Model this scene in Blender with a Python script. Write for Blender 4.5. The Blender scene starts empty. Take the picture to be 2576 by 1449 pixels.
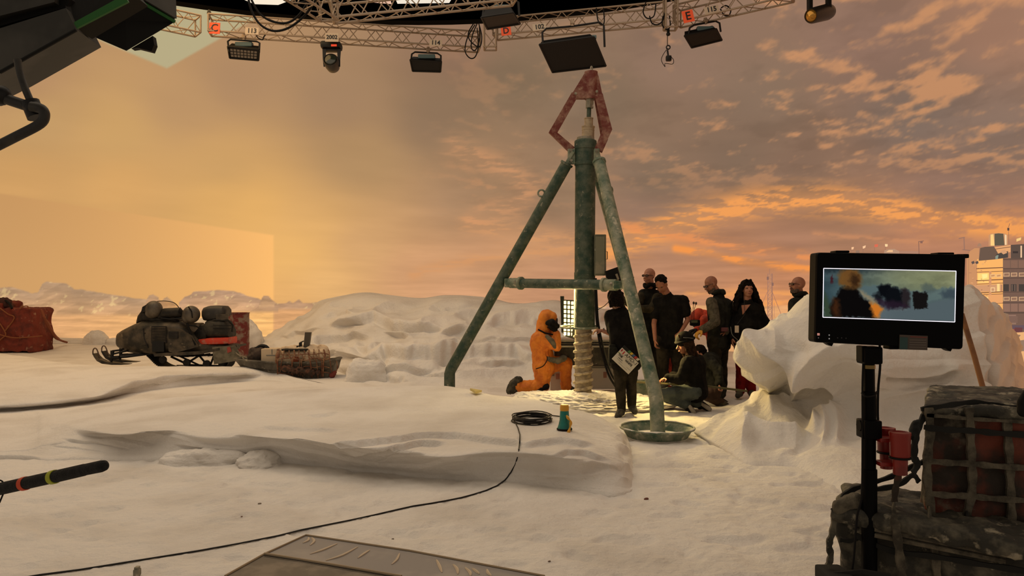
import bpy, bmesh, math, random
import numpy as np
from mathutils import Vector, Matrix
from mathutils.bvhtree import BVHTree
random.seed(7)
S = bpy.context.scene
COL = bpy.data.collections.new('stage'); S.collection.children.link(COL)
PI = math.pi

# ---------------------------------------------------------------- camera
F = 1900.0; CX, CY = 1288.0, 724.5; EYE = 1.5
PITCH = math.atan(15.5/F)
cam_d = bpy.data.cameras.new('camera'); cam = bpy.data.objects.new('camera', cam_d)
COL.objects.link(cam); S.camera = cam
cam_d.sensor_width = 36; cam_d.lens = F/2576*36; cam_d.clip_start = .05; cam_d.clip_end = 200
cam.location = (0, 0, EYE); cam.rotation_euler = (PI/2+PITCH, 0, 0)

# ---------------------------------------------------------------- world, exposure
W_ = bpy.data.worlds.new('stage_ambient'); S.world = W_; W_.use_nodes = True
bg = W_.node_tree.nodes['Background']; bg.inputs[0].default_value = (1.0, .82, .64, 1); bg.inputs[1].default_value = .38
S.view_settings.view_transform = 'Standard'; S.view_settings.look = 'None'
S.view_settings.exposure = 0; S.view_settings.gamma = 1; S.view_settings.use_curve_mapping = False

def area_light(name, loc, target, size, energy, col, sy=None):
    d = bpy.data.lights.new(name, 'AREA'); d.energy = energy; d.color = col; d.size = size
    if sy: d.shape = 'RECTANGLE'; d.size_y = sy
    o = bpy.data.objects.new(name, d); COL.objects.link(o); o.location = loc
    o.rotation_euler = (Vector(target)-Vector(loc)).to_track_quat('-Z', 'Y').to_euler()
    return o
# overhead LED ceiling light of the volume (soft, from above and behind the set)
area_light('ceiling_softlight', (-3.0, 8.6, 8.6), (-3.0, 8.6, 0), 14, 700, (1.0, .81, .61), 14)
# added warm fill over the far left, boosting the LED wall's sunset glow
area_light('added_warm_fill', (-8.5, 15.0, 8.2), (-6.5, 13.5, 0), 6, 330, (1.0, .62, .26), 6)
# the lit lamp panel behind the drill, throwing yellow light on the snow
area_light('panel_lamp_glow', (0.78, 10.33, 1.25), (2.0, 8.3, .1), .3, 42, (1.0, .72, .28), .8)

area_light('low_work_light_glow', (1.78, 9.95, 1.05), (2.25, 7.8, .2), .25, 36, (1.0, .70, .24))

# ---------------------------------------------------------------- pixel helpers (reference frame 2576 x 1449)
CT, ST = math.cos(PITCH), math.sin(PITCH)
def ray(px, py):
    x = (np.asarray(px, float)-CX)/F; y = (CY-np.asarray(py, float))/F
    return np.stack([x+0*y, CT-y*ST+0*x, ST+y*CT+0*x], -1)
def W(px, py, D):
    d = ray(px, py); return tuple(np.array([0, 0, EYE]) + d*(D/d[1]))
def Z(px, py, z=0.0):
    d = ray(px, py); return tuple(np.array([0, 0, EYE]) + d*((z-EYE)/d[2]))
def proj(P):
    P = np.asarray(P, float); x = P[..., 0]; y = P[..., 1]; z = P[..., 2]-EYE
    dep = y*CT+z*ST; up = -y*ST+z*CT
    return CX+F*x/dep, CY-F*up/dep

# ---------------------------------------------------------------- noise (numpy)
_rs = np.random.RandomState(3); _TAB = _rs.rand(256, 256)
def vnoise(x, y):
    xi = np.floor(x).astype(int); yi = np.floor(y).astype(int); fx = x-xi; fy = y-yi
    fx = fx*fx*fx*(fx*(fx*6-15)+10); fy = fy*fy*fy*(fy*(fy*6-15)+10)
    a = _TAB[xi & 255, yi & 255]; b = _TAB[(xi+1) & 255, yi & 255]; c = _TAB[xi & 255, (yi+1) & 255]; d = _TAB[(xi+1) & 255, (yi+1) & 255]
    return (a*(1-fx)+b*fx)*(1-fy)+(c*(1-fx)+d*fx)*fy
def fbm(x, y, o=4, g=.5):
    s = 0; a = 1; t = 0
    for i in range(o):
        s = s+a*vnoise(x*2**i+17.3*i, y*2**i+5.1*i); t += a; a *= g
    return s/t
def fbm3(p, o=3):
    return (fbm(p[..., 0]+.37*p[..., 2], p[..., 1]-.21*p[..., 2], o)+fbm(p[..., 1]*.9+31, p[..., 2]+7, o)+fbm(p[..., 2]*1.1+11, p[..., 0]*.95+3, o))/3
def sstep(a, b, x):
    t = np.clip((x-a)/(b-a), 0, 1); return t*t*(3-2*t)

# ---------------------------------------------------------------- materials
def lin(c):
    r = []
    for v in c[:3]:
        v = v/255.0; r.append(v/12.92 if v <= .04045 else ((v+.055)/1.055)**2.4)
    return tuple(r)+(1,)
_M = {}
def mat(name, col, rough=.6, metal=0, col2=None, scale=6, lo=.45, hi=.6, dust=0, dustcol=(200, 190, 175), bump=0, bscale=40, spec=.5, em=None, ems=1):
    if name in _M: return _M[name]
    m = bpy.data.materials.new(name); m.use_nodes = True; nt = m.node_tree; N = nt.nodes; L = nt.links
    b = N['Principled BSDF']; b.inputs['Roughness'].default_value = rough; b.inputs['Metallic'].default_value = metal
    b.inputs['Specular IOR Level'].default_value = spec
    b.inputs['Base Color'].default_value = lin(col)
    tc = N.new('ShaderNodeTexCoord'); out = None
    def noise(sc, det=4):
        n = N.new('ShaderNodeTexNoise'); n.inputs['Scale'].default_value = sc; n.inputs['Detail'].default_value = det
        n.inputs['Roughness'].default_value = .6
        L.new(tc.outputs['Object'], n.inputs['Vector']); return n.outputs['Fac']
    def ramp(s, a, c):
        r = N.new('ShaderNodeMapRange'); r.inputs[1].default_value = a; r.inputs[2].default_value = c; L.new(s, r.inputs[0]); return r.outputs[0]
    if col2 is not None:
        mx = N.new('ShaderNodeMix'); mx.data_type = 'RGBA'; mx.inputs[6].default_value = lin(col); mx.inputs[7].default_value = lin(col2)
        L.new(ramp(noise(scale), lo, hi), mx.inputs[0]); out = mx.outputs[2]
    if dust:
        mx = N.new('ShaderNodeMix'); mx.data_type = 'RGBA'; mx.inputs[7].default_value = lin(dustcol)
        if out: L.new(out, mx.inputs[6])
        else: mx.inputs[6].default_value = lin(col)
        L.new(ramp(noise(scale*1.7, 6), 1.02-dust, 1.12-dust), mx.inputs[0]); out = mx.outputs[2]
    if out: L.new(out, b.inputs['Base Color'])
    if bump:
        bp = N.new('ShaderNodeBump'); bp.inputs['Strength'].default_value = bump; bp.inputs['Distance'].default_value = .02
        L.new(noise(bscale), bp.inputs['Height']); L.new(bp.outputs[0], b.inputs['Normal'])
    if em:
        b.inputs['Emission Color'].default_value = lin(em); b.inputs['Emission Strength'].default_value = ems
    _M[name] = m; return m
def attr_emit(name, strength=1.0):
    m = bpy.data.materials.new(name); m.use_nodes = True; nt = m.node_tree; nt.nodes.clear()
    a = nt.nodes.new('ShaderNodeVertexColor'); a.layer_name = 'Col'
    e = nt.nodes.new('ShaderNodeEmission'); e.inputs[1].default_value = strength
    o = nt.nodes.new('ShaderNodeOutputMaterial'); nt.links.new(a.outputs[0], e.inputs[0]); nt.links.new(e.outputs[0], o.inputs[0])
    m.cycles.emission_sampling = 'NONE'; return m
def snow_mat(name='snow', col=(226, 222, 216), b1=.6):
    if name in _M: return _M[name]
    m = mat(name, col, .85, 0, spec=.15); nt = m.node_tree; N = nt.nodes; L = nt.links; b = N['Principled BSDF']
    tc = N.new('ShaderNodeTexCoord'); hs = None
    mx = N.new('ShaderNodeMix'); mx.data_type = 'RGBA'; mx.inputs[6].default_value = lin(col); mx.inputs[7].default_value = lin((206, 200, 192))
    n0 = N.new('ShaderNodeTexNoise'); n0.inputs['Scale'].default_value = 1.3; n0.inputs['Detail'].default_value = 5; L.new(tc.outputs['Object'], n0.inputs['Vector'])
    r = N.new('ShaderNodeMapRange'); r.inputs[1].default_value = .45; r.inputs[2].default_value = .75; L.new(n0.outputs[0], r.inputs[0]); L.new(r.outputs[0], mx.inputs[0])
    L.new(mx.outputs[2], b.inputs['Base Color'])
    n1 = N.new('ShaderNodeTexNoise'); n1.inputs['Scale'].default_value = 14; n1.inputs['Detail'].default_value = 8; n1.inputs['Roughness'].default_value = .62
    L.new(tc.outputs['Object'], n1.inputs['Vector'])
    bp = N.new('ShaderNodeBump'); bp.inputs['Strength'].default_value = b1; bp.inputs['Distance'].default_value = .05
    L.new(n1.outputs[0], bp.inputs['Height']); L.new(bp.outputs[0], b.inputs['Normal'])
    return m

# ---------------------------------------------------------------- object helpers
def link(o): COL.objects.link(o); return o
def thing(name, label, cat, loc=(0, 0, 0), group=None, kind=None):
    o = bpy.data.objects.new(name, None); link(o); o.location = loc; o.empty_display_size = .1
    if label: o['label'] = label
    if cat: o['category'] = cat
    if group: o['group'] = group
    if kind: o['kind'] = kind
    return o
def wloc(o):
    v = Vector((0, 0, 0))
    while o is not None: v = v+o.location; o = o.parent
    return v
def tag(o, label=None, cat=None, group=None, kind=None):
    for k, v in (('label', label), ('category', cat), ('group', group), ('kind', kind)):
        if v: o[k] = v
    return o
def mkobj(name, verts, faces, material, parent=None, smooth=False, loc=None):
    """verts in world space; the origin goes to loc (top level) or to the parent"""
    me = bpy.data.meshes.new(name)
    verts = np.asarray(verts, float).reshape(-1, 3)
    base = np.array(wloc(parent)) if parent else np.array(loc if loc is not None else (0, 0, 0))
    me.from_pydata((verts-base).tolist(), [], faces)
    if isinstance(material, (list, tuple)):
        for m in material: me.materials.append(m)
    elif material: me.materials.append(material)
    if smooth: me.polygons.foreach_set('use_smooth', [True]*len(me.polygons))
    o = bpy.data.objects.new(name, me); link(o)
    if parent: o.parent = parent
    elif loc is not None: o.location = loc
    return o
def grid_obj(name, P, material, parent=None, smooth=True, loc=None, cols=None, closed=False):
    R, C = P.shape[:2]
    i = np.arange(R-1)[:, None]; j = np.arange(C if closed else C-1)[None, :]; j2 = (j+1) % C
    q = np.stack([i*C+j+0*j, i*C+j2, (i+1)*C+j2, (i+1)*C+j], -1).reshape(-1, 4)
    base = np.array(wloc(parent)) if parent else np.array(loc if loc is not None else (0, 0, 0))
    me = bpy.data.meshes.new(name); V = (P-base).reshape(-1, 3)
    me.vertices.add(len(V)); me.vertices.foreach_set('co', V.astype(np.float32).ravel())
    me.loops.add(q.size); me.loops.foreach_set('vertex_index', q.astype(np.int32).ravel())
    me.polygons.add(len(q)); me.polygons.foreach_set('loop_start', np.arange(0, q.size, 4, dtype=np.int32))
    me.update(calc_edges=True)
    if smooth: me.polygons.foreach_set('use_smooth', np.ones(len(q), bool))
    if cols is not None:
        a = me.color_attributes.new('Col', 'FLOAT_COLOR', 'POINT')
        c = np.concatenate([cols.reshape(-1, 3), np.ones((len(V), 1))], 1); a.data.foreach_set('color', c.astype(np.float32).ravel())
    me.materials.append(material)
    o = bpy.data.objects.new(name, me); link(o)
    if parent: o.parent = parent
    elif loc is not None: o.location = loc
    return o

class G:
    """shape collector: everything added becomes ONE mesh"""
    def __init__(s): s.v = []; s.f = []
    def add(s, v, f):
        n = len(s.v); s.v += [tuple(p) for p in v]; s.f += [tuple(i+n for i in q) for q in f]; return s
    def box(s, c, d, rot=None, bev=0):
        hx, hy, hz = d[0]/2, d[1]/2, d[2]/2
        if bev: return s.rbox(c, d, rot, bev)
        V = [Vector((x*hx, y*hy, z*hz)) for x in (-1, 1) for y in (-1, 1) for z in (-1, 1)]
        if rot is not None: V = [rot @ p for p in V]
        c = Vector(c); V = [p+c for p in V]
        return s.add(V, [(0, 1, 3, 2), (4, 6, 7, 5), (0, 4, 5, 1), (2, 3, 7, 6), (0, 2, 6, 4), (1, 5, 7, 3)])
    def rbox(s, c, d, rot=None, bev=.01):
        bm = bmesh.new(); bmesh.ops.create_cube(bm, size=1)
        for v in bm.verts: v.co = Vector((v.co.x*d[0], v.co.y*d[1], v.co.z*d[2]))
        bmesh.ops.bevel(bm, geom=bm.edges[:], offset=min(bev, min(d)*.45), segments=2, affect='EDGES', profile=.6)
        c = Vector(c); R = rot if rot is not None else Matrix.Identity(3)
        V = [(R @ v.co)+c for v in bm.verts]; bm.verts.index_update(); Fc = [[v.index for v in f.verts] for f in bm.faces]; bm.free()
        return s.add(V, Fc)
    def tube(s, pts, r, n=8, caps=True, closed=False):
        pts = [Vector(p) for p in pts]; m = len(pts); rr = r if isinstance(r, (list, tuple)) else [r]*m
        V = []; up = None
        for i, p in enumerate(pts):
            if closed: t = pts[(i+1) % m]-pts[i-1]
            else: t = pts[min(i+1, m-1)]-pts[max(i-1, 0)]
            t = t.normalized() if t.length > 1e-9 else Vector((0, 0, 1))
            if up is None:
                up = Vector((0, 0, 1)) if abs(t.z) < .9 else Vector((1, 0, 0))
            a = t.cross(up)
            if a.length < 1e-4: a = t.cross(Vector((0, 1, 0)))
            a.normalize(); b = a.cross(t).normalized(); up = b
            for k in range(n):
                w = 2*PI*k/n; V.append(p+a*(math.cos(w)*rr[i])+b*(math.sin(w)*rr[i]))
        Fc = []
        for i in range(m if closed else m-1):
            j = (i+1) % m
            for k in range(n):
                k2 = (k+1) % n; Fc.append((i*n+k, i*n+k2, j*n+k2, j*n+k))
        if caps and not closed: Fc.append(tuple(range(n-1, -1, -1))); Fc.append(tuple((m-1)*n+k for k in range(n)))
        return s.add(V, Fc)
    def lathe(s, c, prof, n=20, axis=(0, 0, 1), arc=1.0):
        ax = Vector(axis).normalized(); q = ax.to_track_quat('Z', 'Y').to_matrix(); c = Vector(c); V = []
        for (r, h) in prof:
            for k in range(n):
                w = 2*PI*k/n; V.append(c+q @ Vector((math.cos(w)*r, math.sin(w)*r, h)))
        Fc = [(i*n+k, i*n+(k+1) % n, (i+1)*n+(k+1) % n, (i+1)*n+k) for i in range(len(prof)-1) for k in range(n)]
        if prof[0][0] > 1e-6: Fc.append(tuple(range(n-1, -1, -1)))
        if prof[-1][0] > 1e-6: Fc.append(tuple((len(prof)-1)*n+k for k in range(n)))
        return s.add(V, Fc)
    def ell(s, c, r, rot=None, nu=14, nv=9):
        V = []; R = rot if rot is not None else Matrix.Identity(3); c = Vector(c)
        for i in range(1, nv):
            t = PI*i/nv
            for k in range(nu):
                w = 2*PI*k/nu; V.append(c+R @ Vector((r[0]*math.sin(t)*math.cos(w), r[1]*math.sin(t)*math.sin(w), r[2]*math.cos(t))))
        V.append(c+R @ Vector((0, 0, r[2]))); V.append(c+R @ Vector((0, 0, -r[2])))
        T = len(V)-2; Fc = [(i*nu+k, (i+1)*nu+k, (i+1)*nu+(k+1) % nu, i*nu+(k+1) % nu) for i in range(nv-2) for k in range(nu)]
        Fc += [(T, k, (k+1) % nu) for k in range(nu)]+[(T+1, (nv-2)*nu+(k+1) % nu, (nv-2)*nu+k) for k in range(nu)]
        return s.add(V, Fc)
    def prism(s, poly, off, bev=0):
        """poly: list of 3-D points, extruded by vector off"""
        n = len(poly); off = Vector(off); A = [Vector(p) for p in poly]; B = [p+off for p in A]
        Fc = [tuple(range(n)), tuple(range(2*n-1, n-1, -1))]+[(i, i+n, (i+1) % n+n, (i+1) % n) for i in range(n)]
        return s.add(A+B, Fc)
    def loft(s, rings, caps=True):
        n = len(rings[0]); V = [p for r in rings for p in r]
        Fc = [(i*n+k, i*n+(k+1) % n, (i+1)*n+(k+1) % n, (i+1)*n+k) for i in range(len(rings)-1) for k in range(n)]
        if caps: Fc.append(tuple(range(n-1, -1, -1))); Fc.append(tuple((len(rings)-1)*n+k for k in range(n)))
        return s.add(V, Fc)
    def cap(s, a, b, ra, rb):
        """tapered capsule, closed"""
        a = Vector(a); b = Vector(b); t = (b-a); L = t.length; t = t.normalized() if L > 1e-6 else Vector((0, 0, 1)); n = []; r = []
        for k in range(5): w = PI/2*(1-k/4); n.append(a-t*ra*math.sin(w)); r.append(max(ra*math.cos(w), 1e-4))
        for k in range(5): w = PI/2*k/4; n.append(b+t*rb*math.sin(w)); r.append(max(rb*math.cos(w), 1e-4))
        return s.tube(n, r, 12)
    def chain(s, pts, rs):
        for i in range(len(pts)-1): s.cap(pts[i], pts[i+1], rs[i], rs[i+1])
        return s
    def build(s, name, material, parent=None, smooth=False, loc=None, bevel=0):
        o = mkobj(name, s.v, s.f, material, parent, smooth, loc)
        if smooth:
            try:
                o.data.set_sharp_from_angle(angle=math.radians(42))
            except Exception: pass
        return o
def remesh(name, g, voxel, material, parent, smooth=6, noise=0, nscale=14):
    """union of overlapping closed shapes as one continuous surface"""
    base = np.array(wloc(parent)) if parent else np.zeros(3)
    me = bpy.data.meshes.new(name); me.from_pydata((np.array([tuple(p) for p in g.v])-base).tolist(), [], g.f)
    o = bpy.data.objects.new(name, me); S.collection.objects.link(o)
    md = o.modifiers.new('r', 'REMESH'); md.mode = 'VOXEL'; md.voxel_size = voxel; md.use_smooth_shade = True
    if smooth:
        sm = o.modifiers.new('s', 'SMOOTH'); sm.iterations = smooth; sm.factor = .5
    dg = bpy.context.evaluated_depsgraph_get(); m2 = bpy.data.meshes.new_from_object(o.evaluated_get(dg))
    bpy.data.objects.remove(o); bpy.data.meshes.remove(me); m2.name = name
    if noise:
        n = len(m2.vertices); co = np.empty(n*3, np.float32); no = np.empty(n*3, np.float32)
        m2.vertices.foreach_get('co', co); m2.vertex_normals.foreach_get('vector', no)
        co = co.reshape(-1, 3); no = no.reshape(-1, 3); p = (co+base)*nscale
        f = 1-np.abs(fbm3(p*np.array([1, 1, .6]), 3)*2-1)*5
        co = co+no*(f[:, None]*noise); m2.vertices.foreach_set('co', co.astype(np.float32).ravel())
    m2.materials.clear()
    for m in (material if isinstance(material, (list, tuple)) else [material]): m2.materials.append(m)
    m2.polygons.foreach_set('use_smooth', np.ones(len(m2.polygons), bool))
    r = bpy.data.objects.new(name, m2); link(r)
    if parent: r.parent = parent
    return r
def dup(root, off, label=None, group=None):
    r = root.copy(); link(r); r.location = root.location+Vector(off)
    if label: r['label'] = label
    if group: r['group'] = group
    for ch in root.children:
        c = ch.copy(); link(c); c.parent = r
        for g in ch.children: d = g.copy(); link(d); d.parent = c
    return r
def arc_pts(c, r, a0, a1, n, ax=(1, 0, 0), ay=(0, 0, 1)):
    ax = Vector(ax); ay = Vector(ay); c = Vector(c)
    return [c+ax*(r*math.cos(a0+(a1-a0)*i/(n-1)))+ay*(r*math.sin(a0+(a1-a0)*i/(n-1))) for i in range(n)]
def smooth_pts(pts, k=6):
    pts = [Vector(p) for p in pts]; out = []
    for i in range(len(pts)-1):
        p0 = pts[max(i-1, 0)]; p1 = pts[i]; p2 = pts[i+1]; p3 = pts[min(i+2, len(pts)-1)]
        for j in range(k):
            t = j/k; out.append(.5*((2*p1)+(p2-p0)*t+(2*p0-5*p1+4*p2-p3)*t*t+(3*p1-p0-3*p2+p3)*t**3))
    out.append(pts[-1]); return out
# ================================================================ LED wall (a curved screen; its picture is what it shows)
WC = (-6.5, 10.3); WR = 15.2
def wall_hit(px, py, off=0.0):
    d = ray(px, py); o = np.array([-WC[0], -WC[1]]); R = WR-off
    a = d[..., 0]**2+d[..., 1]**2; b = 2*(d[..., 0]*o[0]+d[..., 1]*o[1]); c = o[0]**2+o[1]**2-R*R
    t = (-b+np.sqrt(b*b-4*a*c))/(2*a)
    return np.stack([d[..., 0]*t, d[..., 1]*t, EYE+d[..., 2]*t], -1)
SKY = [(0,0,150,118,95),(100,300,203,160,106),(60,200,190,146,104),(300,330,212,166,106),(60,460,218,166,104),(300,470,226,172,106),(560,420,214,166,106),(640,520,238,182,108),
 (560,500,230,176,106),(780,560,228,176,112),(800,700,240,186,122),(740,640,244,188,116),(900,620,218,168,116),(900,400,185,146,102),(850,250,172,136,102),(600,200,182,142,104),(450,260,195,152,106),
 (1100,300,154,124,96),(1150,120,152,118,94),(1300,200,140,115,90),(1200,500,176,138,104),(1250,650,208,154,112),(1050,690,220,164,118),(1400,720,205,150,112),(1400,480,158,126,98),
 (1500,250,136,112,90),(1650,450,138,113,92),(1700,150,148,118,98),(1900,250,140,114,94),(1850,400,138,112,92),(2300,300,136,114,100),(2200,120,152,118,100),(2500,60,170,128,104),
 (2500,350,142,116,100),(2100,560,168,124,96),(1650,640,196,142,108),(1750,700,200,142,105),(2000,620,176,128,100),(2400,480,150,116,98),(2500,620,188,130,100),(1900,780,240,160,105),
 (2000,690,205,140,100),(2500,700,190,130,100),(1640,540,150,118,98),(2000,440,142,112,92),(1150,760,226,168,124),(700,740,236,178,112),(1850,600,184,132,100),(2350,600,190,132,100)]
def seg_d(x, y, pts):
    best = None
    for (x0, y0), (x1, y1) in zip(pts[:-1], pts[1:]):
        L = (x1-x0)**2+(y1-y0)**2; t = np.clip(((x-x0)*(x1-x0)+(y-y0)*(y1-y0))/L, 0, 1)
        d = np.hypot(x-x0-t*(x1-x0), y-y0-t*(y1-y0)); best = d if best is None else np.minimum(best, d)
    return best
def poly_in(x, y, P):
    ins = np.zeros(x.shape, bool); n = len(P)
    for i in range(n):
        x0, y0 = P[i]; x1, y1 = P[(i+1) % n]
        if y0 == y1: continue
        c = ((y0 > y) != (y1 > y)) & (x < (x1-x0)*(y-y0)/(y1-y0)+x0); ins ^= c
    return ins
def mixc(c, col, w):
    return c*(1-w[..., None])+np.array(col, float)*w[..., None]
def wall_picture(x, y):
    """sRGB colours of the picture on the LED wall"""
    num = 0; den = 0
    for (sx, sy, r, g, b) in SKY:
        w = 1/(((x-sx)/1.0)**2+((y-sy)*1.35)**2+2500.)**1.6
        num = num+w[..., None]*np.array([r, g, b], float); den = den+w
    c = num/den[..., None]
    e = np.clip(800-y, 12, None)+70
    u = (x-1500)/e*3.0; v = 1500/e*3.0
    # big soft mottling of the cloud deck
    big = fbm(u*.55+3, v*.6, 4)
    rightness = sstep(600, 1500, x)
    c = c*(1+(big-.5)[..., None]*(.05+.13*rightness[..., None]))
    # puffs lit from below
    p = fbm(u*1.9+40+.8*big, v*1.7+9, 5, .55); m1 = sstep(1300, 1950, x+.3*(y-300))*sstep(570, 330, y)+.35*sstep(1000, 1300, x)*sstep(560, 250, y)*sstep(1800, 1500, x)
    m1 = m1+.55*np.exp(-(((x-1270)/150)**2+((y-450)/95)**2))
    big2 = fbm(u*.6+90, v*.65+50, 3)
    pf = fbm(u*4.6+40+.5*big, v*3.9+9, 4, .55); puff = sstep(.50, .72, .42*p+.58*pf+.40*(big2-.5)+.05*sstep(1900, 2500, x))*np.clip(m1, 0, 1)
    c = mixc(c, (214, 152, 106), puff*.85)
    dk = sstep(.5, .3, p)*np.clip(m1, 0, 1); c = c*(1-.05*dk[..., None])
    # bright streaked bands
    st = fbm(x/62+.6*fbm(x/90, y/30, 2), y/11+3, 4, .62); st2 = sstep(.40, .62, st)
    for pts, w, col, k in (
        ([(1480,640),(1600,600),(1700,562),(1800,535),(1900,512),(2000,500),(2100,505),(2250,528),(2400,556),(2600,575)], 34, (252,166,92), 1.0),
        ([(1560,570),(1700,592),(1800,612),(1900,628),(1990,640),(2060,655)], 15, (240,152,92), .75),
        ([(1700,625),(1800,640),(1880,660),(1980,672),(2080,680)], 9, (255,158,80), 1.0),
        ([(1180,560),(1300,590),(1450,610),(1560,600)], 24, (228,162,108), .55),
        ([(1040,690),(1150,660),(1280,640),(1430,630)], 14, (226,160,106), .55),
        ([(1140,372),(1260,420),(1340,470),(1290,520),(1190,545)], 30, (222,158,110), .55),
        ([(1730,742),(1900,735),(2050,745)], 10, (246,166,98), .7),
        ([(1880,790),(1960,770),(2050,775)], 22, (255,170,96), .9),
        ([(2050,590),(2200,600),(2330,610)], 8, (220,150,104), .5)):
        d = seg_d(x, y, pts); g = np.exp(-(d/w)**2)*k; c = mixc(c, col, np.clip(g*(.38+.95*st2), 0, 1))
    # warm halo low left
    g = np.exp(-(((x-670)/190)**2+((y-640)/120)**2)); c = mixc(c, (252,192,110), g*.55)
    c = c*.955
    # lens frustum picture (a second, slightly different rendering of the sky) and the light card
    fr = poly_in(x, y, [(-400,430),(0,487),(688,592),(688,852),(688,900),(-400,900)])
    fx = np.clip((x+60)/750, 0, 1)**1.7
    fcol = np.stack([200+52*fx+0*y, 151+37*fx+0*y, 97+14*fx+0*y], -1)+(sstep(480, 740, y)*7)[..., None]*np.array([1, .9, .6])*(1-fx[..., None])
    FP = [(-400,430),(0,487),(688,592),(688,900),(-400,900)]; dd = seg_d(x, y, FP+[FP[0]]); w_ = np.clip(.5+np.where(fr, dd, -dd)/5, 0, 1)[..., None]; c = c*(1-w_)+fcol*w_
    card = poly_in(x, y, [(420,172),(190,76),(-200,-85),(200,-400),(900,-140),(650,43)])
    CP = [(420,172),(190,76),(-200,-85),(200,-400),(900,-140),(650,43)]; dd = seg_d(x, y, CP+[CP[0]]); w_ = np.clip(.5+np.where(card, dd, -dd)/6, 0, 1)[..., None]; c = c*(1-w_)+np.array([183, 170, 131.])*w_
    # frozen plain under the horizon
    hz = 768+3*np.sin(x/70)
    pl = sstep(-2, 3, y-hz); n = fbm(x/75+.5*fbm(x/40, y/14, 2), y/6.5, 5, .6)
    ff = sstep(690, 686, x)
    lx = np.clip(x/690, 0, 1); pc = np.stack([214+40*lx*ff+10*(1-ff)+0*y, 160+32*lx*ff+6*(1-ff)+0*y, 112+6*lx*ff+0*y], -1)*(.84+.30*n)[..., None]
    far_r = sstep(1700, 2300, x); pc = pc*(1-far_r[..., None])+np.array([236, 168, 112.])*(.8+.4*n)[..., None]*far_r[..., None]
    c = c*(1-pl[..., None])+pc*pl[..., None]
    # ice ridges (picture)
    def ridge(pts, c0, c1, base, bright=.5, seed=0, fade=.25):
        nonlocal c
        xs = [q[0] for q in pts]; ys = [q[1] for q in pts]
        top = np.interp(x, xs, ys)+(fbm(x/13+seed, x*0, 3)-.5)*4
        m = sstep(-2, 2, y-top)*sstep(base+6, base-6, y)*((x > xs[0]) & (x < xs[-1]))
        n1 = fbm(x/60-y/26+seed, y/9+x/160, 5, .6); n2 = fbm(x/34+seed*3, y/22, 3)
        h = np.clip((y-top)/(base-top+1e-3), 0, 1)
        k = np.array(c0, float)*(1-h[..., None])+np.array(c1, float)*h[..., None]; k = k*(.86+.28*n1)[..., None]
        gl = sstep(.70, .78, fbm((x+y*.8)/13+seed*7+.8*n1, (y-x*.3)/17+seed, 3)+.16*(n2-.5))*bright*.55; k = mixc(k, (255, 222, 150), gl); fc = sstep(.48, .54, fbm((x+2*y)/46+seed*2, y/30+seed, 2)); k = k*(1-.07*fc[..., None])
        c = c*(1-m[..., None])+k*m[..., None]
    ridge([(-200,735),(-60,722),(0,724),(30,722),(60,731),(80,738),(96,734),(107,712),(116,709),(168,714),(186,728),(200,727),(260,738),(310,746),(352,752),(400,757),(430,764)], (186,150,116), (214,164,116), 793, .8, 3)
    ridge([(365,765),(374,745),(385,741),(398,748),(404,762)], (184,146,112), (210,158,112), 770, .4, 5)
    ridge([(404,766),(412,750),(420,747),(432,757),(440,766)], (190,150,112), (214,164,114), 770, 1, 6)
    ridge([(450,762),(465,748),(480,742),(486,734),(510,733),(552,728),(588,733),(620,743),(660,754),(690,764),(700,772)], (192,152,120), (214,164,118), 785, .9, 8)
    ridge([(652,764),(662,746),(675,744),(682,752),(700,765)], (190,148,112), (205,160,115), 772, .9, 9)
    ridge([(690,764),(720,762),(728,757),(737,762),(745,757),(752,753),(762,762),(790,762),(830,760),(860,763)], (196,152,116), (200,156,118), 778, .9, 12)
    ridge([(1480,790),(1500,778),(1530,770),(1560,776),(1620,792),(1700,796),(1760,792),(1800,800),(1900,806),(2000,800),(2060,795)], (190,150,124), (190,150,122), 830, .5, 15)
    ridge([(2380,850),(2440,838),(2500,830),(2540,832),(2600,826),(2800,820)], (236,180,124), (222,166,120), 1000, .4, 19)
    return np.clip(c, 4, 255)
px = np.concatenate([np.arange(-4000, -60, 70), np.arange(-60, 2640, 3.2), np.arange(2640, 5200, 60)])
hp = wall_hit(px, np.full(px.shape, 740.))
ang = np.arctan2(hp[:, 1]-WC[1], hp[:, 0]-WC[0]); ang = ang[np.concatenate([[True], np.diff(ang) < -1e-5])]
zs = np.concatenate([np.linspace(-.15, 4.2, 150), np.linspace(4.22, 11.6, 190)])
A, ZZ = np.meshgrid(ang, zs)
P = np.stack([WC[0]+WR*np.cos(A), WC[1]+WR*np.sin(A), ZZ], -1)
qx, qy = proj(P); bad = P[..., 1] < 1.0
qx = np.where(bad, np.where(P[..., 0] > 0, 2700, -150), qx); qy = np.where(bad, 740-(ZZ-1.5)/18*F, qy)
qx = np.clip(qx, -300, 2900); qy = np.clip(qy, -450, 1200)
cc = wall_picture(qx, qy)/255.0; cl = np.where(cc <= .04045, cc/12.92, ((cc+.055)/1.055)**2.4)
led_mat = attr_emit('led_screen_picture', 1.0)
wall = grid_obj('wall_back', P, led_mat, cols=cl, smooth=True)
tag(wall, 'curved LED wall showing an orange sunset sky over a frozen plain', None, None, 'structure')

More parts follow.
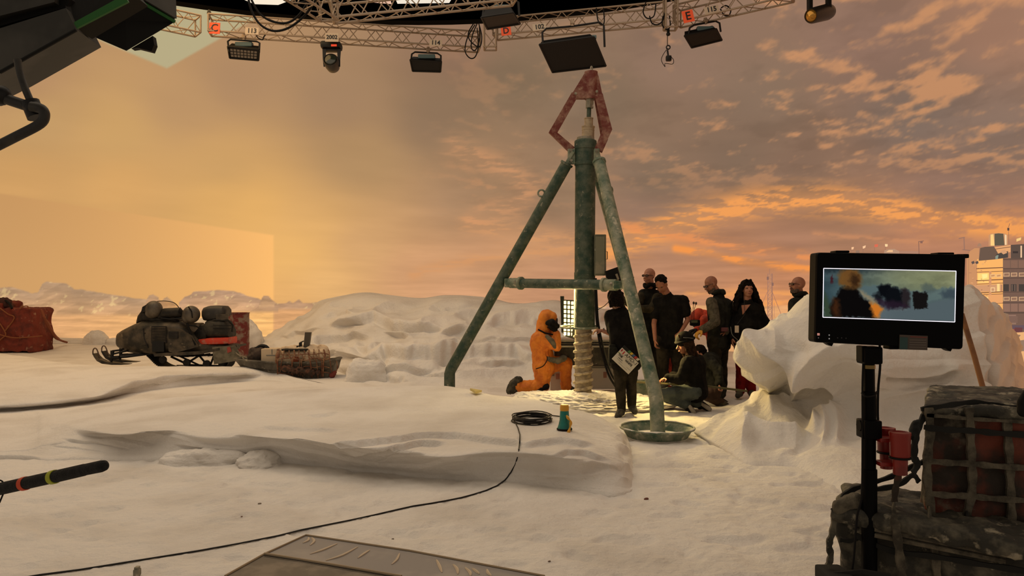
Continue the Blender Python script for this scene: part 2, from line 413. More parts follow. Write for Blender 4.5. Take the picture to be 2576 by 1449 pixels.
# crisp picture elements on the screen surface
_em = {}
def emit(col, s=1.0):
    k = (tuple(col), s)
    if k not in _em:
        m = bpy.data.materials.new('screen_pixels'); m.use_nodes = True; nt = m.node_tree; nt.nodes.clear()
        e = nt.nodes.new('ShaderNodeEmission'); e.inputs[0].default_value = lin(col); e.inputs[1].default_value = s
        o = nt.nodes.new('ShaderNodeOutputMaterial'); nt.links.new(e.outputs[0], o.inputs[0]); m.cycles.emission_sampling = 'NONE'; _em[k] = m
    return _em[k]
def screen_polys(name, items, label, off0=.02):
    """items: (polygon in picture pixels, colour): flat picture patches lying on the curved screen"""
    V = []; Fc = []; MI = []; mats = []
    def clip(P, x, keep):
        out = []
        for (a, b) in zip(P, P[1:]+P[:1]):
            ia, ib = (a[0]-x)*keep >= 0, (b[0]-x)*keep >= 0
            if ia: out.append(a)
            if ia != ib: t = (x-a[0])/(b[0]-a[0]); out.append((x, a[1]+(b[1]-a[1])*t))
        return out
    parts = []
    for i, (poly, col) in enumerate(items):
        x0 = min(q[0] for q in poly); x1 = min(max(q[0] for q in poly), 2640); n_ = max(1, int(math.ceil((x1-x0)/16)))
        for k in range(n_):
            P_ = clip(clip(list(poly), x0+(x1-x0)*k/n_, 1), x0+(x1-x0)*(k+1)/n_, -1) if n_ > 1 else list(poly)
            if len(P_) > 2: parts.append((i, P_, col))
    for i, poly, col in parts:
        m = emit(col)
        if m not in mats: mats.append(m)
        n = len(V); q = np.array(poly, float); h = wall_hit(q[:, 0], q[:, 1], off0+.0012*i)
        V += h.tolist(); Fc.append(tuple(range(n, n+len(poly)))); MI.append(mats.index(m))
    o = mkobj(name, V, Fc, mats, wall); o.data.polygons.foreach_set('material_index', MI)
    if label: o['label'] = label
    return o
def R4(x0, y0, x1, y1, sk=0): return [(x0, y0), (x1, y0+sk), (x1, y1+sk), (x0, y1)]
def line(x0, y0, x1, y1, w):
    dx, dy = x1-x0, y1-y0; L = math.hypot(dx, dy); a, b = -dy/L*w/2, dx/L*w/2
    return [(x0+a, y0+b), (x1+a, y1+b), (x1-a, y1-b), (x0-a, y0-b)]
# lattice mast
it = []
for k in range(11):
    y0 = 690+k*10.5; w0 = 6.0; it.append((line(1937-w0, y0, 1937+w0, y0, 1.4), (176,128,104)))
    it.append((line(1937-w0, y0, 1937+w0, y0+10.5, 1.4), (190,140,112))); it.append((line(1937+w0, y0, 1937-w0, y0+10.5, 1.4), (176,128,104)))
it += [(R4(1930.5,688,1932.5,808), (170,122,100)), (R4(1941,688,1943.5,808), (160,116,98)), (R4(1935,676,1936.5,690), (170,124,102)),
       (R4(1929,696,1934,704), (140,104,92)), (R4(1941,711,1946,719), (140,104,92)), (line(1943,735,1971,806,1.3), (170,118,96)), (line(1930,735,1915,770,1.2), (175,124,100)), (R4(1947,762,1948,798), (190,130,105))]
screen_polys('lattice_mast_picture', it, 'guyed lattice radio mast pictured on the LED wall')
# flags and small cranes above the monitor
it = [([(2142,622),(2148,621),(2147,627),(2142,628)], (250,196,150)), (line(2143,628,2142,635,1), (160,118,98)), ([(2170,620),(2178,617),(2177,623),(2171,626)], (250,200,155)), (line(2171,626,2171,635,1), (150,112,94)),
      ([(2200,615),(2209,614),(2208,621),(2200,622)], (222,110,84)), (line(2200,622,2200,634,1), (150,112,94)), ([(2226,614),(2233,614),(2233,620),(2227,621)], (252,214,160)), (line(2227,620,2227,632,1), (150,112,94)),
      (R4(2153,630,2162,640), (150,118,98)), ([(2223,640),(2225,630),(2234,627),(2250,626),(2262,632),(2262,640)], (186,146,118)), ([(2229,634),(2236,629),(2246,629),(2246,634)], (240,190,140)), (R4(2262,632,2310,640), (178,132,108)),
      (line(2311,607,2312,640,2.2), (150,108,90)), (line(2310,608,2324,606,2.2), (150,108,90)), (R4(2315,607,2321,612), (140,100,86))]
screen_polys('flags_and_crane_picture', it, 'tiny flags and a crane pictured above the monitor on the LED wall')
# research station
def stn():
    it = []; rnd = random.Random(4)
    L0 = (205,140,96); LB = (252,182,104); DK = (120,92,78); DK2 = (92,72,62)
    it.append(([(2431,850),(2432,655),(2438,632),(2452,622),(2478,620),(2480,628),(2576,620),(2700,612),(2700,850)], (178,126,96)))
    it.append(([(2432,850),(2432,650),(2440,632),(2452,624),(2463,624),(2463,850)], (206,146,100)))       # left drum side
    it.append((R4(2458,652,2523,850,-3), LB))                                                              # sunlit face
    it.append((R4(2523,650,2700,850,-4), DK))                                                              # shaded face
    it.append(([(2462,656),(2466,624),(2478,621),(2500,620),(2508,632),(2512,640),(2510,652),(2463,656)], (110,88,74)))
    it.append(([(2502,622),(2542,616),(2542,634),(2512,640)], (232,168,112)))
    it.append((line(2502,627,2542,621,1.6), (130,90,70)))
    it.append(([(2506,640),(2522,634),(2536,632),(2536,648),(2506,652)], (80,72,66))); it.append(([(2515,632),(2528,628),(2534,636),(2524,640)], (216,160,116)))
    it.append(([(2504,645),(2508,642),(2512,642),(2510,652),(2504,652)], (142,150,134)))
    it.append(([(2543,616),(2700,606),(2700,650),(2543,650)], (96,78,68)))
    it.append((R4(2567,618,2571,648), (232,190,150))); it.append((R4(2548,632,2561,637), (64,54,50)))
    # silo
    it.append(([(2487,619),(2487,592),(2492,588),(2512,586),(2530,588),(2535,593),(2535,616)], (206,150,106)))
    it.append(([(2502,618),(2502,588),(2512,587),(2524,588),(2527,617)], (98,88,72))); it.append(([(2492,618),(2492,590),(2499,589),(2502,618)], (254,208,130))); it.append(([(2528,616),(2528,590),(2532,591),(2532,616)], (250,214,168)))
    it.append(([(2458,620),(2460,614),(2464,611),(2468,614),(2470,620)], (170,130,104)))
    it.append((line(2537,572,2540,562,1.2), (130,96,80))); it.append((R4(2534,573,2539,580), (90,70,64))); it.append((line(2537,580,2538,614,1), (140,104,88))); it.append(([(2557,601),(2569,597),(2568,604),(2557,608)], (248,206,130)))
    it.append((line(2425,597,2426,628,2.6), (156,116,98))); it.append((line(2412,600,2427,597,2.4), (156,116,98))); it.append((line(2421,628,2440,630,2), (150,112,96)))
    # floors of the sunlit face
    for k, y in enumerate((676, 685, 706, 715, 737, 742, 765, 783)):
        it.append((line(2456+(k % 2), y, 2523, y-3, 1.5 if k % 2 else 2.4), (128,86,62)))
    it.append((R4(2460,688,2488,705,-1), (255,214,122))); it.append(([(2470,690),(2484,689),(2484,698),(2472,702)], (255,236,150))); it.append((R4(2460,708,2487,712,-1), (255,206,120)))
    it.append((R4(2488,683,2494,742,0), (214,150,104)))
    for x0 in (2491, 2506):
        it.append((R4(x0,690,x0+13,698,-1), (240,190,130))); it.append((R4(x0+2,692,x0+11,696,-1), (206,146,98)))
    it.append((R4(2438,718,2522,735,-3), (214,156,112))); it.append((R4(2508,714,2515,733), (255,216,140))); it.append((R4(2519,716,2520.5,734), (160,112,84)))
    it.append((R4(2492,723,2503,734), (250,206,150))); it.append((R4(2494,725,2501,732), (206,150,110)))
    it.append((R4(2486,742,2522,764,-2), (236,166,106))); it.append((R4(2470,748,2486,752,-1), (255,214,140))); it.append((R4(2474,752,2486,762,-1), (240,180,116)))
    for i in range(26):
        x0 = rnd.uniform(2436, 2486); y0 = rnd.uniform(655, 760); it.append((R4(x0, y0, x0+rnd.uniform(2, 7), y0+rnd.uniform(1, 2.4), rnd.uniform(-1, 1)), rnd.choice([(168,118,86),(232,170,116),(190,134,96)])))
    for x0 in (2443, 2453): it.append(([(x0,659),(x0+7,656),(x0+9,662),(x0+3,665)], (96,82,76)))
    it.append((line(2436,728,2437,650,1.5), (180,130,96)))
    # shaded face: rows of windows and panels
    for r, y0 in enumerate((686, 747)):
        for x0 in (2524, 2543, 2563): it.append((R4(x0,y0,x0+16,y0+10,-.5), (206,164,124))); it.append((R4(x0+2,y0+2,x0+14,y0+8,-.5), (150,112,90)))
    for y0 in (652, 676, 700, 735, 762, 786, 788): it.append((line(2523,y0,2700,y0-2,1.2), (78,62,54)))
    for x0 in (2524, 2543, 2563): it.append((R4(x0,715,x0+14,733), (74,64,58))); it.append((R4(x0,655,x0+17,674), (136,102,84))); it.append((R4(x0,764,x0+17,784), (146,110,92)))
    it.append((R4(2545,716,2547,732), (130,104,88))); it.append((R4(2552,716,2554,732), (130,104,88)))
    it.append((R4(2533,792,2556,816), (150,116,98))); it.append((R4(2537,795,2560,812), (128,98,84))); it.append((R4(2530,803,2534,818), (250,214,160)))
    it.append((R4(2532,818,2700,828), (104,84,90))); it.append((R4(2533,828,2552,838), (176,70,60))); it.append((R4(2552,824,2572,838), (110,66,66))); it.append((R4(2538,830,2541,834), (230,200,180)))
    it.append(([(2531,838),(2700,828),(2700,1000),(2545,1000)], (234,176,118))); it.append(([(2556,846),(2562,842),(2568,843),(2562,850),(2557,852)], (150,116,92)))
    it.append(([(2530,862),(2576,855),(2700,850),(2700,878),(2560,884),(2536,880)], (150,120,98)))
    return it
screen_polys('research_station_picture', stn(), 'sunlit panel-clad polar station pictured at the right of the LED wall')
# ================================================================ ground and sculpted snow
SN = snow_mat()
def ground_np(x, y):
    h = .018*(fbm(x*1.1+3, y*1.1, 3)-.5)*2
    tr = fbm(x*4.2, y*4.2+9, 3); h = h+.022*(tr-.5)*sstep(16, 8, y)+.020*(fbm(x*11, y*13+9, 4, .6)-.5)*sstep(14, 6, y)
    pr = fbm(x*4.6+50+.3*tr, y*6.0+20, 2); h = h-.020*sstep(.60, .78, pr)*sstep(13, 8, y)*sstep(3.6, 4.4, y)
    h = h+np.exp(-(((x-1.2)/1.7)**2+((y-9.6)/1.5)**2))*(.06*fbm(x*4, y*4, 3)+.012*(1-np.abs(2*fbm(x*9, y*9, 2)-1)*2)-.02)        # churned snow near the drill
    h = h+.10*sstep(17, 23, y)
    return h-.012
def ground(x, y): return float(ground_np(np.array([float(x)]), np.array([float(y)]))[0])
s = np.concatenate([np.linspace(-2.2, -.74, 24)[:-1], np.linspace(-.74, .74, 430), np.linspace(.74, 2.2, 24)[1:]])
r = np.concatenate([np.linspace(-4, 2.6, 30)[:-1], 2.6*np.exp(np.linspace(0, math.log(27/2.6), 400))])
RR, SS = np.meshgrid(r, s, indexing='ij')
X = SS*np.maximum(RR+.3, 3.4); Y = RR
fl = np.stack([X, Y, ground_np(X, Y)], -1)
floor = grid_obj('floor', fl, SN); tag(floor, 'trodden artificial snow floor of the film stage', None, None, 'structure')

def cr(P, n, axis=0):
    """Catmull-Rom resample of a control grid along axis"""
    P = np.moveaxis(P, axis, 0); m = P.shape[0]; t = np.linspace(0, m-1, n); i = np.minimum(t.astype(int), m-2); f = (t-i)[(...,)+(None,)*(P.ndim-1)]
    p0 = P[np.maximum(i-1, 0)]; p1 = P[i]; p2 = P[i+1]; p3 = P[np.minimum(i+2, m-1)]
    o = .5*((2*p1)+(p2-p0)*f+(2*p0-5*p1+4*p2-p3)*f*f+(3*p1-p0-3*p2+p3)*f**3)
    return np.moveaxis(o, 0, axis)
def normals(P):
    du = np.gradient(P, axis=1); dv = np.gradient(P, axis=0); n = np.cross(du, dv); n /= np.linalg.norm(n, axis=-1, keepdims=True)+1e-9; return n
def snow_block(name, rows, nu, nv, label, cat, disp=None, parent=None, material=None):
    """rows of control points (world space) lofted into a carved snow surface, displaced along its normal"""
    C = np.array(rows, float); C = np.concatenate([C[:1]+np.array([0, 0, -.22]), C]); P = cr(cr(C, nv, 0), nu, 1)
    if disp is not None:
        N = normals(P); s = np.sign((N[..., 2]).sum()) or 1; P = P+N*s*(disp(P, N*s)*sstep(-.01, .13, P[..., 2]))[..., None]
    c0 = C.reshape(-1, 3).mean(0); c0[2] = 0
    o = grid_obj(name, P, material or SN, loc=tuple(c0))
    if label: tag(o, label, cat)
    return o, P
def strata(amp, fz, fine=.012, wx=.7, thr=.5):
    """layered carving: soft ledges with sharp lips"""
    def f(P, N):
        w = fbm(P[..., 0]*wx, P[..., 1]*wx, 3)*3.2+fbm(P[..., 0]*wx*3, P[..., 2]*5, 2)*.5
        t = P[..., 2]*fz+w; q = t-np.floor(t)
        saw = np.where(q < .78, q/.78, (1-q)/.22)
        side = np.clip(1-np.abs(N[..., 2]), .12, 1)
        br = sstep(.35, .6, fbm(P[..., 0]*1.3+9, P[..., 2]*2.0+P[..., 1], 2))
        return amp*(saw-.5)*side*(.35+.65*br)+fine*(fbm3(P*5, 3)-.5)*2
    return f
def along(spec, cols, f):
    """interpolate spec [(x, ...)] at columns"""
    xs = [q[0] for q in spec]; return [np.interp(cols, xs, [q[k] for q in spec]) for k in range(1, len(spec[0]))]

# --- long flat-topped block in the middle (lip and ledges carved along its front)
cols = np.array([-420, 20, 110, 150, 220, 300, 400, 520, 640, 760, 880, 1000, 1120, 1240, 1340, 1430, 1500, 1545, 1568, 1580, 1588, 1596])
def rowz(spec):   # spec: (px, py, z)
    ys, zz = along(spec, cols, None); return [Z(a, b, c) for a, b, c in zip(cols, ys, zz)]
def rowd(spec):   # spec: (px, py, D)
    ys, dd = along(spec, cols, None); return [W(a, b, c) for a, b, c in zip(cols, ys, dd)]
bot = [(-420,1156,.0),(20,1150,.0),(110,1160,-.02),(220,1158,-.03),(300,1160,-.03),(400,1160,-.03),(560,1168,-.03),(700,1165,-.03),(850,1185,-.03),(950,1192,-.03),(1080,1205,-.03),(1200,1212,-.03),(1320,1222,-.03),(1450,1240,-.03),(1540,1252,-.03),(1570,1248,-.03),(1588,1240,-.03),(1596,1232,-.04)]
b2 = [(-420,1149,.02),(20,1143,.02),(110,1152,.03),(220,1146,.04),(300,1140,.05),(400,1145,.07),(560,1150,.07),(700,1150,.07),(850,1170,.07),(950,1182,.07),(1080,1170,.10),(1200,1172,.12),(1320,1190,.12),(1450,1212,.07),(1540,1222,.06),(1570,1225,.05),(1588,1225,.01),(1596,1226,-.03)]
l1 = [(-420,1144,.03),(20,1138,.03),(110,1140,.05),(220,1120,.08),(300,1110,.12),(400,1102,.16),(520,1092,.19),(640,1110,.18),(760,1130,.18),(880,1148,.17),(1000,1155,.16),(1120,1160,.17),(1240,1150,.20),(1340,1152,.22),(1430,1160,.22),(1500,1172,.17),(1545,1184,.12),(1568,1198,.08),(1580,1208,.03),(1588,1212,.0),(1596,1220,-.04)]
l2 = [(-420,1138,.03),(20,1132,.03),(110,1112,.07),(220,1095,.13),(300,1092,.18),(400,1086,.21),(520,1098,.205),(640,1100,.22),(760,1108,.23),(880,1128,.225),(1000,1136,.22),(1120,1146,.22),(1240,1134,.24),(1340,1138,.255),(1430,1148,.25),(1500,1154,.205),(1545,1164,.16),(1568,1178,.11),(1580,1190,.05),(1588,1200,.0),(1596,1212,-.04)]
tp = [(-420,1126,.03),(20,1120,.03),(110,1080,.09),(150,1068,.14),(220,1080,.19),(300,1090,.215),(400,1082,.235),(520,1072,.24),(640,1094,.25),(760,1104,.26),(880,1118,.26),(1000,1120,.25),(1120,1108,.25),(1240,1108,.26),(1340,1112,.275),(1430,1112,.28),(1500,1120,.235),(1545,1134,.19),(1568,1154,.13),(1580,1175,.07),(1588,1185,.0),(1596,1200,-.04)]
t2 = [(-420,1096,.03),(20,1090,.03),(110,1062,.08),(220,1056,.18),(400,1052,.24),(640,1060,.27),(880,1070,.28),(1120,1066,.275),(1340,1078,.29),(1430,1070,.295),(1500,1082,.25),(1545,1102,.2),(1568,1126,.13),(1580,1148,.06),(1588,1165,.0),(1596,1185,-.04)]
t3 = [(-420,1066,.03),(20,1060,.03),(110,1045,.08),(400,1024,.23),(640,1014,.28),(880,1020,.30),(1120,1020,.30),(1340,1030,.31),(1430,1036,.30),(1500,1052,.27),(1545,1078,.22),(1568,1098,.16),(1580,1122,.08),(1588,1145,.0),(1596,1165,-.04)]
t4 = [(-420,1046,.02),(20,1040,.02),(110,1032,.06),(400,1004,.2),(640,984,.27),(880,976,.31),(1000,972,.325),(1120,972,.33),(1180,985,.31),(1280,1000,.305),(1340,1004,.30),(1430,1028,.26),(1500,1045,.2),(1545,1070,.14),(1568,1090,.08),(1580,1110,.03),(1588,1130,-.02),(1596,1150,-.05)]
mb = [rowz(q) for q in (bot, b2, l1, l2, tp, t2, t3, t4)]
def face_row(k, f):     # rows of the undercut front face between the foot and the lip
    out = []
    for i, (a, b) in enumerate(zip(mb[0], mb[3])):
        zl = b[2]; D = a[1]*(1-f)+max(b[1], a[1]-.25)*f+(.035 if cols[i] < 1100 else .03)*math.sin(PI*f)*min(1, max(zl, 0)/.15); zz = a[2]+(zl-a[2])*f
        out.append(((cols[i]-CX)/F*D, D, zz))
    return out
mb[1] = face_row(1, .3); mb[2] = face_row(2, .7)
back = [tuple(np.array(p)+np.array([0, .3, -.12])) for p in mb[-1]]; back2 = [(p[0], p[1]+.6, -.08) for p in mb[-1]]
ML = [([(820,1121),(900,1116),(1000,1105),(1080,1094),(1150,1094),(1230,1104),(1330,1118)], .045, 7), ([(860,1146),(930,1140),(1000,1124),(1060,1113),(1130,1114)], .045, 7),
 ([(150,1104),(240,1114),(340,1132)], .03, 5), ([(120,1120),(200,1128),(310,1144)], .03, 5), ([(60,1140),(120,1142),(190,1150)], .02, 5), ([(760,1050),(820,1044),(865,1031)], .02, 5), ([(960,1150),(1000,1140),(1080,1146)], .03, 7),
 ([(1300,1122),(1350,1112),(1420,1108),(1500,1124)], .04, 9), ([(1380,1150),(1430,1132),(1480,1136),(1540,1160)], .035, 10), ([(640,1072),(760,1080),(860,1084)], .02, 8), ([(1340,1214),(1420,1222),(1560,1236)], .03, 5), ([(430,1118),(520,1128),(640,1142)], .03, 8)]
def feat(P, C, V, mob=8):
    qx, qy = proj(P); wx = (fbm(qx/60, qy/40, 2)-.5)*mob; wy = (fbm(qx/60+9, qy/40+3, 2)-.5)*mob; d_ = 0
    for pts, a, w in C: d_ = d_+a*np.exp(-(seg_d(qx+wx, qy+wy, pts)/w)**1.3)
    for pts, a, w in V: d_ = d_-a*np.exp(-(seg_d(qx+wx, qy+wy, pts)/w)**2)
    return d_
def ledge(P, L, mob=10, dec=1.0):
    """each line: above it the snow swells out, below it is cut back (a shelf edge)"""
    qx, qy = proj(P); qx = qx+(fbm(qx/70, qy/30, 2)-.5)*mob; qy = qy+(fbm(qx/50+9, qy/30+3, 3)-.5)*mob*.8; d_ = 0
    for pts, a, w in L:
        xs = [q[0] for q in pts]; ys = [q[1] for q in pts]; t = (qy-np.interp(qx, xs, ys))/w; e = min(40, (xs[-1]-xs[0])*.35)
        fade = sstep(xs[0], xs[0]+e, qx)*sstep(xs[-1], xs[-1]-e, qx)
        k = sstep(-.22, .22, t); d_ = d_+a*fade*(.55*np.exp(np.minimum(t, 0)/2.2)*(1-k)-np.exp(-np.maximum(t, 0)/dec)*k)
    return d_
def mb_disp(P, N):
    x, y, z = P[..., 0], P[..., 1], P[..., 2]; ft = ledge(P, ML, 9)
    side = sstep(.95, .5, N[..., 2]); w = fbm(x*.8, y*.8+4, 3)*2.6+fbm(x*2.2, z*6, 2)*.5
    t = z*8.5+w; q = t-np.floor(t); saw = np.where(q < .75, q/.75, (1-q)/.25)
    rd = 1-np.abs(2*fbm(x*1.9+4, y*1.9+z*5, 3)-1)*2.2
    return ft+.018*(saw-.55)*side+.030*(rd-.5)*side*sstep(-.4, .6, x)+.016*(fbm(x*1.7, y*2.2, 3)-.5)+.004*(fbm(x*9, y*9, 2)-.5)
mblk, PB = snow_block('snow_slab', mb+[back, back2], 620, 300, 'long low slab of carved snow with undercut front edge, holding the cable coil', 'snow bank', mb_disp)
# --- left snow bank in front of the snowmobile
cols = np.array([-260, -60, 60, 160, 260, 380, 500, 600, 680, 740, 800, 860])
lb = [rowz(q) for q in (
    [(-260,1060,-.03),(0,1036,-.03),(110,1030,-.03),(260,1006,-.03),(380,985,-.03),(500,970,-.03),(600,962,-.03),(680,960,-.03),(740,966,-.03),(860,980,-.05)],
    [(-260,1052,.0),(0,1029,.0),(110,1025,.0),(260,1002,.01),(380,972,.05),(500,958,.05),(600,950,.05),(680,948,.03),(740,958,.0),(860,978,-.05)],
    [(-260,1040,.10),(0,1018,.08),(110,1012,.09),(260,990,.10),(380,962,.12),(500,946,.13),(600,940,.12),(680,940,.07),(740,952,.02),(860,976,-.05)],
    [(-260,1010,.16),(0,985,.15),(110,975,.16),(260,960,.17),(380,948,.17),(500,936,.17),(600,930,.15),(680,936,.09),(740,950,.03),(860,975,-.05)],
    [(-260,950,.20),(0,935,.20),(110,935,.21),(260,935,.20),(380,930,.19),(500,928,.18),(600,926,.16),(680,934,.10),(740,949,.03),(860,975,-.05)],
    [(-260,880,.20),(0,890,.22),(60,898,.21),(160,914,.20),(260,921,.19),(380,922,.18),(500,925,.17),(600,924,.15),(680,933,.09),(740,948,.03),(860,974,-.05)])]
bk = [tuple(np.array(p)+np.array([0, .7, -.14])) for p in lb[-1]]; bk2 = [(p[0], p[1]+1.2, -.12) for p in lb[-1]]
LBL = [([(-60,1024),(60,1024),(120,1020),(260,1004),(380,980),(460,962)], .015, 8), ([(240,1000),(330,975),(420,955),(520,948),(600,946),(670,944)], .10, 10)]
def lb_disp(P, N):
    return ledge(P, LBL)+.05*(fbm(P[..., 0]*.9, P[..., 1]*1.6, 3)-.5)+.012*(fbm(P[..., 0]*6, P[..., 1]*6, 2)-.5)
snow_block('snow_bank', lb+[bk, bk2], 260, 130, 'smooth warm-lit snow bank in front of the snowmobile', 'snow bank', lb_disp)
# --- big snow hill behind (ledges, boulders at the foot)
cols = np.array([640, 690, 740, 790, 850, 920, 1000, 1060, 1120, 1200, 1300, 1400, 1500, 1600, 1700, 1800])
hr = [rowd([(640,905,17.6),(740,925,15.6),(850,940,14.8),(890,972,12.9),(1000,980,12.3),(1120,984,12.2),(1300,975,12.4),(1500,960,13),(1700,950,13.5),(1800,945,14)]),
      rowd([(640,893,17.8),(740,905,15.9),(850,915,15.0),(905,955,13.1),(1000,955,12.6),(1120,958,12.6),(1300,950,12.9),(1500,935,13.4),(1700,930,13.8),(1800,925,14.2)]),
      rowd([(640,880,18.0),(740,885,16.4),(850,893,15.3),(930,925,13.5),(1000,915,13.1),(1120,905,13.1),(1300,915,13.4),(1500,905,13.8),(1700,900,14.2),(1800,900,14.4)]),
      rowd([(640,877,18.3),(740,870,17.0),(790,868,15.9),(850,875,15.5),(930,895,14.0),(960,885,13.6),(1000,882,13.6),(1120,882,13.6),(1300,884,13.9),(1500,880,14.3),(1700,880,14.6),(1800,880,14.8)]),
      rowd([(640,876,18.6),(740,852,17.6),(790,852,16.6),(850,856,16.2),(930,862,15.5),(1000,872,14.9),(1120,870,14.7),(1300,868,14.9),(1500,868,15.2),(1800,868,15.4)]),
      rowd([(640,875,18.9),(740,840,18.0),(790,834,17.3),(850,832,16.8),(930,838,16.1),(1000,842,15.5),(1120,846,15.3),(1300,840,15.3),(1500,850,15.6),(1640,885,15.8),(1800,905,16)]),
      rowd([(640,874,19.2),(740,822,18.4),(790,810,17.7),(850,802,17.1),(930,806,16.4),(1000,812,15.9),(1120,815,15.7),(1300,812,15.7),(1500,825,16.0),(1600,860,16.2),(1740,895,16.4),(1800,900,16.4)]),
      rowd([(640,873,19.4),(740,818,18.7),(760,802,18.5),(790,796,18.3),(850,785,18.0),(930,785,17.4),(1000,792,17.0),(1120,792,16.8),(1300,790,16.6),(1400,786,16.6),(1500,800,16.8),(1600,840,17),(1740,880,17),(1800,890,17)]),
      rowd([(640,873,19.6),(740,812,19.2),(760,796,19.1),(790,772,19),(850,757,18.8),(905,746,18.6),(960,750,18.4),(1010,757,18.2),(1055,763,18),(1075,753,17.9),(1150,753,17.8),(1230,758,17.8),(1300,769,17.8),(1360,764,17.8),(1420,772,17.8),(1500,784,18),(1560,800,18),(1640,832,18),(1740,866,18),(1800,880,18)]),
      rowd([(640,873,20.2),(740,813,20.2),(760,797,20.2),(790,773,20.2),(850,758,20.4),(905,747,20.2),(960,751,20),(1010,758,20),(1055,764,20),(1075,755,20),(1150,755,20),(1230,760,20),(1300,771,20),(1360,767,20),(1420,773,20),(1500,778,20),(1600,794,20),(1800,817,20)])]
bk = [(p[0], p[1]+1.0, -.1) for p in hr[-1]]
HL = [([(k0, v0-0) for k0, v0 in ((700,846),(740,836),(800,838))], .12, 8), ([(870,822),(920,806),(960,797),(1000,810),(1050,821),(1090,834)], .30, 13), ([(965,834),(1000,832),(1030,842)], .2, 8), ([(790,862),(840,850),(880,843),(930,850)], .22, 9), ([(1105,838),(1140,834),(1180,824)], .24, 12),
 ([(1235,822),(1262,808),(1285,799),(1350,797),(1400,806)], .26, 16), ([(1150,786),(1180,790),(1225,784)], .22, 14), ([(925,905),(950,893),(975,881),(1020,883),(1060,885),(1125,889)], .30, 13), ([(1130,889),(1200,884),(1300,884),(1345,915)], .28, 14),
 ([(970,932),(1010,926),(1050,918),(1085,908)], .16, 8), ([(1215,912),(1260,906),(1310,904)], .16, 9), ([(1120,857),(1200,857),(1340,858)], .10, 4), ([(950,950),(980,938),(1010,946),(1040,962)], .10, 8), ([(760,880),(800,878),(850,888),(900,900)], .16, 10),
 ([(1060,925),(1100,930),(1150,928)], .12, 8), ([(820,795),(870,790),(900,796)], .12, 6), ([(1090,768),(1130,772),(1180,770)], .10, 5), ([(880,868),(920,872),(960,866)], .16, 9), ([(1410,800),(1470,792),(1540,806)], .2, 12), ([(1420,850),(1500,856),(1600,850)], .2, 10)]
def hill_disp(P, N):
    x, y, z = P[..., 0], P[..., 1], P[..., 2]
    rd = 1-np.abs(2*fbm(x*.8+4, z*2+y*.3, 3)-1)*2
    m = sstep(1.42, 1.2, z)
    return .62*ledge(P, [([((x_-q[len(q)//2][0])*1.3+q[len(q)//2][0], y_) for x_, y_ in q], b_, c_) for q, b_, c_ in HL], 24, 2.2)*sstep(1.5, 1.36, z)+.12*(rd-.5)*m+.07*(fbm3(P*1.1, 3)-.5)*m+.02*(fbm3(P*4, 3)-.5)
snow_block('snow_hill', hr+[bk], 520, 330, 'broad layered snow hill rising behind the drill and the sled', 'snow hill', hill_disp)
# --- tall carved snow wall on the right
cols = np.linspace(0, 1, 15)
def rowx(xl, xr, pyl, prof):    # row along normalised s, prof: (s, py, D)
    ys, dd = along(prof, cols, None); return [W(xl+(xr-xl)*a, b, c) for a, b, c in zip(cols, ys, dd)]
rw = [rowx(1756,2640,0,[(0,1092,8.1),(.10,1150,7.0),(.16,1168,6.6),(.26,1155,6.7),(.34,1190,6.2),(.45,1240,5.6),(.6,1300,5.2),(.8,1320,5.3),(.93,1200,6.6),(1,1060,9.5)]),
      rowx(1745,2625,0,[(0,1084,8.15),(.10,1120,7.25),(.16,1135,6.95),(.26,1125,7.0),(.34,1160,6.6),(.45,1190,6.1),(.6,1230,5.8),(.8,1230,5.9),(.93,1150,6.9),(1,1040,9.6)]),
      rowx(1772,2605,0,[(0,1062,8.3),(.10,1060,7.9),(.16,1065,7.7),(.26,1080,7.4),(.34,1110,7.1),(.45,1120,6.9),(.6,1130,6.7),(.8,1130,6.7),(.93,1100,7.2),(1,1020,9.7)]),
      rowx(1880,2590,0,[(0,1012,8.7),(.10,1030,8.1),(.2,1040,7.8),(.3,1050,7.4),(.42,1060,7.2),(.6,1060,7.0),(.8,1060,6.9),(.93,1040,7.4),(1,990,9.7)]),
      rowx(1909,2580,0,[(0,984,8.8),(.10,995,8.3),(.2,1005,8.0),(.3,1010,7.5),(.42,1010,7.3),(.6,1000,7.2),(.8,1000,7.0),(.93,985,7.5),(1,960,9.8)]),
      rowx(1893,2570,0,[(0,960,8.6),(.10,965,8.0),(.2,965,7.7),(.3,960,7.4),(.42,960,7.1),(.6,950,7.2),(.8,950,7.1),(.93,940,7.5),(1,925,9.8)]),
      rowx(1866,2562,0,[(0,932,8.3),(.10,928,7.7),(.2,925,7.5),(.3,910,7.2),(.42,905,7.0),(.6,900,7.1),(.8,900,7.1),(.93,895,7.6),(1,890,9.8)]),
      rowx(1857,2552,0,[(0,900,8.2),(.10,890,7.6),(.2,880,7.5),(.3,865,7.3),(.42,850,7.2),(.6,850,7.3),(.8,850,7.2),(.93,850,7.7),(1,852,9.8)]),
      rowx(1861,2540,0,[(0,875,8.25),(.10,852,7.8),(.2,830,7.7),(.3,805,7.6),(.42,790,7.5),(.6,790,7.5),(.8,780,7.4),(.93,800,7.9),(1,815,9.8)]),
      rowx(1872,2526,0,[(0,864,8.5),(.10,838,8.2),(.17,808,8.1),(.22,770,8.1),(.26,745,8.1),(.31,736,8.0),(.5,720,7.9),(.7,722,7.8),(.84,738,7.8),(.93,764,8.2),(1,786,9.8)]),
      rowx(1880,2522,0,[(0,862,8.9),(.10,836,8.8),(.17,807,8.8),(.22,769,8.8),(.26,744,8.8),(.31,735,8.8),(.5,718,8.8),(.7,721,8.8),(.84,737,8.8),(.93,763,9),(1,784,10)])]
rw[0] = [(p[0], p[1], min(p[2], -.05)) for p in rw[0]]
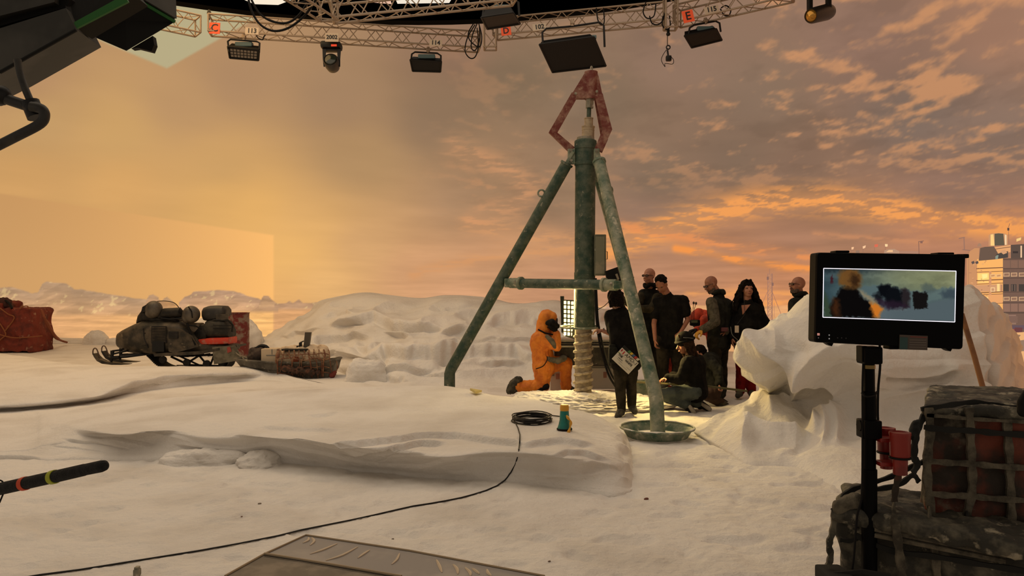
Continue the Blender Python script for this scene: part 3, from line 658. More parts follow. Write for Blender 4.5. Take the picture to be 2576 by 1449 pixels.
bk = [(p[0]*(1+.8/p[1])+.25, p[1]+.8, p[2]-.5) for p in rw[-1]]; bk2 = [(p[0]*(1+.9/p[1])+.3, p[1]+.9, -.1) for p in rw[-1]]
CREST = [([(1868,905),(1890,925),(1922,943),(1940,965),(1943,990),(1925,1012),(1908,1030)], .10, 16),
 ([(1900,872),(1935,893),(1975,915),(2003,940),(2007,965),(2003,985),(1985,1006),(1962,1020),(1940,1027)], .16, 13),
 ([(2155,878),(2100,884),(2053,898),(2013,926)], .16, 15), ([(2013,926),(2042,950),(2080,970),(2102,992),(2110,1023),(2098,1040),(2056,1048),(2050,1078)], .17, 14),
 ([(1890,1068),(1925,1074),(1965,1080),(2004,1078)], .12, 12), ([(1878,1040),(1876,1080),(1866,1120)], .10, 18), ([(1795,1050),(1850,1026),(1900,1012)], .05, 16),
 ([(2080,1050),(2074,1080),(2068,1110)], .08, 9), ([(2110,1040),(2106,1080),(2104,1110)], .07, 9), ([(2004,1080),(2000,1110),(1960,1150)], .08, 18),
 ([(1876,880),(1905,862),(1935,850)], .10, 10), ([(1950,826),(1985,812),(2047,795)], .09, 14), ([(1958,840),(1962,885)], .05, 9), ([(1985,800),(2010,790),(2047,775)], .05, 9),
 ([(2210,935),(2300,938),(2400,925)], .07, 9), ([(2200,975),(2300,978),(2400,968)], .05, 10), ([(2432,745),(2440,860),(2450,1000)], .16, 20), ([(2475,770),(2490,900),(2505,1000)], .05, 9), ([(2515,800),(2530,920),(2545,1010)], .05, 9)]
VALE = [([(1972,938),(1984,965),(1980,990),(1960,1004)], .10, 20), ([(2068,985),(2082,1005),(2070,1025),(2035,1035),(2015,1060)], .13, 22), ([(2040,1090),(2000,1125)], .10, 22),
 ([(1772,1096),(1795,1072),(1825,1045),(1890,1018)], .09, 11), ([(2020,950),(2060,990)], .07, 14), ([(1910,1105),(1960,1110),(2000,1100)], .08, 20), ([(1985,860),(2010,880),(1960,905)], .07, 20),
 ([(2240,948),(2330,950),(2400,942)], .09, 8), ([(2130,930),(2150,1000),(2150,1080)], .10, 40), ([(2250,1040),(2350,1040)], .10, 30), ([(1915,1040),(1935,1050)], .06, 14)]
def rw_disp(P, N):
    qx, qy = proj(P); d_ = 0
    wx = (fbm(qx/50, qy/50, 2)-.5)*14; wy = (fbm(qx/50+9, qy/50+3, 2)-.5)*14
    front = sstep(10.4, 9.2, P[..., 1])
    for pts, a, w in CREST: d_ = d_+a*np.exp(-(seg_d(qx+wx, qy+wy, pts)/w)**1.25)
    for pts, a, w in VALE: d_ = d_-a*np.exp(-(seg_d(qx+wx, qy+wy, pts)/w)**2)
    x, y, z = P[..., 0], P[..., 1], P[..., 2]
    t2 = z*3.4-x*.5+2.0*fbm(x*.7+5, z*.8, 3); q2 = t2-np.floor(t2); s2 = np.where(q2 < .8, q2/.8, (1-q2)/.2)
    rd = 1-np.abs(2*fbm(x*1.8+4, z*2+y, 3)-1)*2
    return .80*d_*front*(1-.6*sstep(880, 800, qy+.35*(qx-1862)))+.05*(s2-.5)+.03*(rd-.5)+.05*(fbm(x*1.5, y*1.5+z*2, 2)-.5)+.004*(fbm3(P*6, 2)-.5)
snow_block('snow_wall', rw+[bk, bk2], 640, 480, 'tall wind-carved snow wall with curving flutes behind the monitor', 'snow wall', rw_disp)
def lump(name, px, py, D, w, h, d, label, cat='snow pile', sharp=.3, seed=0, parent=None, cube=0, n=(90, 46), fine=0):
    """free-standing snow mound / boulder"""
    c = np.array(W(px, py, D)); c[2] = ground(c[0], c[1])-.03
    th = np.linspace(0, 2*PI, n[0], endpoint=False); ph = np.linspace(0, PI/2, n[1])
    T, Q = np.meshgrid(th, ph)
    if cube:
        k = (np.abs(np.cos(T))**cube+np.abs(np.sin(T))**cube)**(-1/cube)
    else: k = 1
    r = np.cos(Q)**(.55 if cube else .9)*k; u = np.stack([r*np.cos(T), r*np.sin(T), np.sin(Q)], -1)
    f = 1+sharp*(fbm3(u*2.2+seed*7.7, 4)-.5)*2+fine*(1-np.abs(2*fbm3(u*11+seed, 3)-1)*4)*(.3+.7*np.sin(Q))
    P = c+u*np.array([w/2, d/2, h])*f[..., None]
    o = grid_obj(name, P, SN, loc=tuple(c), closed=True); tag(o, label, cat); return o
lump('snow_pile', 520, 1160, 6.9, .78, .165, .45, 'loose shovelled snow heap against the front of the long slab', seed=1, sharp=.5)
lump('snow_pile', 655, 1168, 6.75, .42, .13, .4, 'smaller loose heap just right of the shovelled snow heap', seed=2, sharp=.55)
lump('snow_pile', 1468, 1003, 10.1, 2.1, .20, 1.5, 'churned yellow-lit snow mound around the foot of the drill', seed=3, sharp=.55, n=(260, 90), fine=.10)
lump('snow_boulder', 550, 866, 18.6, 2.15, .95, 1.2, 'pale blunt snow boulder behind the snowmobile and barrel', 'snow boulder', .22, seed=4, cube=3.2)
lump('snow_pile', 242, 856, 21.5, .75, .42, .5, 'small rounded snow lump far behind the snowmobile ski', seed=5)
lump('snow_pile', 140, 858, 22, 3.2, .16, .8, 'low snow ridge beside the strap at the left edge of the set', seed=6)
lump('snow_pile', 300, 858, 21.5, .8, .22, .5, 'low snow lump just left of the snowmobile nose', seed=7)
lump('snow_boulder', 925, 925, 13.2, .75, .42, .5, 'rounded snow boulder at the foot of the hill, right of the sled', 'snow boulder', .3, seed=8, cube=3)
lump('snow_pile', 740, 850, 21, 2.2, .22, .7, 'flat snow shelf by the LED wall left of the snow hill', seed=9)
# ================================================================ drill rig
green = mat('worn_green_paint', (33, 60, 47), .65, 0, col2=(92, 98, 82), scale=9, lo=.38, hi=.72, dust=.40, dustcol=(150, 144, 124), bump=.4, bscale=30)
greenp = mat('frosted_green_paint', (60, 88, 70), .65, 0, col2=(140, 142, 122), scale=6, lo=.35, hi=.62, dust=.45, dustcol=(178, 172, 152), bump=.5, bscale=35)
redp = mat('worn_red_paint', (104, 40, 30), .65, 0, col2=(150, 112, 94), scale=9, lo=.45, hi=.7, dust=.42, dustcol=(160, 130, 110), bump=.4, bscale=30)
galv = mat('frosted_metal', (120, 116, 100), .55, .2, col2=(150, 142, 124), scale=10, dust=.45, bump=.3)
frost = mat('snow_caked_steel', (112, 100, 82), .8, 0, col2=(150, 136, 112), scale=9, lo=.4, hi=.6, dust=.4, dustcol=(175, 162, 138), bump=.5, bscale=30)
frost2 = mat('snow_caked_flight', (176, 162, 136), .85, 0, col2=(140, 126, 102), scale=12, bump=.6, bscale=25)
ivory = mat('ivory_sleeve', (168, 150, 122), .6, 0, col2=(140, 122, 98), scale=12)
black = mat('black_plastic', (14, 14, 14), .5, 0, spec=.3)
blackr = mat('black_rubber', (16, 15, 15), .75, 0, spec=.2)
DD = 10.1; KX = DD/F
drill = thing('ice_drill', 'tall green tripod ice drill with red lifting head standing in the middle of the set', 'drill', W(1468, 996, DD))
def V_(px, py, D=DD): return Vector(W(px, py, D))
def colr(name, y0, y1, r0, r1, m, x0=1472, x1=1468, par=None, n=28, prof=None):
    a, b = V_(x0, y0), V_(x1, y1); g = G()
    if prof: g.tube([a.lerp(b, t) for t, _ in prof], [q for _, q in prof], n)
    else: g.tube([a, b], [r0, r1], n)
    return g.build(name, m, par or drill, True)
col_ = colr('column', 352, 828, .14, .14, green, 1473, 1470, prof=[(0,.118),(.006,.146),(.012,.15),(.05,.15),(.052,.142),(.12,.142),(.122,.148),(.135,.148),(.137,.136),(.70,.136),(.702,.141),(.99,.141),(1,.12)])
# auger
a, b = V_(1467, 826), V_(1467, 1004); g = G(); g.tube([a, b], [.112, .112], 24)
shaft = g.build('auger_shaft', frost, drill, True)
g = G(); turns = 8.3; n = 200; H = []; T = []
for i in range(n):
    t = i/(n-1); w = 2*PI*turns*t; c = a.lerp(b, .06+.9*t); H.append(c+Vector((math.cos(w)*.112, -math.sin(w)*.112, 0)))
rr = [.022*(1+.35*math.sin(i*1.7)*math.sin(i*.53)) for i in range(n)]
g.tube(H, rr, 6); g.build('auger_flight', frost2, drill, True)
# top
colr('top_flange', 346, 354, .118, .118, galv, 1473, 1473)
colr('sleeve', 318, 350, .086, .09, ivory, 1480, 1479, prof=[(0,.088),(.05,.09),(.1,.084),(.3,.082),(.32,.086),(.34,.082),(.9,.084),(1,.088)])
colr('upper_sleeve', 297, 320, .06, .06, ivory, 1481, 1481, prof=[(0,.062),(.1,.062),(.12,.057),(1,.058)])
colr('rod', 268, 300, .03, .03, green, 1482, 1481)
colr('coupler', 243, 272, .058, .056, galv, 1484, 1483, n=6)
# red head: plate + three bent arms
hd = G(); t1 = [V_(1467,190,DD-.05), V_(1471,183,DD-.05), V_(1502,182,DD-.05), V_(1506,192,DD-.05), V_(1515,236,DD-.05), V_(1508,246,DD-.05), V_(1436,246,DD-.05), V_(1440,234,DD-.05)]
hd.prism(t1, (0, .1, 0)); head_ = hd.build('lifting_head', redp, drill)
g = G(); g.tube([V_(1487, 181), V_(1487, 250)], [.088, .088], 20, True); g.build('head_barrel', redp, head_, True)
g = G(); g.tube(arc_pts(V_(1488, 174), .038, 0, 2*PI, 17, (.3, 0, 0), (0, 0, 1))[:-1], .009, 6, closed=True); g.build('lifting_eye', galv, head_, True)
for (x, y) in ((1448, 236), (1501, 231)):
    g = G(); g.lathe(V_(x, y, DD-.1), [(.018, 0), (.018, .03), (0, .031)], 10, (0, -1, 0)); g.build('bolt', galv, head_, True)
def bar(pts, w, dpt, D0, D1=None):
    g = G(); Ds = [D0+(((D1 if D1 else D0)-D0)*i/(len(pts)-1)) for i in range(len(pts))]; P = [V_(x, y, D) for (x, y), D in zip(pts, Ds)]
    L = []; R_ = []
    for i in range(len(P)):
        t = (P[min(i+1, len(P)-1)]-P[max(i-1, 0)]); t.y = 0; t.normalize(); nrm = Vector((t.z, 0, -t.x)); k = 1.18 if 0 < i < len(P)-1 else 1
        L.append(P[i]+nrm*w/2*k); R_.append(P[i]-nrm*w/2*k)
    for i in range(len(P)-1):
        q = [L[i], L[i+1], R_[i+1], R_[i]]; g.prism([p-Vector((0, dpt/2, 0)) for p in q], (0, dpt, 0))
    return g
bar([(1446,238),(1391,334),(1439,378)], .095, .07, DD-.03, DD+.03).build('arm', redp, drill)
bar([(1506,238),(1528,326),(1505,378)], .105, .03, DD-.16, DD-.18).build('arm', redp, drill)
bar([(1500,240),(1521,352),(1508,382)], .075, .03, DD+.12, DD+.15).build('arm', redp, drill)
for k, (x0, x1, D) in enumerate(((1428, 1447, DD-.02), (1494, 1508, DD-.2))):
    g = G(); g.rbox((V_(x0, 394, D)+V_(x1, 394, D))/2, ((x1-x0)*KX, .06, .205), None, .012); br = g.build('bracket', greenp, drill)
    for y in (379, 404):
        g = G(); g.lathe(V_((x0+x1)/2+(-1 if k == 0 else 0), y, D-.03), [(.02, 0), (.02, .02), (0, .021)], 10, (0, -1, 0)); g.build('bolt', galv, br, True)
# legs
def leg(pts, m, eye=None, frames=None):
    P = [V_(*p) for p in pts]; g = G(); path = []
    for i, p in enumerate(P):
        if 0 < i < len(P)-1: path += [p+(P[i-1]-p).normalized()*.03, p+(P[i+1]-p).normalized()*.03]
        else: path.append(p)
    t = (P[1]-P[0]).normalized(); path = [path[0], path[0]+t*.03, path[0]+t*.032]+path[1:]
    g.tube(path, [.088, .088, .077]+[.077]*(len(path)-4)+[.079], 20); o = g.build('leg', m, drill, True)
    g = G(); g.rbox(P[0]-t*.07, (.06, .05, .2), (t*-1).to_track_quat('Z', 'Y').to_matrix(), .01); g.build('knuckle', greenp, o)
    if eye:
        (x, y, D, ang) = eye; c = V_(x, y, D); g = G()
        g.tube(arc_pts(c, .045, 0, 2*PI, 17, Vector((math.cos(ang), math.sin(ang), 0)), (0, 0, 1))[:-1], .013, 8, closed=True); g.build('eyelet', greenp, o, True)
    return o
leg([(1427,410,10.08),(1131,935,10.6),(1131,1012,10.62)], green, (1362, 486, 10.15, 0))
leg([(1507,405,9.85),(1651,1003,8.2),(1655,1092,8.1)], greenp, (1536, 479, 9.6, .9))
leg([(1498,412,10.25),(1648,972,11.7),(1648,988,11.75)], greenp)
# crossbar with clamped sleeves
A = V_(1284, 712, 10.25); B = V_(1552, 717, 9.15); t = (B-A).normalized()
g = G(); g.tube([A+t*.1, B-t*.12], [.063, .063], 20); cb = g.build('crossbar', green, drill, True)
for p, s, m in ((A, 1, greenp), (B, -1, greenp)):
    g = G(); g.tube([p, p+t*s*.16, p+t*s*.165, p+t*s*.2, p+t*s*.205], [.07, .07, .088, .088, .066], 18); sl = g.build('sleeve', m, cb, True)
    g = G(); g.lathe(p+t*s*.09+Vector((0, -.065, .01)), [(.025, 0), (.025, .025), (0, .03)], 10, (0, -1, 0)); g.build('bolt', galv, sl, True)
g = G(); g.rbox(B+t*.03+Vector((0, -.02, 0)), (.16, .17, .1), None, .015); g.build('clamp', greenp, cb)
g = G(); g.rbox(A-t*.03+Vector((0, 0, 0)), (.12, .12, .12), None, .015); g.build('clamp', greenp, cb)
# control box, hoop, cables
g = G(); g.rbox((V_(1497, 642, 9.98)+V_(1521, 642, 9.98))/2, (.15, .16, .54), None, .012); bx = g.build('control_box', mat('grey_green_box', (96, 98, 80), .6, .1, col2=(120, 118, 98), scale=7, dust=.4), drill)
g = G(); g.rbox((V_(1500, 642, 9.89)+V_(1519, 642, 9.89))/2, (.115, .012, .49), None, .004); g.build('door', mat('grey_green_door', (118, 118, 98), .6, .1, col2=(140, 134, 112), scale=7), bx)
g = G(); p = V_(1523, 633, 9.93); q = V_(1523, 652, 9.93); g.tube([p, p+Vector((.025, 0, 0)), q+Vector((.025, 0, 0)), q], .006, 6); g.build('handle', black, bx, True)
c = V_(1458, 822, 10.05); g = G(); g.tube([c+Vector((math.cos(w)*.255, math.sin(w)*.255-.05, .012*math.sin(w))) for w in np.linspace(0, 2*PI, 41)[:-1]], .013, 8, closed=True); g.build('hoop', greenp, drill, True)
for k, dx in enumerate((0, 6)):
    g = G(); g.tube(smooth_pts([V_(1497+dx*.3, 700, 9.92), V_(1499+dx*.4, 760, 9.9), V_(1501+dx*.6, 810, 9.88), V_(1508+dx, 860, 9.85), V_(1519+dx, 905, 9.82), V_(1532+dx*1.3, 945, 9.8), V_(1550+dx*2, 975, 9.9)], 6), .014, 8); g.build('hose', blackr, drill, True)
# foot pan with snow
pc = np.array(Z(1653, 1086, .05)); g = G()
g.lathe(tuple(pc+np.array([0, 0, -.075])), [(0, 0), (.30, 0), (.36, .10), (.385, .125), (.39, .125), (.392, .118), (.36, .085), (.352, .075), (.30, .018), (0, .018)][:6]+[(.375, .118), (.35, .10), (.29, .02), (0, .02)], 48)
g.tube([tuple(pc+np.array([math.cos(a)*.383, math.sin(a)*.383, .047])) for a in np.linspace(0, 2*PI, 61)[:-1]], .012, 8, closed=True); pan = g.build('drill_foot_pan', greenp, None, True, loc=tuple(pc)); tag(pan, 'shallow round green steel pan under the near leg of the drill', 'pan')
g = G(); g.tube([tuple(pc+np.array([math.cos(a)*.385, math.sin(a)*.385, .052+.004*math.sin(a*9)])) for a in np.linspace(0, 2*PI, 61)[:-1]], .008, 6, closed=True); g.build('snowy_rim', SN, pan, True)
g = G(); g.lathe(tuple(pc+np.array([0, 0, -.06])), [(.31, -.008), (.325, .01), (.27, .03), (.15, .035), (.06, .05), (0, .05)], 36); g.build('snow_fill', SN, pan, True)

# ================================================================ lit lamp panel, case, white boxes by the drill
warm_led = mat('lit_lamp_cell', (255, 236, 170), .4, em=(255, 226, 150), ems=2.6)
lp = thing('panel_lamp', 'lit multi-cell lamp panel with black frame glowing yellow behind the drill column', 'lamp', W(1445, 985, 10.45))
def P3(x, y): return V_(x, y+(x-1413)*.16*(1 if y > 800 else .1), 10.42-(x-1413)*.0012)
g = G(); fr = [V_(1410,745,10.44), V_(1419,745,10.44), V_(1419,754,10.44), V_(1478,757,10.38), V_(1478,860,10.38), V_(1446,854,10.40), V_(1422,846,10.43), V_(1413,836,10.44)]
g.prism(fr, (0, .07, 0)); g.build('housing', black, lp)
for r_ in range(8):
    for c_ in range(6):
        x = 1421.5+c_*9.2; y = 761+r_*11.2+c_*.7
        g = G(); g.rbox(V_(x, y, 10.425-.005*c_), (.034, .012, .046), None, .008); g.build('cell', warm_led, lp)
g = G(); g.tube([V_(1452, 850, 10.5), V_(1452, 992, 10.5)], .02, 8); g.build('stand', black, lp, True)
ccase = thing('equipment_case', 'wide dark metal case with silver lid strips standing on white boxes behind the drill', 'case', W(1480, 918, 11.3))
cd = mat('dark_case', (56, 52, 44), .5, .2, col2=(84, 78, 64), scale=8, dust=.35); sil = mat('brushed_silver', (150, 146, 134), .35, .7)
c = V_(1478, 886, 11.4); g = G(); g.rbox(c+Vector((0, .15, -.02)), (1.02, .5, .34), None, .02); g.build('body', cd, ccase)
for y, m, h in ((856, sil, .03), (863, cd, .03), (870, sil, .03)):
    g = G(); g.rbox(V_(1478, y, 11.12)+Vector((0, .17, 0)), (1.05, .56, h), None, .008); g.build('lid_strip', m, ccase)
for k in range(6):
    g = G(); g.rbox(V_(1405+k*28, 905, 11.27), (.02, .03, .09), None, .005); g.build('rib', cd, ccase)
wb = mat('white_card', (205, 196, 180), .7); lbl = mat('label_grey', (120, 116, 108), .7); lbr = mat('label_rust', (170, 120, 100), .7)
for k, (x0, x1, y0, y1, D, lab) in enumerate(((1384,1416,928,983,11.45,'narrow white box with small stickers under the left end of the case'),(1487,1552,921,979,11.55,'wide white box under the right end of the case behind the hoses'))):
    o = thing('white_box', lab, 'box', W((x0+x1)/2, y1, D)); sc = D/F; g = G()
    g.rbox(V_((x0+x1)/2, (y0+y1)/2, D)+Vector((0, .2, 0)), ((x1-x0)*sc, .4, (y1-y0)*sc), None, .01); g.build('carton', wb, o)
    g = G(); g.box(V_(x0+6 if k == 0 else x1-30, y0+12 if k == 0 else y0+22, D-.006), (.05, .008, .07 if k == 0 else .09)); g.build('sticker', lbl if k == 0 else lbr, o)
    if k == 0: g = G(); g.box(V_(x0+19, y0+19, D-.006), (.055, .008, .085)); g.build('sticker', lbr, o)
    g = G(); g.box(V_((x0+x1)/2, y0+4, D-.005), ((x1-x0)*sc*.98, .012, .012)); g.build('lid_edge', lbl, o)
# green baseboard box and pole behind the drill on the ground
g = G(); g.rbox(V_(1622, 975, 10.6), (.42, .25, .2), None, .02); o = g.build('green_trunk', greenp, None, loc=W(1622, 993, 10.6)); tag(o, 'low frosted green trunk on the snow behind the near drill leg', 'trunk')
g = G(); g.tube([V_(1600, 961, 10.2), V_(1700, 967, 9.95), V_(1782, 972, 9.85), V_(1880, 984, 9.8)], .014, 8); o = g.build('boom_pole', mat('olive_pole', (92, 84, 44), .5), None, True, loc=W(1740, 972, 10)); tag(o, 'long thin olive boom pole lying across behind the kneeling person', 'pole')
# ================================================================ people
skin = mat('skin', (150, 98, 74), .55, 0, col2=(136, 86, 64), scale=12)
skin2 = mat('fair_skin', (164, 112, 88), .55, 0, col2=(150, 98, 76), scale=12)
tee = mat('black_cotton', (17, 16, 15), .9, 0, col2=(26, 24, 22), scale=9, spec=.1)
vest = mat('dark_quilted_vest', (28, 28, 25), .85, 0, col2=(40, 40, 35), scale=9, spec=.1)
grey_s = mat('grey_knit', (84, 78, 66), .9, 0, col2=(64, 60, 50), scale=22, spec=.1)
olive = mat('olive_jacket', (56, 50, 36), .85, 0, col2=(40, 36, 26), scale=12, spec=.1)
trous = mat('dark_trousers', (34, 31, 25), .85, 0, col2=(50, 45, 36), scale=7, spec=.1)
jeans = mat('grey_denim', (74, 80, 78), .85, 0, col2=(58, 64, 64), scale=9, spec=.1)
redt = mat('dark_red_trousers', (112, 22, 18), .8, 0, col2=(84, 14, 12), scale=9, spec=.1)
orsuit = mat('orange_suit', (224, 132, 34), .7, 0, col2=(198, 104, 26), scale=7, dust=.36, dustcol=(214, 160, 100), bump=.4, bscale=12)
orpat = mat('grey_patch', (78, 74, 62), .8, 0, col2=(104, 98, 82), scale=12)
redsuit = mat('red_orange_suit', (196, 62, 26), .75, 0, col2=(150, 44, 20), scale=8)
hair_m = mat('dark_hair', (16, 11, 9), .85, 0, col2=(26, 18, 13), scale=40, spec=.1)
hair_b = mat('brown_hair', (48, 32, 21), .8, 0, col2=(30, 20, 14), scale=40, spec=.1)
beard_m = mat('grey_beard', (60, 44, 36), .8, 0, col2=(92, 74, 62), scale=60)
glass_m = mat('spectacle_frame', (20, 14, 12), .4)
lens_m = mat('spectacle_lens', (70, 46, 36), .15)
eye_m = mat('eye', (30, 20, 16), .2); lip_m = mat('lips', (132, 70, 58), .5)
boot = mat('boot_leather', (44, 42, 34), .8, 0, col2=(78, 72, 56), scale=12, bump=.4); sole_m = mat('pale_sole', (150, 142, 128), .8)
glove_y = mat('yellow_glove', (190, 140, 50), .8, 0, col2=(150, 104, 40), scale=18)
def frame(fwd, up=(0, 0, 1)):
    f = Vector(fwd).normalized(); u = Vector(up); r = f.cross(u).normalized(); u = r.cross(f).normalized()
    return Matrix((r, f, u)).transposed()      # columns: right, forward, up
def hand(g, w, d, nrm, curl=.5, side=1, k=1.0):
    d = Vector(d).normalized(); n = Vector(nrm); n = (n-d*n.dot(d)).normalized(); s = d.cross(n)*side
    for q in (-.026, -.009, .009, .026): g.cap(w+s*q*k*.7, w+d*.075*k+s*q*k, .0135*k, .0125*k)
    for q, L in ((-.029, .062), (-.010, .074), (.010, .080), (.029, .070)):
        b = w+d*.08*k+s*q*k; a1 = curl*.9; a2 = curl*2.1
        m = b+(d*math.cos(a1)+n*math.sin(a1))*L*.5*k; e = m+(d*math.cos(a2)+n*math.sin(a2))*L*.5*k
        g.chain([b, m, e], [.0098*k, .0088*k, .007*k])
    b = w+d*.02*k+s*.028*k; m = b+(d*.6+s*.7+n*.3).normalized()*.04*k; e = m+(d*.9+n*.5+s*.05).normalized()*.032*k
    g.chain([b, m, e], [.0135*k, .0115*k, .009*k])
def head_shapes(g, c, R, k=1.0):
    def q(x, y, z): return c+R @ Vector((x*k, y*k, z*k))
    g.ell(q(0, -.014, .035), (.076*k, .096*k, .088*k), R, 20, 14); g.ell(q(0, .02, -.03), (.064*k, .070*k, .088*k), R, 18, 12)
    g.ell(q(0, .048, -.088), (.036*k, .034*k, .026*k), R); g.cap(q(0, .086, .012), q(0, .113, -.026), .008*k, .0145*k)
    for s in (-1, 1):
        g.ell(q(s*.078, -.008, -.008), (.010*k, .02*k, .032*k), R); g.cap(q(s*.012, .082, .026), q(s*.05, .064, .022), .012*k, .01*k)
        g.ell(q(s*.038, .055, -.035), (.024*k, .026*k, .028*k), R); g.ell(q(s*.012, .1, -.03), (.009*k, .01*k, .008*k), R)
        g.cap(q(0, .09, -.064), q(s*.02, .082, -.066), .0085*k, .006*k)
    return q
def person(label, base, J, top, low, head_dir, head_up=(0, 0, 1), sk=None, sleeve=1.0, topr=1.0, legr=1.0, hands=None, hair=None, shoes=boot, glasses=False, beard=None, vox=.0085, hem=.0, vest_m=None, hk=1.0, gloves=None, foldn=.006, solem=None, collar=None, slv_m=None):
    sk = sk or skin; J = {a: Vector(b) for a, b in J.items()}; root = thing('person', label, 'person', base)
    R = frame(head_dir, head_up); g = G()
    q = head_shapes(g, J['head'], R, hk)
    g.cap(J['head']+R @ Vector((0, -.02, -.05)), J['neck'], .055, .058)
    sh = (J['ls']+J['rs'])/2; hp = (J['lh']+J['rh'])/2; wv = (J['rs']-J['ls']); wv = wv.normalized() if wv.length > .05 else Vector((1, 0, 0))
    hv = (J['rh']-J['lh']); hv = hv.normalized() if hv.length > .03 else wv
    wa = sh.lerp(hp, .62) if 'waist' not in J else J['waist']
    # trunk (under the clothes)
    for s in (-1, 1):
        g.chain([sh+wv*s*.05-(sh-hp).normalized()*.06, wa+wv*s*.045, hp+hv*s*.05], [.095, .085, .09])
    g.cap(J['neck'], sh, .05, .07)
    for a in 'lr':
        g.chain([J[a+'s'], J[a+'e'], J[a+'w']], [.046, .037, .026])
        g.chain([J[a+'h'], J[a+'k'], J[a+'a']], [.07, .05, .036]); g.cap(J[a+'a'], J[a+'t'], .032, .026)
        hd_ = (hands or {}).get(a)
        if hd_ is not None and gloves is None: hand(g, J[a+'w'], hd_[0], hd_[1], hd_[2], hd_[3] if len(hd_) > 3 else 1)
    body = remesh('body', g, vox, sk, root, 4)
    # eyes, lips
    for s in (-1, 1):
        e = G(); e.ell(q(s*.031, .0765, .008), (.0145, .008, .0085), R, 10, 7); e.build('eye', eye_m, body, True)
    e = G(); e.cap(q(-.022, .093, -.066), q(.022, .093, -.066), .006, .006); e.build('lips', lip_m, body, True)
    # upper garment
    g = G(); t = topr
    for s in (-1, 1):
        g.chain([sh+wv*s*.075-(sh-hp).normalized()*.05, wa+wv*s*.065, hp+hv*s*.068+(hp-sh).normalized()*hem], [.118*t, .108*t, .12*t])
    g.cap(sh-wv*.12, sh+wv*.12, .085*t, .085*t); g.cap(J['neck'].lerp(sh, .35), sh, .068*t, .09*t)
    g.chain([sh-(sh-hp).normalized()*.08, wa, hp], [.125*t, .11*t, .12*t])
    slv = G()
    for a in 'lr':
        dst = slv if slv_m else g
        if sleeve >= 1: dst.chain([J[a+'s'], J[a+'e'], J[a+'e'].lerp(J[a+'w'], .93)], [.072*t, .056*t, .046*t])
        else: dst.chain([J[a+'s'], J[a+'s'].lerp(J[a+'e'], sleeve)], [.078*t, .066*t])
    jk = remesh('jacket' if sleeve >= 1 else 't_shirt', g, .0105, top, root, 6, foldn)
    if slv_m: remesh('sleeves', slv, .0105, slv_m, root, 5, foldn)
    # trousers
    g = G(); t = legr
    for s, a in ((-1, 'l'), (1, 'r')):
        g.chain([hp+hv*s*.055, J[a+'h']], [.118, .105*t]); g.chain([J[a+'h'], J[a+'k'], J[a+'k'].lerp(J[a+'a'], .97)], [.102*t, .072*t, .058*t])
    remesh('trousers', g, .0105, low, root, 5, foldn)
    # shoes
    for a in 'lr':
        g = G(); d = (J[a+'t']-J[a+'a']); d.z *= .5
        g.cap(J[a+'a'], J[a+'a']+(J[a+'t']-J[a+'a'])*.05-Vector((0, 0, .03)) if abs(J[a+'a'].z-J[a+'t'].z) < .3 else J[a+'a'], .05, .047)
        g.chain([J[a+'a'].lerp(J[a+'t'], .05), J[a+'a'].lerp(J[a+'t'], .55), J[a+'t']], [.05, .047, .04])
        so = remesh('shoe', g, .011, shoes, root, 3)
        if solem:
            g = G(); n_ = Vector(solem[1]).normalized(); g.chain([J[a+'a'].lerp(J[a+'t'], -.1)+n_*.035, J[a+'a'].lerp(J[a+'t'], .5)+n_*.034, J[a+'t']+n_*.03], [.026, .028, .03]); remesh('sole', g, .009, solem[0], so, 2)
    if gloves:
        for a in 'lr':
            hd_ = (hands or {}).get(a)
            if hd_ is not None:
                g = G(); g.cap(J[a+'w'].lerp(J[a+'e'], .15), J[a+'w'], .042, .036); hand(g, J[a+'w'], hd_[0], hd_[1], hd_[2], hd_[3] if len(hd_) > 3 else 1, 1.25); remesh('glove', g, .0075, gloves, root, 2)
    if collar:
        g = G(); g.tube([J['neck']+R @ Vector((0, 0, 0))+Vector((math.cos(w)*.085, math.sin(w)*.085, .02+.02*math.sin(w*3))) for w in np.linspace(0, 2*PI, 19)[:-1]], .03, 8, closed=True); g.build('collar', collar, root, True)
    # hair
    if hair in ('short', 'curly'):
        g = G(); rnd = random.Random(len(label)); n = 60 if hair == 'short' else 95; hm = hair_m
        g.ell(q(0, -.028, .05), (.083, .092, .085), R, 20, 14)
        for i in range(n):
            th = rnd.uniform(0, 2*PI); ph = rnd.uniform(-.3 if hair == 'short' else -.85, PI/2); x, y, z = math.cos(ph)*math.cos(th), math.cos(ph)*math.sin(th), math.sin(ph)
            if y > .3 and z < .55: continue
            if z < -.3 and y > -.1: continue
            r = rnd.uniform(.016, .024) if hair == 'short' else rnd.uniform(.02, .036)
            g.ell(q(x*.078, -.02+y*.09, .042+z*.082), (r, r, r), None, 8, 6)
        if hair == 'curly':
            for i in range(70):
                th = rnd.uniform(PI, 2*PI); g.ell(q(math.cos(th)*.078, -.02+math.sin(th)*.085, rnd.uniform(-.10, .05)), (.026, .026, .026), None, 8, 6)
        remesh('hair', g, .008, hm, body, 2, .006 if hair == 'curly' else .003, 40)
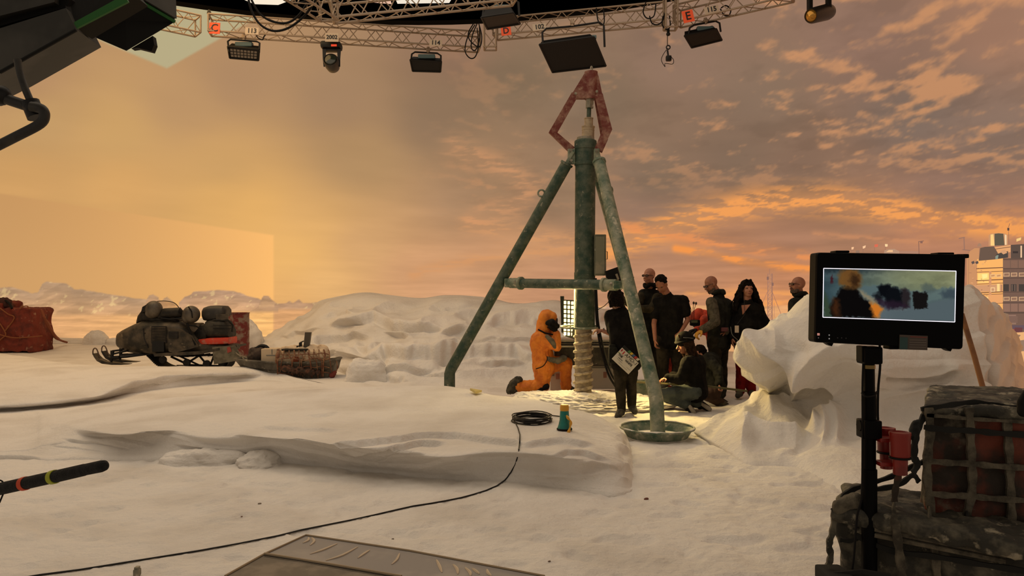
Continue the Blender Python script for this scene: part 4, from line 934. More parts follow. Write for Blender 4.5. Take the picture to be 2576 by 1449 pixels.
    if hair in ('long_curly', 'long'):
        g = G(); rnd = random.Random(5); g.ell(q(0, -.022, .055), (.093, .106, .09), R, 20, 14)
        for s_ in (-1, 1): g.cap(q(s_*.03, .06, .128), q(s_*.09, .035, .03), .016, .014); g.cap(q(s_*.09, .035, .03), q(s_*.10, .02, -.12), .014, .016)
        for i in range(120 if hair == 'long_curly' else 60):
            th = rnd.uniform(PI*.93, PI*2.07); x0, y0 = math.cos(th), math.sin(th); r0 = rnd.uniform(.07, .1)
            L = rnd.uniform(.28, .46); pts = []; rs = []; sp = rnd.uniform(.05, .14) if hair == 'long_curly' else .03
            for k in range(9):
                t_ = k/8; pts.append(q(x0*(r0+sp*t_*1.1)+.012*math.sin(k*1.9+i), y0*(r0+sp*.5*t_)-.01+.012*math.cos(k*1.7+i), .07-L*t_)); rs.append(.013*(1-.45*t_))
            g.tube(pts, rs, 6)
        remesh('hair', g, .009, hair_m if hair == 'long_curly' else hair_b, body, 1, .006, 45)
    if glasses:
        g = G()
        for s in (-1, 1):
            g.tube([q(s*.033+math.cos(w)*.025, .098, .008+math.sin(w)*.017) for w in np.linspace(0, 2*PI, 15)[:-1]], .0032, 6, closed=True)
            g.tube([q(s*.058, .096, .012), q(s*.078, .04, .012), q(s*.08, -.02, .004)], .0028, 6)
        g.tube([q(-.009, .1, .011), q(.009, .1, .011)], .003, 6); gl = g.build('glasses', glass_m, root, True)
        for s in (-1, 1):
            g = G(); g.ell(q(s*.033, .097, .008), (.024, .002, .016), R, 12, 6); g.build('lens', lens_m, gl, True)
    if beard:
        g = G(); rnd = random.Random(8)
        for i in range(46):
            s = rnd.uniform(-1, 1); y = .085-.075*abs(s)**1.6; g.ell(q(s*.066, y-.004, -.055-rnd.uniform(0, .06)*(1-.3*abs(s))), (.014, .014, .016), None, 7, 5)
        for s in (-1, 0, 1): g.ell(q(s*.018, .095, -.05), (.013, .008, .006), R, 8, 5)
        remesh('beard', g, .007, beard, body, 1, .003, 60)
    if hair == 'hood':
        g = G(); g.ell(q(0, -.02, .03), (.115, .128, .128), R, 20, 14); g.ell(q(0, .05, .03), (.104, .08, .112), R, 18, 12); g.cap(q(0, -.05, -.05), J['neck'], .10, .12)
        hd0 = remesh('hood', g, .010, top, root, 4, .006, 9)
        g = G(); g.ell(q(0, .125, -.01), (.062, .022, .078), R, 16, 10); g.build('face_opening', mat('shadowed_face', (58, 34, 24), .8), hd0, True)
    if hair == 'beanie':
        g = G(); g.ell(q(0, -.018, .06), (.088, .104, .082), R, 20, 14); b_ = remesh('beanie', g, .010, tee, root, 3, .002)
        g = G(); g.tube([q(math.cos(w)*.089, -.018+math.sin(w)*.105, .045) for w in np.linspace(0, 2*PI, 25)[:-1]], .013, 8, closed=True); g.build('cuff', tee, b_, True)
    return root, body, q, R
def Wd(D):
    return lambda x, y, d=0.0: W(x, y, D+d)
# A: kneeling person in the orange suit, facing right
w = Wd(11.05)
A_, bA, qA, RA = person('person in an orange hooded snow suit kneeling on one knee left of the drill', W(1350, 985, 11.05),
  dict(head=w(1378,806), neck=w(1368,832), ls=w(1362,850,.17), rs=w(1358,852,-.17), waist=w(1364,885), lh=w(1372,918,.1), rh=w(1366,920,-.1),
       le=w(1395,868,.16), lw=w(1388,832,.06), re=w(1398,872,-.2), rw=w(1398,838,-.12),
       lk=w(1424,916,.14), la=w(1424,972,.14), lt=w(1444,982,.16), rk=w(1364,972,-.1), ra=w(1305,972,-.1), rt=w(1290,985,-.1)),
  orsuit, orsuit, (1, -.18, -.25), topr=1.32, legr=1.35, hair='hood', hands={'l': ((-.3, -.1, 1), (-1, 0, .2), .9), 'r': ((-.35, 0, .9), (-1, .1, 0), .9)}, gloves=blackr, hem=.03, foldn=.012)
g = G(); g.chain([w(1376,846,-.26), w(1388,858,-.27), w(1396,872,-.25)], [.03, .042, .035]); remesh('elbow_patch', g, .012, orpat, A_, 2)
g = G(); g.chain([w(1382,903,-.20), w(1402,908,-.18), w(1420,900,-.08)], [.035, .045, .045]); remesh('hip_pouch', g, .012, orpat, A_, 3, .008)
g = G(); g.chain([w(1378,812,-.16), w(1390,810,-.18), w(1401,820,-.14)], [.036, .046, .04]); g.chain([w(1386,822,-.17), w(1396,830,-.15)], [.04, .035]); remesh('glove_pair', g, .010, blackr, A_, 1, .006, 30)
g = G(); g.tube([w(1354,829,-.14), w(1372,838,-.2), w(1392,842,-.16)], .012, 6); g.build('strap', blackr, A_, True)
g = G(); g.tube(smooth_pts([w(1348,928,-.27), w(1366,921,-.28), w(1376,906,-.28), w(1376,896,-.28)], 5), .008, 6); g.build('hem_cord', blackr, A_, True)
g = G(); g.chain([w(1304,956,-.1), w(1292,968,-.1), w(1282,984,-.1)], [.06, .075, .05]); remesh('boot_sole', g, .012, boot, A_, 2, .01, 30)
g = G(); g.chain([w(1356,980,-.16), w(1374,972,-.17)], [.04, .05]); remesh('knee_pad', g, .012, blackr, A_, 2)
# B: crew member seen from behind with the slate, bending to the right of the column
w = Wd(9.35)
B_, bB, qB, RB = person('person in black T-shirt seen from behind with a film slate tucked at the waist', W(1577, 1050, 9.35),
  dict(head=w(1549,756,.12), neck=w(1562,778,.05), ls=w(1537,796,.05), rs=w(1600,800,0), waist=w(1571,860), lh=w(1557,898,.02), rh=w(1590,898,0),
       le=w(1543,842,.22), lw=w(1516,832,.3), re=w(1606,842,.22), rw=w(1586,800,.4),
       lk=w(1560,965,0), la=w(1564,1030,0), lt=w(1553,1049,-.06), rk=w(1588,962,.06), ra=w(1589,1020,.1), rt=w(1597,1036,.02)),
  tee, trous, (-.12, .93, -.35), sleeve=.75, topr=1.12, legr=.95, hair='curly', hands={'l': ((-1, .1, .1), (0, .3, -1), .7), 'r': ((-.6, .3, .7), (-.5, 0, -.5), .5)}, hem=.06)
g = G(); g.tube([Vector(w(1516,832,.3))+Vector((.015, math.cos(a_)*.03, math.sin(a_)*.03)) for a_ in np.linspace(0, 2*PI, 13)[:-1]], .007, 6, closed=True); g.build('wristband', black, B_, True)
g = G(); g.rbox(w(1542,893,-.1), (.11, .09, .2), None, .03); g.rbox(w(1540,876,-.08), (.08, .08, .1), None, .02); g.build('belt_pouch', vest, B_, True)
# slate (held by the belt, a thing of its own)
sl = thing('film_slate', 'white film clapperboard reading AMD-1 with coloured stripes hanging at the back of the black T-shirt', 'clapperboard', W(1573, 912, 9.1))
c0 = Vector(W(1573, 908, 9.13)); ang = math.radians(-43); ux = Vector((math.cos(ang), 0, math.sin(ang))); uz = Vector((-math.sin(ang), 0, math.cos(ang)))
Rs = Matrix((ux, Vector((0, 1, 0)), uz)).transposed(); Ws_, Hs = .275, .185
def sp(x, z, y=0): return c0+Rs @ Vector((x, y, z))
g = G(); g.rbox(sp(0, 0), (Ws_, .012, Hs), Rs, .004); g.build('board', mat('slate_white', (196, 190, 178), .5), sl)
g = G(); g.rbox(sp(.01, Hs/2+.022), (Ws_+.02, .02, .036), Rs, .004); g.build('clap_stick', black, sl)
for k, cN in enumerate(((60,110,60),(190,160,50),(50,80,120),(170,50,45),(190,185,170))):
    g = G(); x = -.05+k*.034; P_ = [sp(x-.012, Hs/2+.006, -.0125), sp(x+.018, Hs/2+.006, -.0125), sp(x+.03, Hs/2+.038, -.0125), sp(x, Hs/2+.038, -.0125)]; g.prism(P_, (0, .002, 0)); g.build('stripe', mat('slate_colour_%d' % k, cN, .5), sl)
for (x, z, w_, h_, cN) in ((-.118, .066, .018, .03, (150,40,60)), (-.082, .058, .014, .042, (170,34,34)), (-.12, .02, .03, .012, (120,130,60)), (-.05, -.045, .09, .003, (90,88,82)), (.02, -.07, .14, .003, (90,88,82)), (.09, -.045, .06, .003, (120,118,110)), (0, .028, .2, .003, (120,118,110))):
    g = G(); g.box(sp(x, z, -.0072), (w_, .0015, h_), Rs); g.build('print', mat('slate_ink_%d_%d_%d' % cN, cN, .5), sl)
def text(s, c, R, size, m, parent, name='lettering', shear=0, bold=.0, ext=.0008):
    cu = bpy.data.curves.new(name, 'FONT'); cu.body = s; cu.size = size; cu.extrude = ext; cu.align_x = 'CENTER'; cu.align_y = 'CENTER'; cu.shear = shear; cu.offset = bold; cu.resolution_u = 3
    t = bpy.data.objects.new(name, cu); S.collection.objects.link(t); dg = bpy.context.evaluated_depsgraph_get(); me = bpy.data.meshes.new_from_object(t.evaluated_get(dg)); bpy.data.objects.remove(t)
    # text plane XY -> board plane XZ
    Mx = Matrix.Rotation(PI/2, 3, 'X'); base = wloc(parent) if parent else Vector((0, 0, 0))
    for v in me.vertices: v.co = Vector(c)+R @ (Mx @ v.co)-base
    me.materials.clear(); me.materials.append(m); o = bpy.data.objects.new(name, me); link(o); o.parent = parent; return o
ink = mat('black_ink', (18, 18, 20), .6)
text('AMD-1', sp(.035, .058, -.008), Rs, .062, ink, sl, shear=.2)
text('THE     WHITE', sp(-.01, .006, -.008), Rs, .034, ink, sl, bold=.0012)
text('DIRECTOR', sp(-.06, -.025, -.008), Rs, .014, ink, sl)
# C: older bald person with glasses, arm reaching to the left
w = Wd(11.35)
C_, bC, qC, RC = person('bald person with glasses and olive sleeves reaching towards the camera monitor', W(1632, 985, 11.35),
  dict(head=w(1633,695), neck=w(1636,722), ls=w(1617,742,.05), rs=w(1662,744,.05), lh=w(1628,850), rh=w(1654,850), le=w(1600,775,-.2), lw=w(1566,752,-.35), re=w(1672,790), rw=w(1664,835,-.1),
       lk=w(1630,915), la=w(1632,970), lt=w(1624,982,-.15), rk=w(1655,915), ra=w(1656,970), rt=w(1655,982,-.15)),
  vest, trous, (-.75, -.65, 0), sk=skin2, hair=None, glasses=True, collar=tee, slv_m=olive, topr=1.08, hands={'l': ((-1, 0, .1), (0, -.3, -1), .6), 'r': ((0, 0, -1), (-1, 0, 0), .5)})
g = G(); q1 = [w(1652,748,-.25), w(1640,778,-.42), w(1606,776,-.45), w(1572,757,-.5)]; g.chain(q1, [.06, .062, .05, .04]); remesh('front_sleeve', g, .0105, olive, C_, 5, .006)
# D: person in black T-shirt looking down
w = Wd(10.9)
D_, bD, qD, RD = person('person with short dark hair in black T-shirt looking down behind the near drill leg', W(1690, 990, 10.9),
  dict(head=w(1664,716,-.03), neck=w(1676,737), ls=w(1654,762,.08), rs=w(1718,757,-.02), waist=w(1686,812), lh=w(1668,855), rh=w(1700,855), le=w(1645,815,-.05), lw=w(1648,856,-.15), re=w(1730,805,-.06), rw=w(1712,836,-.14),
       lk=w(1668,918), la=w(1672,968), lt=w(1664,980,-.16), rk=w(1704,916), ra=w(1700,968), rt=w(1694,980,-.16)),
  tee, trous, (-.42, -.62, -.62), head_up=(-.25, -.2, .95), hair='short', sleeve=.62, topr=1.08, legr=1.12, hem=.04, hands={'l': ((0, -.2, -1), (1, 0, 0), .7), 'r': ((-.75, -.2, -.6), (-.4, 0, -.7), .9)})
# F: bald bearded person in vest
w = Wd(11.0)
F_, bF, qF, RF = person('bald person with glasses, dark vest, grey knit sleeves and a yellow glove', W(1800, 1000, 11.0),
  dict(head=w(1789,716), neck=w(1806,738), ls=w(1790,762,-.12), rs=w(1832,768,.12), waist=w(1812,815), lh=w(1800,855,-.07), rh=w(1818,856,.09), le=w(1800,810,-.25), lw=w(1766,830,-.28), re=w(1842,815,.1), rw=w(1824,836,-.12),
       lk=w(1798,918,-.08), la=w(1800,975,-.08), lt=w(1786,990,-.12), rk=w(1816,915,.1), ra=w(1820,972,.1), rt=w(1808,985,.06)),
  vest, trous, (-.93, -.2, -.42), head_up=(-.35, 0, .93), hair=None, glasses=True, beard=beard_m, slv_m=grey_s, topr=1.2, legr=1.08, collar=vest, hem=.05, sk=skin, hands={'r': ((-1, -.2, -.2), (0, 0, -1), .8)})
g = G(); g.cap(w(1773,826,-.28), w(1766,830,-.28), .04, .036); hand(g, Vector(w(1766,830,-.28)), (-.7, -.1, -.5), (-.3, 0, -1), .9, 1, 1.25); remesh('glove', g, .0075, glove_y, F_, 2)
g = G(); g.rbox(w(1822,829,-.2), (.1, .05, .06), None, .015); g.build('radio', mat('red_belt_radio', (90, 40, 44), .6), F_)
# G: woman with long curly hair
w = Wd(10.9)
G_, bG, qG, RG = person('person with long curly dark hair, black shawl and dark red trousers', W(1870, 1000, 10.9),
  dict(head=w(1880,728), neck=w(1880,752), ls=w(1862,778,.03), rs=w(1908,780,0), lh=w(1866,862), rh=w(1890,862), le=w(1852,825,.05), lw=w(1842,850,-.05), re=w(1930,826,0), rw=w(1905,850,-.1),
       lk=w(1866,930), la=w(1862,985), lt=w(1856,996,-.16), rk=w(1888,930), ra=w(1890,985), rt=w(1893,996,-.16)),
  tee, redt, (.05, -1, .10), sk=skin2, hair='long_curly', topr=1.1, legr=1.12, hands={'l': ((0, 0, -1), (1, 0, 0), .5), 'r': ((-1, 0, -.2), (0, 0, -1), .6)})
g = G(); g.chain([w(1872,778,-.02), w(1848,832,.02)], [.09, .11]); g.chain([w(1896,778,-.02), w(1932,832,0)], [.10, .10]); g.chain([w(1884,775,.02), w(1880,820,-.02), w(1876,862,-.02)], [.10, .16, .13]); g.chain([w(1900,800), w(1912,838,-.02)], [.11, .12]); g.cap(w(1862,840,0), w(1932,832,0), .10, .09)
remesh('shawl', g, .011, tee, G_, 8, .008)
g = G(); g.tube([w(1872,752,-.16), w(1874,790,-.22), w(1855,815,-.22)], .004, 5); g.build('lanyard', black, G_, True)
g = G(); g.rbox(w(1853.5,828,-.22), (.058, .006, .1), None, .004); g.build('name_badge', mat('blank_badge', (190, 176, 158), .5), G_)
g = G(); g.prism([w(1866,768,-.155), w(1888,766,-.155), w(1869,791,-.185)], (0, .02, 0)); g.build('open_neckline', skin2, G_)
g = G(); g.tube(smooth_pts([w(1838,822,-.25), w(1842,842,-.24), w(1856,856,-.22), w(1864,870,-.2)], 5), .004, 5); g.build('cable', mat('pale_cable', (120, 124, 120), .5), G_, True)
# H: bald person looking left behind the snow wall
w = Wd(10.6)
H_, bH, qH, RH = person('bald bearded person in dark jacket looking left behind the snow wall', W(2005, 1000, 10.6),
  dict(head=w(2006,718), neck=w(2013,744), ls=w(1998,764,-.1), rs=w(2034,764,.1), lh=w(2006,865,-.08), rh=w(2024,865,.08), le=w(1992,820,-.15), lw=w(1980,865,-.15), re=w(2046,820,.1), rw=w(2030,860,0),
       lk=w(2006,940,-.08), la=w(2008,1000,-.08), lt=w(1994,1010,-.1), rk=w(2024,940,.08), ra=w(2024,995,.08), rt=w(2012,1006,.08)),
  vest, trous, (-1, -.12, .12), hair=None, glasses=True, beard=beard_m, collar=vest, sk=skin, topr=1.1)
# I: crouching person with beanie, long hair, grey jeans
w = Wd(9.75)
I_, bI, qI, RI = person('person in dark beanie kneeling low in grey jeans and pale-soled trainers', W(1725, 1040, 9.75),
  dict(head=w(1722,866), neck=w(1738,892), ls=w(1730,912,-.16), rs=w(1756,908,.16), waist=w(1745,950), lh=w(1748,985,-.1), rh=w(1755,985,.1), le=w(1712,955,-.2), lw=w(1680,950,-.1), re=w(1722,950,.25), rw=w(1690,945,.2),
       lk=w(1672,992,-.12), la=w(1728,1018,-.12), lt=w(1742,1036,-.14), rk=w(1682,1000,.1), ra=w(1760,1015,.0), rt=w(1782,1028,-.05)),
  tee, jeans, (-1, -.15, -.28), hair='long', topr=1.2, legr=1.12, hands={'l': ((-1, -.1, -.3), (0, 0, -1), .5), 'r': ((-1, 0, -.2), (0, 0, -1), .5)}, shoes=blackr, solem=(sole_m, (.2, -.7, .0)))
g = G(); hc = Vector(qI(0, -.018, .06)); g.ell(hc, (.108, .124, .108), RI, 20, 14); b_ = remesh('beanie', g, .010, tee, I_, 3, .002)
g = G(); g.tube([qI(math.cos(a)*.108, -.018+math.sin(a)*.124, .048) for a in np.linspace(0, 2*PI, 25)[:-1]], .016, 8, closed=True); g.build('cuff', tee, b_, True)
g = G(); g.tube([qI(-.112, .03, .105), qI(-.122, -.03, .085), qI(-.118, -.09, .06)], .004, 5); g.build('headset_band', mat('grey_metal_band', (110, 112, 108), .4, .5), I_, True)
# J: stooping figure in red-orange suit between the others
w = Wd(11.7)
J_, bJ, qJ, RJ = person('stooping person in a red-orange hooded suit mostly hidden behind the crew', W(1785, 985, 11.7),
  dict(head=w(1758,802,.1), neck=w(1772,798,.1), ls=w(1772,806,-.1), rs=w(1788,800,.2), waist=w(1795,835), lh=w(1800,870,-.05), rh=w(1806,870,.1), le=w(1768,830,-.1), lw=w(1752,828,-.2), re=w(1775,835,.2), rw=w(1758,832,.2),
       lk=w(1800,920,-.1), la=w(1800,970,0), lt=w(1788,980,-.1), rk=w(1806,922,0), ra=w(1806,968,.1), rt=w(1796,980,0)),
  redsuit, trous, (-.7, -.3, -.65), hair='hood', topr=1.0, legr=1.0, hands={'l': ((-1, -.2, -.3), (0, 0, -1), .7), 'r': ((-1, -.2, -.3), (0, 0, -1), .7)}, gloves=blackr)
# second one in the same suit kneeling behind the person looking down
w = Wd(11.55)
L_, bL, qL, RL = person('kneeling person in red-orange trousers glimpsed between the legs of the crew', W(1680, 985, 11.55),
  dict(head=w(1688,838,.1), neck=w(1690,858,.1), ls=w(1676,872,0), rs=w(1704,872,.1), waist=w(1690,910), lh=w(1682,940,-.05), rh=w(1698,940,.1), le=w(1668,905,-.1), lw=w(1650,930,-.15), re=w(1714,905,0), rw=w(1716,935,-.1),
       lk=w(1650,965,-.2), la=w(1690,984,.1), lt=w(1700,990,.2), rk=w(1718,965,-.2), ra=w(1712,984,.15), rt=w(1716,990,.25)),
  redsuit, redsuit, (-.2, -.9, -.4), hair='hood', topr=.95, legr=1.1, hands={'l': ((0, -.2, -1), (1, 0, 0), .7)}, gloves=blackr)
rg = thing('sound_kit', 'strapped sound kit with three small stalk microphones above the red-orange suit', 'sound kit', W(1745, 812, 11.3))
g = G(); g.rbox(w(1748,812,-.45), (.14, .1, .09), None, .02); g.build('pouch', blackr, rg, True)
g = G(); g.box(w(1747,809,-.505), (.09, .01, .035)); g.build('screen', mat('dim_green_panel', (90, 96, 60), .5), rg)
for (x0, y0, x1, y1) in ((1739,780,1732,758), (1743,780,1745,762), (1746,780,1751,763)):
    g = G(); g.tube([w(x0,y0+26,-.42), w(x0,y0,-.42), w(x1,y1,-.42)], .004, 5); st_ = g.build('stalk', blackr, rg, True); g = G(); g.ell(w(x1,y1,-.42), (.017, .017, .022), None, 8, 6); g.build('foam_tip', mat('foam_grey', (92, 76, 62), .9), st_, True)
# K: dark-clothed person crouching behind the kneeling one, fist down at the pole
w = Wd(10.35)
K_, bK, qK, RK = person('crouching person in dark coat with one fist lowered to the olive pole', W(1800, 1010, 10.35),
  dict(head=w(1758,893,.35), neck=w(1768,905,.3), ls=w(1782,906,.05), rs=w(1790,900,.35), waist=w(1790,940,.15), lh=w(1798,985,0), rh=w(1806,980,.2), le=w(1806,930,-.15), lw=w(1808,966,-.25), re=w(1790,930,.4), rw=w(1775,950,.4),
       lk=w(1772,990,-.05), la=w(1812,1012,0), lt=w(1828,1020,0), rk=w(1780,985,.3), ra=w(1812,1008,.25), rt=w(1826,1014,.25)),
  vest, mat('brown_trousers', (50, 30, 20), .85), (-.95, -.2, -.2), sk=skin2, topr=1.1, legr=1.05, hair='short', foldn=.012, hands={'l': ((0, -.2, -1), (1, -.2, 0), 1.3)})
# monitor of the film camera held by the crew above the crossbar
cm = thing('camera_monitor', 'black hooded on-board camera monitor above the crossbar of the drill', 'monitor', W(1542, 690, 9.9))
w = Wd(9.9)
g = G(); g.loft([[w(1523,682,-.08), w(1552,672,-.08), w(1562,706,-.08), w(1530,714,-.08)], [w(1521,683,.1), w(1556,671,.1), w(1566,708,.1), w(1528,716,.1)]]); g.build('hood', blackr, cm)
g = G(); g.prism([w(1548,690,-.12), w(1553,688,-.12), w(1558,702,-.12), w(1554,705,-.12)], (0, .02, 0)); g.build('white_tape', mat('dim_white_tape', (140, 130, 112), .6), cm)
g = G(); g.rbox(w(1546,722,.05), (.1, .2, .14), None, .02); g.build('camera_body', blackr, cm)
g = G(); g.tube([w(1500,781,.1), w(1520,770,.1), w(1595,697,.1)], .005, 5); g.build('cue_rod', black, cm, True)
g = G(); g.tube([w(1546,730,.05), w(1570,800,.3), w(1580,880,.8), w(1585,990,1.1)], .03, 8); g.build('support', blackr, cm, True)
# ================================================================ snowmobile
camo = mat('dusty_dark_bodywork', (40, 38, 32), .5, .1, col2=(84, 74, 60), scale=5, lo=.4, hi=.65, dust=.40, dustcol=(128, 114, 94), spec=.3)
dblk = mat('dark_bodywork', (20, 18, 16), .55, 0, col2=(38, 34, 28), scale=8, spec=.3)
helm = mat('snow_dusted_shell', (46, 42, 37), .45, 0, col2=(96, 88, 76), scale=3.5, lo=.35, hi=.65, dust=.38, dustcol=(170, 156, 134), spec=.4)
SD = 15.0; SK_ = SD/F
snm = thing('snowmobile', 'dusty dark snowmobile with two helmets on the handlebar, parked behind the snow bank', 'snowmobile', W(440, 930, SD))
def s_(x, y, d=0.0): return Vector(W(x, y, SD+d))
def sect(x, yt, yb, hw, n=16, e=.6, d=0, base=s_):
    """rounded cross-section at picture column x, width along depth"""
    c = (base(x, yt, d)+base(x, yb, d))/2; h = (base(x, yt, d)-base(x, yb, d)).length/2; R = []
    for k in range(n):
        w = 2*PI*k/n; cs, sn = math.cos(w), math.sin(w)
        R.append(c+Vector((0, -hw*math.copysign(abs(cs)**e, cs), h*math.copysign(abs(sn)**e, sn))))
    return R
def loft_obj(name, secs, m, par, sub=3, e=.6, base=s_, n=16):
    A = np.array(secs, float); t = np.linspace(0, len(A)-1, (len(A)-1)*sub+1); q = [np.interp(t, range(len(A)), A[:, k]) for k in range(4)]
    g = G(); g.loft([sect(a, b, c, d, n, e, 0, base) for a, b, c, d in zip(*q)]); return g.build(name, m, par, True)
hood = loft_obj('hood', [(296,856,864,.03),(299,846,869,.12),(306,836,873,.22),(318,829,879,.30),(335,821,885,.37),(352,813,888,.41),(370,806,890,.43),(400,803,891,.44),(440,804,891,.43),(468,807,891,.41),(484,817,890,.36),(500,838,888,.31),(520,860,886,.29),(555,864,884,.28),(592,865,880,.27)], camo, snm)
loft_obj('cowl', [(350,806,815,.12),(358,790,812,.2),(368,778,812,.24),(380,776,812,.26),(400,795,810,.26),(455,800,810,.26),(462,803,810,.2)], dblk, snm)
for k in range(10):
    g = G(); g.rbox(s_(400, 824+k*3.9, -.44), (33*SK_, .03, .012), None, .004); g.build('louvre', camo, snm)
g = G(); g.rbox(s_(400, 842, -.43), (38*SK_, .02, 42*SK_), None, .01); g.build('louvre_panel', dblk, snm)
g = G(); g.rbox(s_(399, 872, -.43), (30*SK_, .06, 26*SK_), None, .015); g.build('side_opening', black, snm)
g = G(); g.rbox(s_(437, 843, -.425), (24*SK_, .05, 18*SK_), None, .02); g.build('side_vent', dblk, snm)
g = G(); g.prism([s_(422,824,-.43), s_(455,828,-.43), s_(486,846,-.40), s_(500,872,-.36), s_(440,888,-.43), s_(424,884,-.44)], (0, .03, 0)); g.build('side_panel', camo, snm)
for pts in ([(312,846),(345,842),(366,838)], [(318,858),(345,855),(371,852)], [(360,826),(363,850),(372,876)], [(320,868),(350,870),(372,868)]):
    g = G(); g.tube([s_(x, y, -.22-.21*min(1, (x-300)/60)) for x, y in pts], .012, 6); g.build('hood_seam', dblk, snm, True)
# helmets with visor, handlebar, windscreen
for k, (x, y, r) in enumerate(((387,778,.165),(481,791,.168))):
    hl = thing('helmet', ('snow-dusted dark helmet with raised visor hanging at the front of the snowmobile' if k == 0 else 'snow-dusted dark helmet hanging behind the snowmobile handlebar'), 'helmet', s_(x, y+18, -.25))
    g = G(); g.ell(s_(x, y, -.25), (r, r, r*1.02), None, 20, 14); g.ell(s_(x+(-6 if k == 0 else -8), y+8, -.25), (r*.7, r*.8, r*.72), None, 16, 10); remesh('shell', g, .012, helm, hl, 3)
    if k == 0:
        g = G(); g.prism([s_(372,764,-.36), s_(358,772,-.36), s_(354,788,-.36), s_(364,784,-.36), s_(374,778,-.36)], (0, .22, 0)); g.build('visor', dblk, hl)
    else:
        g = G(); g.tube([s_(474,772,-.38), s_(482,783,-.42), s_(484,800,-.42)], .012, 6); g.build('strap', blackr, hl, True)
g = G(); g.tube([s_(402,796,-.2), s_(415,788,-.24), s_(452,786,-.24), s_(460,792,-.2)], [.07, .1, .1, .06], 12); g.build('handlebar_pad', dblk, snm, True)
g = G(); g.tube([s_(405,800,-.3), s_(430,803,-.3), s_(458,800,-.3)], .02, 8); g.build('handlebar', black, snm, True)
g = G(); g.tube([s_(372,800,-.1), s_(366,790,-.1), s_(364,776,-.1)], .02, 8); g.build('mirror_arm', black, snm, True)
ws = [s_(x, y, -.05) for x, y in ((395,758),(412,757),(430,759),(440,763),(448,771),(455,782))]
g = G(); g.tube(smooth_pts(ws, 4), .008, 6); rim = g.build('windscreen_rim', dblk, snm, True)
glass = mat('clear_screen', (200, 180, 150), .15); gb = glass.node_tree.nodes['Principled BSDF']; gb.inputs['Transmission Weight'].default_value = 1; gb.inputs['IOR'].default_value = 1.05; gb.inputs['Alpha'].default_value = .35
g = G(); g.prism(ws+[s_(455,800,-.05), s_(395,800,-.05)], (0, .004, 0)); g.build('windscreen', glass, rim)
# seat, pack, top pad
loft_obj('seat', [(492,846,864,.14),(500,822,866,.2),(512,815,866,.23),(530,812,866,.24)], dblk, snm)
loft_obj('rear_pack', [(518,822,848,.16),(526,806,848,.24),(540,802,848,.27),(560,802,848,.27),(574,806,848,.26),(584,826,848,.22)], mat('dark_canvas', (38, 36, 30), .85, 0, col2=(58, 54, 44), scale=6), snm)
for y in (818, 826):
    g = G(); g.tube([s_(536, y, -.28), s_(582, y+1, -.26)], .006, 6); g.build('pack_seam', blackr, snm, True)
loft_obj('orange_band', [(504,858,866,.20),(512,851,866,.25),(540,848,866,.27),(575,847,865,.27),(585,847,864,.25)], mat('faded_orange_red', (206, 62, 38), .6, 0, col2=(190, 112, 90), scale=9, lo=.5, hi=.62), snm, e=.35)
loft_obj('top_pad', [(512,780,798,.10),(518,773,806,.18),(530,769,808,.22),(550,768,808,.23),(568,769,800,.22),(575,776,794,.16)], mat('worn_black_vinyl', (32, 30, 27), .6, 0, col2=(52, 48, 42), scale=8), snm)
g = G(); g.rbox(s_(559, 797, -.2), (30*SK_, .05, 14*SK_), None, .01); g.rbox(s_(540, 796, -.2), (6*SK_, .04, 5*SK_), None, .006); g.build('pad_bracket', camo, snm)
g = G(); g.tube([s_(530,808,-.2), s_(540,805,-.22), s_(574,806,-.2), s_(586,818,-.15), s_(584,835,-.15)], .02, 8); g.build('rack_rail', dblk, snm, True)
g = G(); g.tube([s_(470,812,-.38), s_(480,842,-.38), s_(492,868,-.36)], .022, 6); g.tube([s_(474,818,-.38), s_(492,820,-.36), s_(508,828,-.3)], .016, 6); g.build('cover_strap', blackr, snm, True)
g = G(); g.rbox(s_(493, 824, -.05), (30*SK_, .3, 24*SK_), None, .04); g.build('grey_bag', mat('grey_bag', (110, 96, 78), .8, 0, col2=(80, 72, 58), scale=8), snm)
# running board, flap, track
g = G(); g.prism([s_(385,889,-.44), s_(500,884,-.44), s_(605,866,-.4), s_(606,871,-.4), s_(500,892,-.44), s_(388,897,-.44)], (0, .3, 0)); g.build('running_board', camo, snm)
g = G(); g.prism([s_(534,874,-.42), s_(592,869,-.42), s_(604,896,-.42), s_(604,906,-.42), s_(538,917,-.42)], (0, .03, 0)); fl_ = g.build('mud_flap', mat('grey_flap', (108, 102, 84), .75, 0, col2=(84, 78, 62), scale=7, dust=.35), snm)
g = G(); g.prism([s_(571,874,-.45), s_(578,872,-.45), s_(582,884,-.45), s_(572,888,-.45)], (0, .02, 0)); g.build('ribbon', mat('red_ribbon', (150, 60, 50), .7), fl_)
loop = [(384,892),(392,900),(404,912),(420,921),(440,925),(480,927),(530,927),(560,926),(574,920),(579,910),(574,900),(560,893),(500,893),(440,892)]
P_ = smooth_pts([s_(x, y) for x, y in loop]+[s_(*loop[0])], 4)[:-1]
g = G(); n = len(P_); cen = s_(480, 908)
for p, q in zip(P_, P_[1:]+P_[:1]):
    a = (p-cen).normalized()*.03; g.prism([p, q, q-(q-cen).normalized()*.03, p-a], (0, .0, 0)) if False else g.add([p+Vector((0,-.22,0)), q+Vector((0,-.22,0)), q+Vector((0,.22,0)), p+Vector((0,.22,0)), p-a+Vector((0,-.22,0)), q-a+Vector((0,-.22,0)), q-a+Vector((0,.22,0)), p-a+Vector((0,.22,0))], [(0,1,2,3),(7,6,5,4),(0,4,5,1),(3,2,6,7)])
trk = g.build('track', blackr, snm)
for i in range(0, n, 1):
    p = P_[i]; a = (p-cen).normalized(); g = G(); g.box(p+Vector((a.x, 0, a.z))*.012, (.022, .42, .035)); g.build('lug', blackr, trk)
